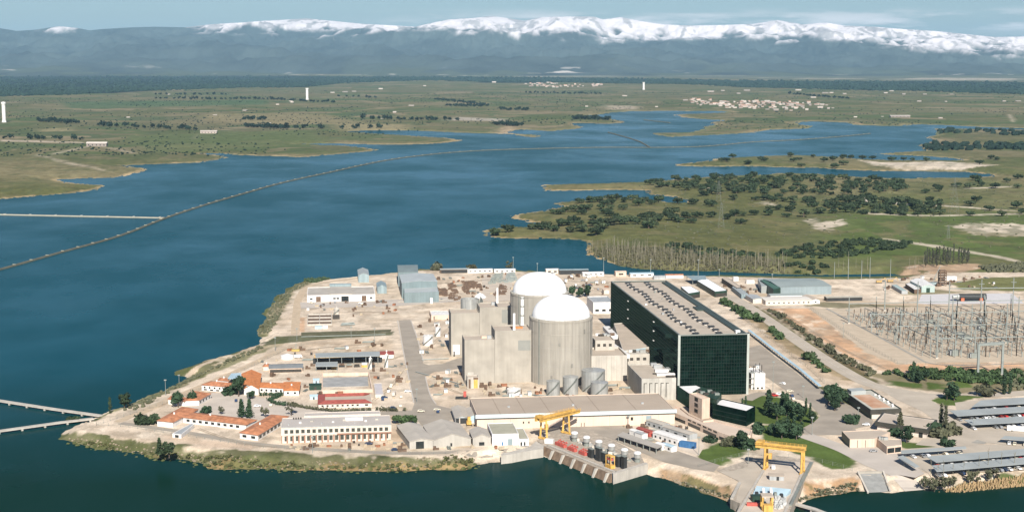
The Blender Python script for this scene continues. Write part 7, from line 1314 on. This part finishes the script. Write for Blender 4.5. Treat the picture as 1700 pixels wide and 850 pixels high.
def van(px, pb, label, m, w_=5.2, rz=0., h_=2.4, name='van', cat='van'):
    X, Y = G(px, pb); t = thing(name, label, cat, (X, Y, .06)); c, s = math.cos(rz), math.sin(rz); R = lambda x, y: (X+c*x-s*y, Y+s*x+c*y)
    mb = MB(); pr_ = [(-w_/2, .4), (w_/2, .4), (w_/2, 1.2), (w_/2-.9, h_), (-w_/2, h_)]; vs = [(*R(x, y), z) for y in (-1, 1) for x, z in pr_]; mb.add(vs, [tuple(range(5))[::-1], tuple(range(5, 10))]+[(k, (k+1) % 5, 5+(k+1) % 5, 5+k) for k in range(5)]); mb.build('body', m, t)
    mb = MB(); mb.add([(*R(w_/2-.05, -.85), 1.3), (*R(w_/2-.8, -.85), h_-.15), (*R(w_/2-.8, .85), h_-.15), (*R(w_/2-.05, .85), 1.3)], [(0, 1, 2, 3)]); mb.v = [(a+c*.06, b+s*.06, z_+.04) for a, b, z_ in mb.v]; mb.build('windscreen', winm, t)
    for x in (-w_*.3, w_*.3):
        for y in (-.8, .8): mb = MB(); a = R(x, y-.25); b = R(x, y+.25); mb.tube((*a, .45), (*b, .45), .45, 10); mb.build('wheel', tyre, t)
van(495, 594, 'white van parked in the sandy yard beside the white round tent', white, 6, .3, 2.6); van(654, 656, 'flat white lorry parked in the yard left of the grey road', pinkw, 6, 1.5, 2.6, 'lorry', 'lorry'); van(1692, 716, 'long white bus with dark windows by the rounded car port', white, 14, -.25, 3.2, 'bus', 'bus'); van(1284, 778, 'white pickup by the left leg of the lower right crane', white, 4.5, 1.4, 2.)
on_ = MB(); X, Y = G(1688, 717.2); 
X, Y = G(477, 595); r = thing('round_tent', 'white round tank like tent in the sandy yard', 'tent', (X, Y, 0)); mb = MB(); mb.rev(X, Y, [(5, -.1), (5, 2.4), (.2, 3.8)], 20); mb.build('cover', white, r)
X, Y = G(491, 583); r = thing('drill_rig', 'ochre machine on the sand behind the white van', 'machine', (X, Y, 0)); mb = MB(); mb.box(X-3, X+3, Y-1.5, Y+1.5, .2, 1.6); mb.build('body', mat('ochre paint', (.4, .3, .1), .6), r); mb = MB(); mb.beam((X, Y, 1.6), (X+.4, Y, 6), .4); mb.build('mast', steeld, r)
X, Y = G(769, 662); r = thing('drill_rig', 'red and dark machine on the sand left of the long beige hall', 'machine', (X, Y, 0)); mb = MB(); mb.box(X-5, X+3, Y-1.2, Y+1.2, .2, 1.5); mb.build('body', blackm, r); mb = MB(); mb.box(X+.2, X+2, Y-.8, Y+.8, 1.5, 5); mb.build('tower', redp, r)
# ------------------------------------------------------------------ stored material and clutter of the yards
P_ = fillpoly([(96,729),(122,735),(228,752),(330,768),(450,778),(640,782),(780,771),(780,765),(640,774),(450,770),(330,760),(228,745),(122,728)], 420, 1.2, rt, 3000, (), -4)+fillpoly([(1095,794),(1212,832),(1205,822),(1100,788)], 90, 1.2, rt, 1500, (), -4)+fillpoly([(1318,832),(1360,822),(1425,816),(1425,810),(1360,814)], 80, 1.2, rt, 1500, (), -4)
mass('bank_rocks', 'pale rocks and earth clods along the front waterline', 'rocks', dry_land(P_, .3), mat('bank rock', (.235, .19, .13), .95, .3, .5), .3, 1.0, 41, .8)
CL = {}
def clutter(k):
    if k in CL: return CL[k]
    nm, lb, grp, cat = (('crate_stack', 'stack of brown wooden crates lying in the plant yards', 'crate stacks of the yards', 'crates'), ('pipe_bundle', 'bundle of grey pipes lying in the plant yards', 'pipe bundles of the yards', 'pipes'), ('pallet_stack', 'pale stack of pallets lying in the plant yards', 'pallet stacks of the yards', 'pallets'), ('cable_drum', 'dark cable drum standing in the plant yards', 'cable drums of the yards', 'drum'), ('skip', 'rusty open skip standing in the plant yards', 'skips of the yards', 'skip'), ('tool_hut', 'small white tool hut standing in the plant yards', 'tool huts of the yards', 'hut'))[k]
    t = thing(nm, lb, cat, (0, 0, 0), grp)
    if k == 0:
        for x, y, z in ((-1.1, 0, 0), (1.1, .2, 0), (-.9, .1, 1.3)): m_ = MB(); m_.box(x-1, x+1, y-.8, y+.8, z, z+1.2); m_.build('crate', brownm, t)
    elif k == 1:
        for i in range(5): m_ = MB(); m_.tube((-3.2+.2*i, -1+i*.5, .3+.4*(i % 2)), (3+.3*i, -1+i*.5, .3+.4*(i % 2)), .25, 6); m_.build('pipe', steeld, t)
    elif k == 2:
        for i in range(3): m_ = MB(); m_.box(-1.4, 1.2+.2*i, -.9, .9, i*.45, i*.45+.32); m_.build('pallet', mat('pale timber', (.46, .38, .27), .9, .2, 1), t)
    elif k == 3:
        m_ = MB(); m_.tube((0, -.5, 1), (0, .5, 1), .7, 10); m_.build('cable', blackm, t)
        for y in (-.6, .6): m_ = MB(); m_.tube((0, y-.08, 1), (0, y+.08, 1), 1, 12); m_.build('flange', brownm, t)
    elif k == 4: m_ = MB(); m_.ring([(-1.6, -.9), (1.6, -.9), (2, .9), (-2, .9)], .12, 0, 1.4, .2); m_.build('body', mat('rusty skip', (.25, .11, .06), .8, .3, 1), t); m_ = MB(); m_.prism([(-1.5, -.8), (1.5, -.8), (1.8, .8), (-1.8, .8)], .1, .9); m_.build('load', dry, t)
    else: m_ = MB(); m_.box(-1.6, 1.6, -1.1, 1.1, 0, 2.3); m_.build('wall', white, t); m_ = MB(); m_.box(-1.8, 1.8, -1.3, 1.3, 2.3, 2.5); m_.build('roof', greyme, t); m_ = MB(); m_.box(-.5, .4, -1.16, -1.1, 0, 1.9); m_.build('door', bluegrey, t)
    CL[k] = t; return t
FP_ = [np.array(ccw(q)) for q in FOOT if len(q) > 2]
def free(p, d=2.): 
    x, y = np.array([p[0]]), np.array([p[1]])
    if (p[0]-RX[0])**2+(p[1]-RX[1])**2 < 26**2 or (p[0]-R2[0])**2+(p[1]-R2[1])**2 < 26**2: return False
    return not any(abs(q[0][0]-p[0]) < 220 and abs(q[0][1]-p[1]) < 220 and sdist(x, y, q)[0] < d for q in FP_)
rk = random.Random(21)
for poly, n_, wts in (([(500,575),(650,560),(660,600),(520,640),(440,630),(430,600)], 44, (3,2,3,1,1,1)), ([(505,640),(680,600),(682,680),(630,680),(505,668)], 44, (3,2,3,1,1,1)), ([(690,535),(750,520),(768,590),(700,598)], 30, (3,2,2,1,1,1)), ([(700,622),(766,618),(775,660),(722,668)], 23, (2,2,3,1,1,1)), ([(798,640),(880,640),(960,660),(1060,668),(800,662)], 34, (3,3,2,1,1,1)), ([(640,735),(880,745),(660,750)], 17, (3,2,3,1,1,0)), ([(470,738),(660,733),(660,746),(480,748)], 24, (3,2,4,1,2,1)), ([(500,505),(660,500),(660,520),(510,540)], 30, (3,2,3,1,1,1)), ([(640,470),(850,455),(850,500),(735,500)], 74, (4,4,3,2,1,1)), ([(860,455),(1010,458),(1010,490),(970,490)], 44, (3,2,2,1,1,1)), ([(1180,470),(1260,480),(1250,492),(1215,492)], 23, (3,2,2,1,1,1)), ([(1440,462),(1640,458),(1690,480),(1440,485)], 40, (3,3,2,2,1,1)), ([(1030,708),(1140,712),(1160,745),(1090,740)], 27, (3,2,3,1,1,0)), ([(1128,600),(1245,655),(1268,612),(1262,600)], 13, (2,2,2,1,1,1)), ([(985,640),(1060,640),(1062,668),(1010,668)], 17, (3,3,2,1,1,0))):
    for p in fillpoly(poly, n_, 3.2, rk):
        if free(p): k = rk.choices(range(6), wts)[0]; place(clutter(k), (*p, .08), rk.choice([AX, AX+1.57, rk.uniform(0, 3)]), rk.uniform(.7, 1.25))
lbs = 'car left standing in the sandy plant yards'; yc = [car_proto(i, names[i]+' '+lbs, names[i]+' cars of the plant yards') for i in (0, 1, 3, 4)]
for poly, n_ in (([(600,640),(660,640),(680,680),(630,678)], 9), ([(880,470),(1010,462),(1012,485),(960,488)], 9), ([(500,504),(640,500),(640,508),(505,510)], 5), ([(1245,660),(1300,640),(1345,665),(1262,662)], 5), ([(350,660),(470,672),(540,690),(420,692)], 7), ([(690,665),(712,660),(740,690),(700,695)], 3)):
    for p in fillpoly(poly, n_, 4, rk):
        if free(p): place(rk.choice(yc), (*p, .12), rk.choice([AX, AX+1.57]), 1.05)
for i, pts in enumerate(((760,498,660,502), (745,596,700,598), (500,560,640,556), (870,655,980,664), (770,640,690,618))):
    a, b = G(pts[0], pts[1]), G(pts[2], pts[3]); m_ = MB(); m_.tube((*a, .5), (*b, .5), .35, 6); r = thing('pipeline', ('pale pipeline along the front of the yard slab', 'thin grey pipeline beside the white tanks', 'thin grey pipeline along the weedy ditch', 'grey pipeline behind the long beige hall', 'grey pipeline crossing the sand below the concrete wall')[i], 'pipeline', (*a, .5)); m_.build('pipe', (conc3, steel, steeld, steel, steel)[i], r)
# tyre tracks worn into the sand
trk = mat('wheel track', (.37, .30, .215), 1, .12, .3)
for pts in ([(500,590),(540,600),(640,597),(668,590)], [(640,570),(560,575),(500,582)], [(620,665),(650,640),(668,615)], [(735,630),(745,645),(770,655),(790,668)], [(700,590),(720,570),(745,545)], [(660,520),(600,518),(520,520)], [(860,470),(940,475),(1000,480)], [(900,462),(980,470),(1010,470)], [(1300,520),(1400,580),(1470,612)], [(1430,470),(1540,470),(1640,478)], [(690,480),(740,470),(840,462)], [(330,712),(400,735),(460,742)]):
    for o_ in (-.9, .9):
        pl = offs(smooth_line([G(*p) for p in pts], 6), o_); A = offs(pl, .28); B = offs(pl, -.28); n = len(pl); mb = MB(); ZL[0] += .002; mb.add([(*p, ZL[0]) for p in A]+[(*p, ZL[0]) for p in B], [(n+i, n+i+1, i+1, i) for i in range(n-1)]); structure(mb.build('wheel_track', trk))
# ------------------------------------------------------------------ far houses
def house_proto(lb, grp, wm_, rm, w_=12, d_=8, h_=5, name='far_house'):
    mb = MB(); mb.k = 0; mb.prism([(-w_/2, -d_/2), (w_/2, -d_/2), (w_/2, d_/2), (-w_/2, d_/2)], -2, h_); mb.k = 1; e = .5; mb.add([(-w_/2-e, -d_/2-e, h_), (w_/2+e, -d_/2-e, h_), (w_/2+e, 0, h_+2), (-w_/2-e, 0, h_+2), (-w_/2-e, d_/2+e, h_), (w_/2+e, d_/2+e, h_)], [(0, 1, 2, 3), (3, 2, 5, 4), (0, 3, 4), (1, 5, 2)]); return tag(mb.build(name, [wm_, rm]), lb, 'house', grp)
vil = mat('village wall white', (.345, .295, .255), .8, .06, .05, rnd=.4); rv = mat('village roof tile', (.34, .20, .14), .85, .2, .05, rnd=.3); rw = mat('pale farm roof', (.42, .375, .33), .8, .1, .05, rnd=.25)
rh = random.Random(12)
def village(poly, n_, lb, grp, smin, smax):
    ps = [house_proto(lb, grp, vil, m) for m in (rv, rw)]; P_ = fillpoly(poly, n_, 16, rh); gz = ground_z(P_)
    for i, (p, g) in enumerate(zip(P_, gz)): s = rh.uniform(smin, smax); place(ps[rh.random() < .45], (*p, float(g)-1), rh.uniform(-.4, .4), (s*rh.uniform(.8, 1.8), s, s*rh.uniform(.8, 1.5)))
village([(1133,167),(1160,165),(1190,169),(1260,170),(1330,172),(1358,175),(1400,180),(1360,183),(1300,185),(1240,182),(1160,176)], 170, 'small white house in the village beyond the right end of the lake', 'houses of the right village', .6, 1.25)
village([(868,140),(900,138),(960,142),(1000,141),(1000,144),(920,147),(880,145)], 70, 'small white house in the far village behind the middle of the lake', 'houses of the middle village', .9, 1.5)
fb = house_proto('white farm building scattered on the far plain', 'farm buildings of the far plain', vil, rw, 22, 9, 4.5, 'farm_building'); P_ = [G(x, y) for x, y in ((213,197),(357,193),(407,186),(447,205),(461,178),(485,172),(483,170),(634,197),(655,187),(683,177),(552,154),(573,153),(588,152),(632,148),(280,157),(76,155),(974,177),(1037,161),(1090,178),(1180,153),(1200,151),(1226,156),(1240,151),(1325,150),(1350,164),(1370,156),(1380,155),(1402,158),(1480,152),(1500,158),(1526,171),(1570,171),(1580,158),(1667,171),(1690,171),(1561,197),(1535,158),(1470,155),(705,144),(820,138),(1420,195),(1465,194),(1425,333),(1440,336),(1487,340),(1512,341))]; P_ = [p for p in P_]
gz = ground_z(P_)
for p, g in zip(P_, gz): s = max(.55, p[1]/8500)*rh.uniform(.7, 1.2); place(fb, (*p, float(g)-1), rh.uniform(-.25, .25), (s*rh.uniform(.7, 1.5), s, s))
def farm(px, pb, wpx, hpx, label, roof=rw):
    X, Y = G(px, pb); g = float(ground_z([(X, Y)])[0]); w_ = wpx*Y/FP; h_ = hpx*Y/FP; q = [(X-w_/2, Y), (X+w_/2, Y), (X+w_/2, Y+w_*.3), (X-w_/2, Y+w_*.3)]; r = thing('farmhouse', label, 'farmhouse', (X, Y, g)); mb = MB(); mb.prism(q, g-1, g+h_); mb.build('wall', vil, r); e = w_*.02
    mb = MB(); mb.add([(q[0][0]-e, q[0][1]-e, g+h_), (q[1][0]+e, q[1][1]-e, g+h_), (q[1][0]+e, Y+w_*.15, g+h_*1.5), (q[0][0]-e, Y+w_*.15, g+h_*1.5), (q[3][0]-e, q[3][1]+e, g+h_), (q[2][0]+e, q[2][1]+e, g+h_)], [(0, 1, 2, 3), (3, 2, 5, 4), (0, 3, 4), (1, 5, 2)]); mb.build('roof', roof, r); CEN[r.name] = Vector((X, Y+w_*.15)); windows(r, edge(q, 0), 5, g+h_*.25, g+h_*.7, .25)
farm(160, 244, 33, 5, 'long white farmhouse nearest the left shore of the lake'); farm(346, 222, 27, 3.5, 'long white farm shed on the plain with a dirt track beside it'); farm(1495, 195.5, 32, 2.5, 'long white farm shed beyond the right end of the lake')
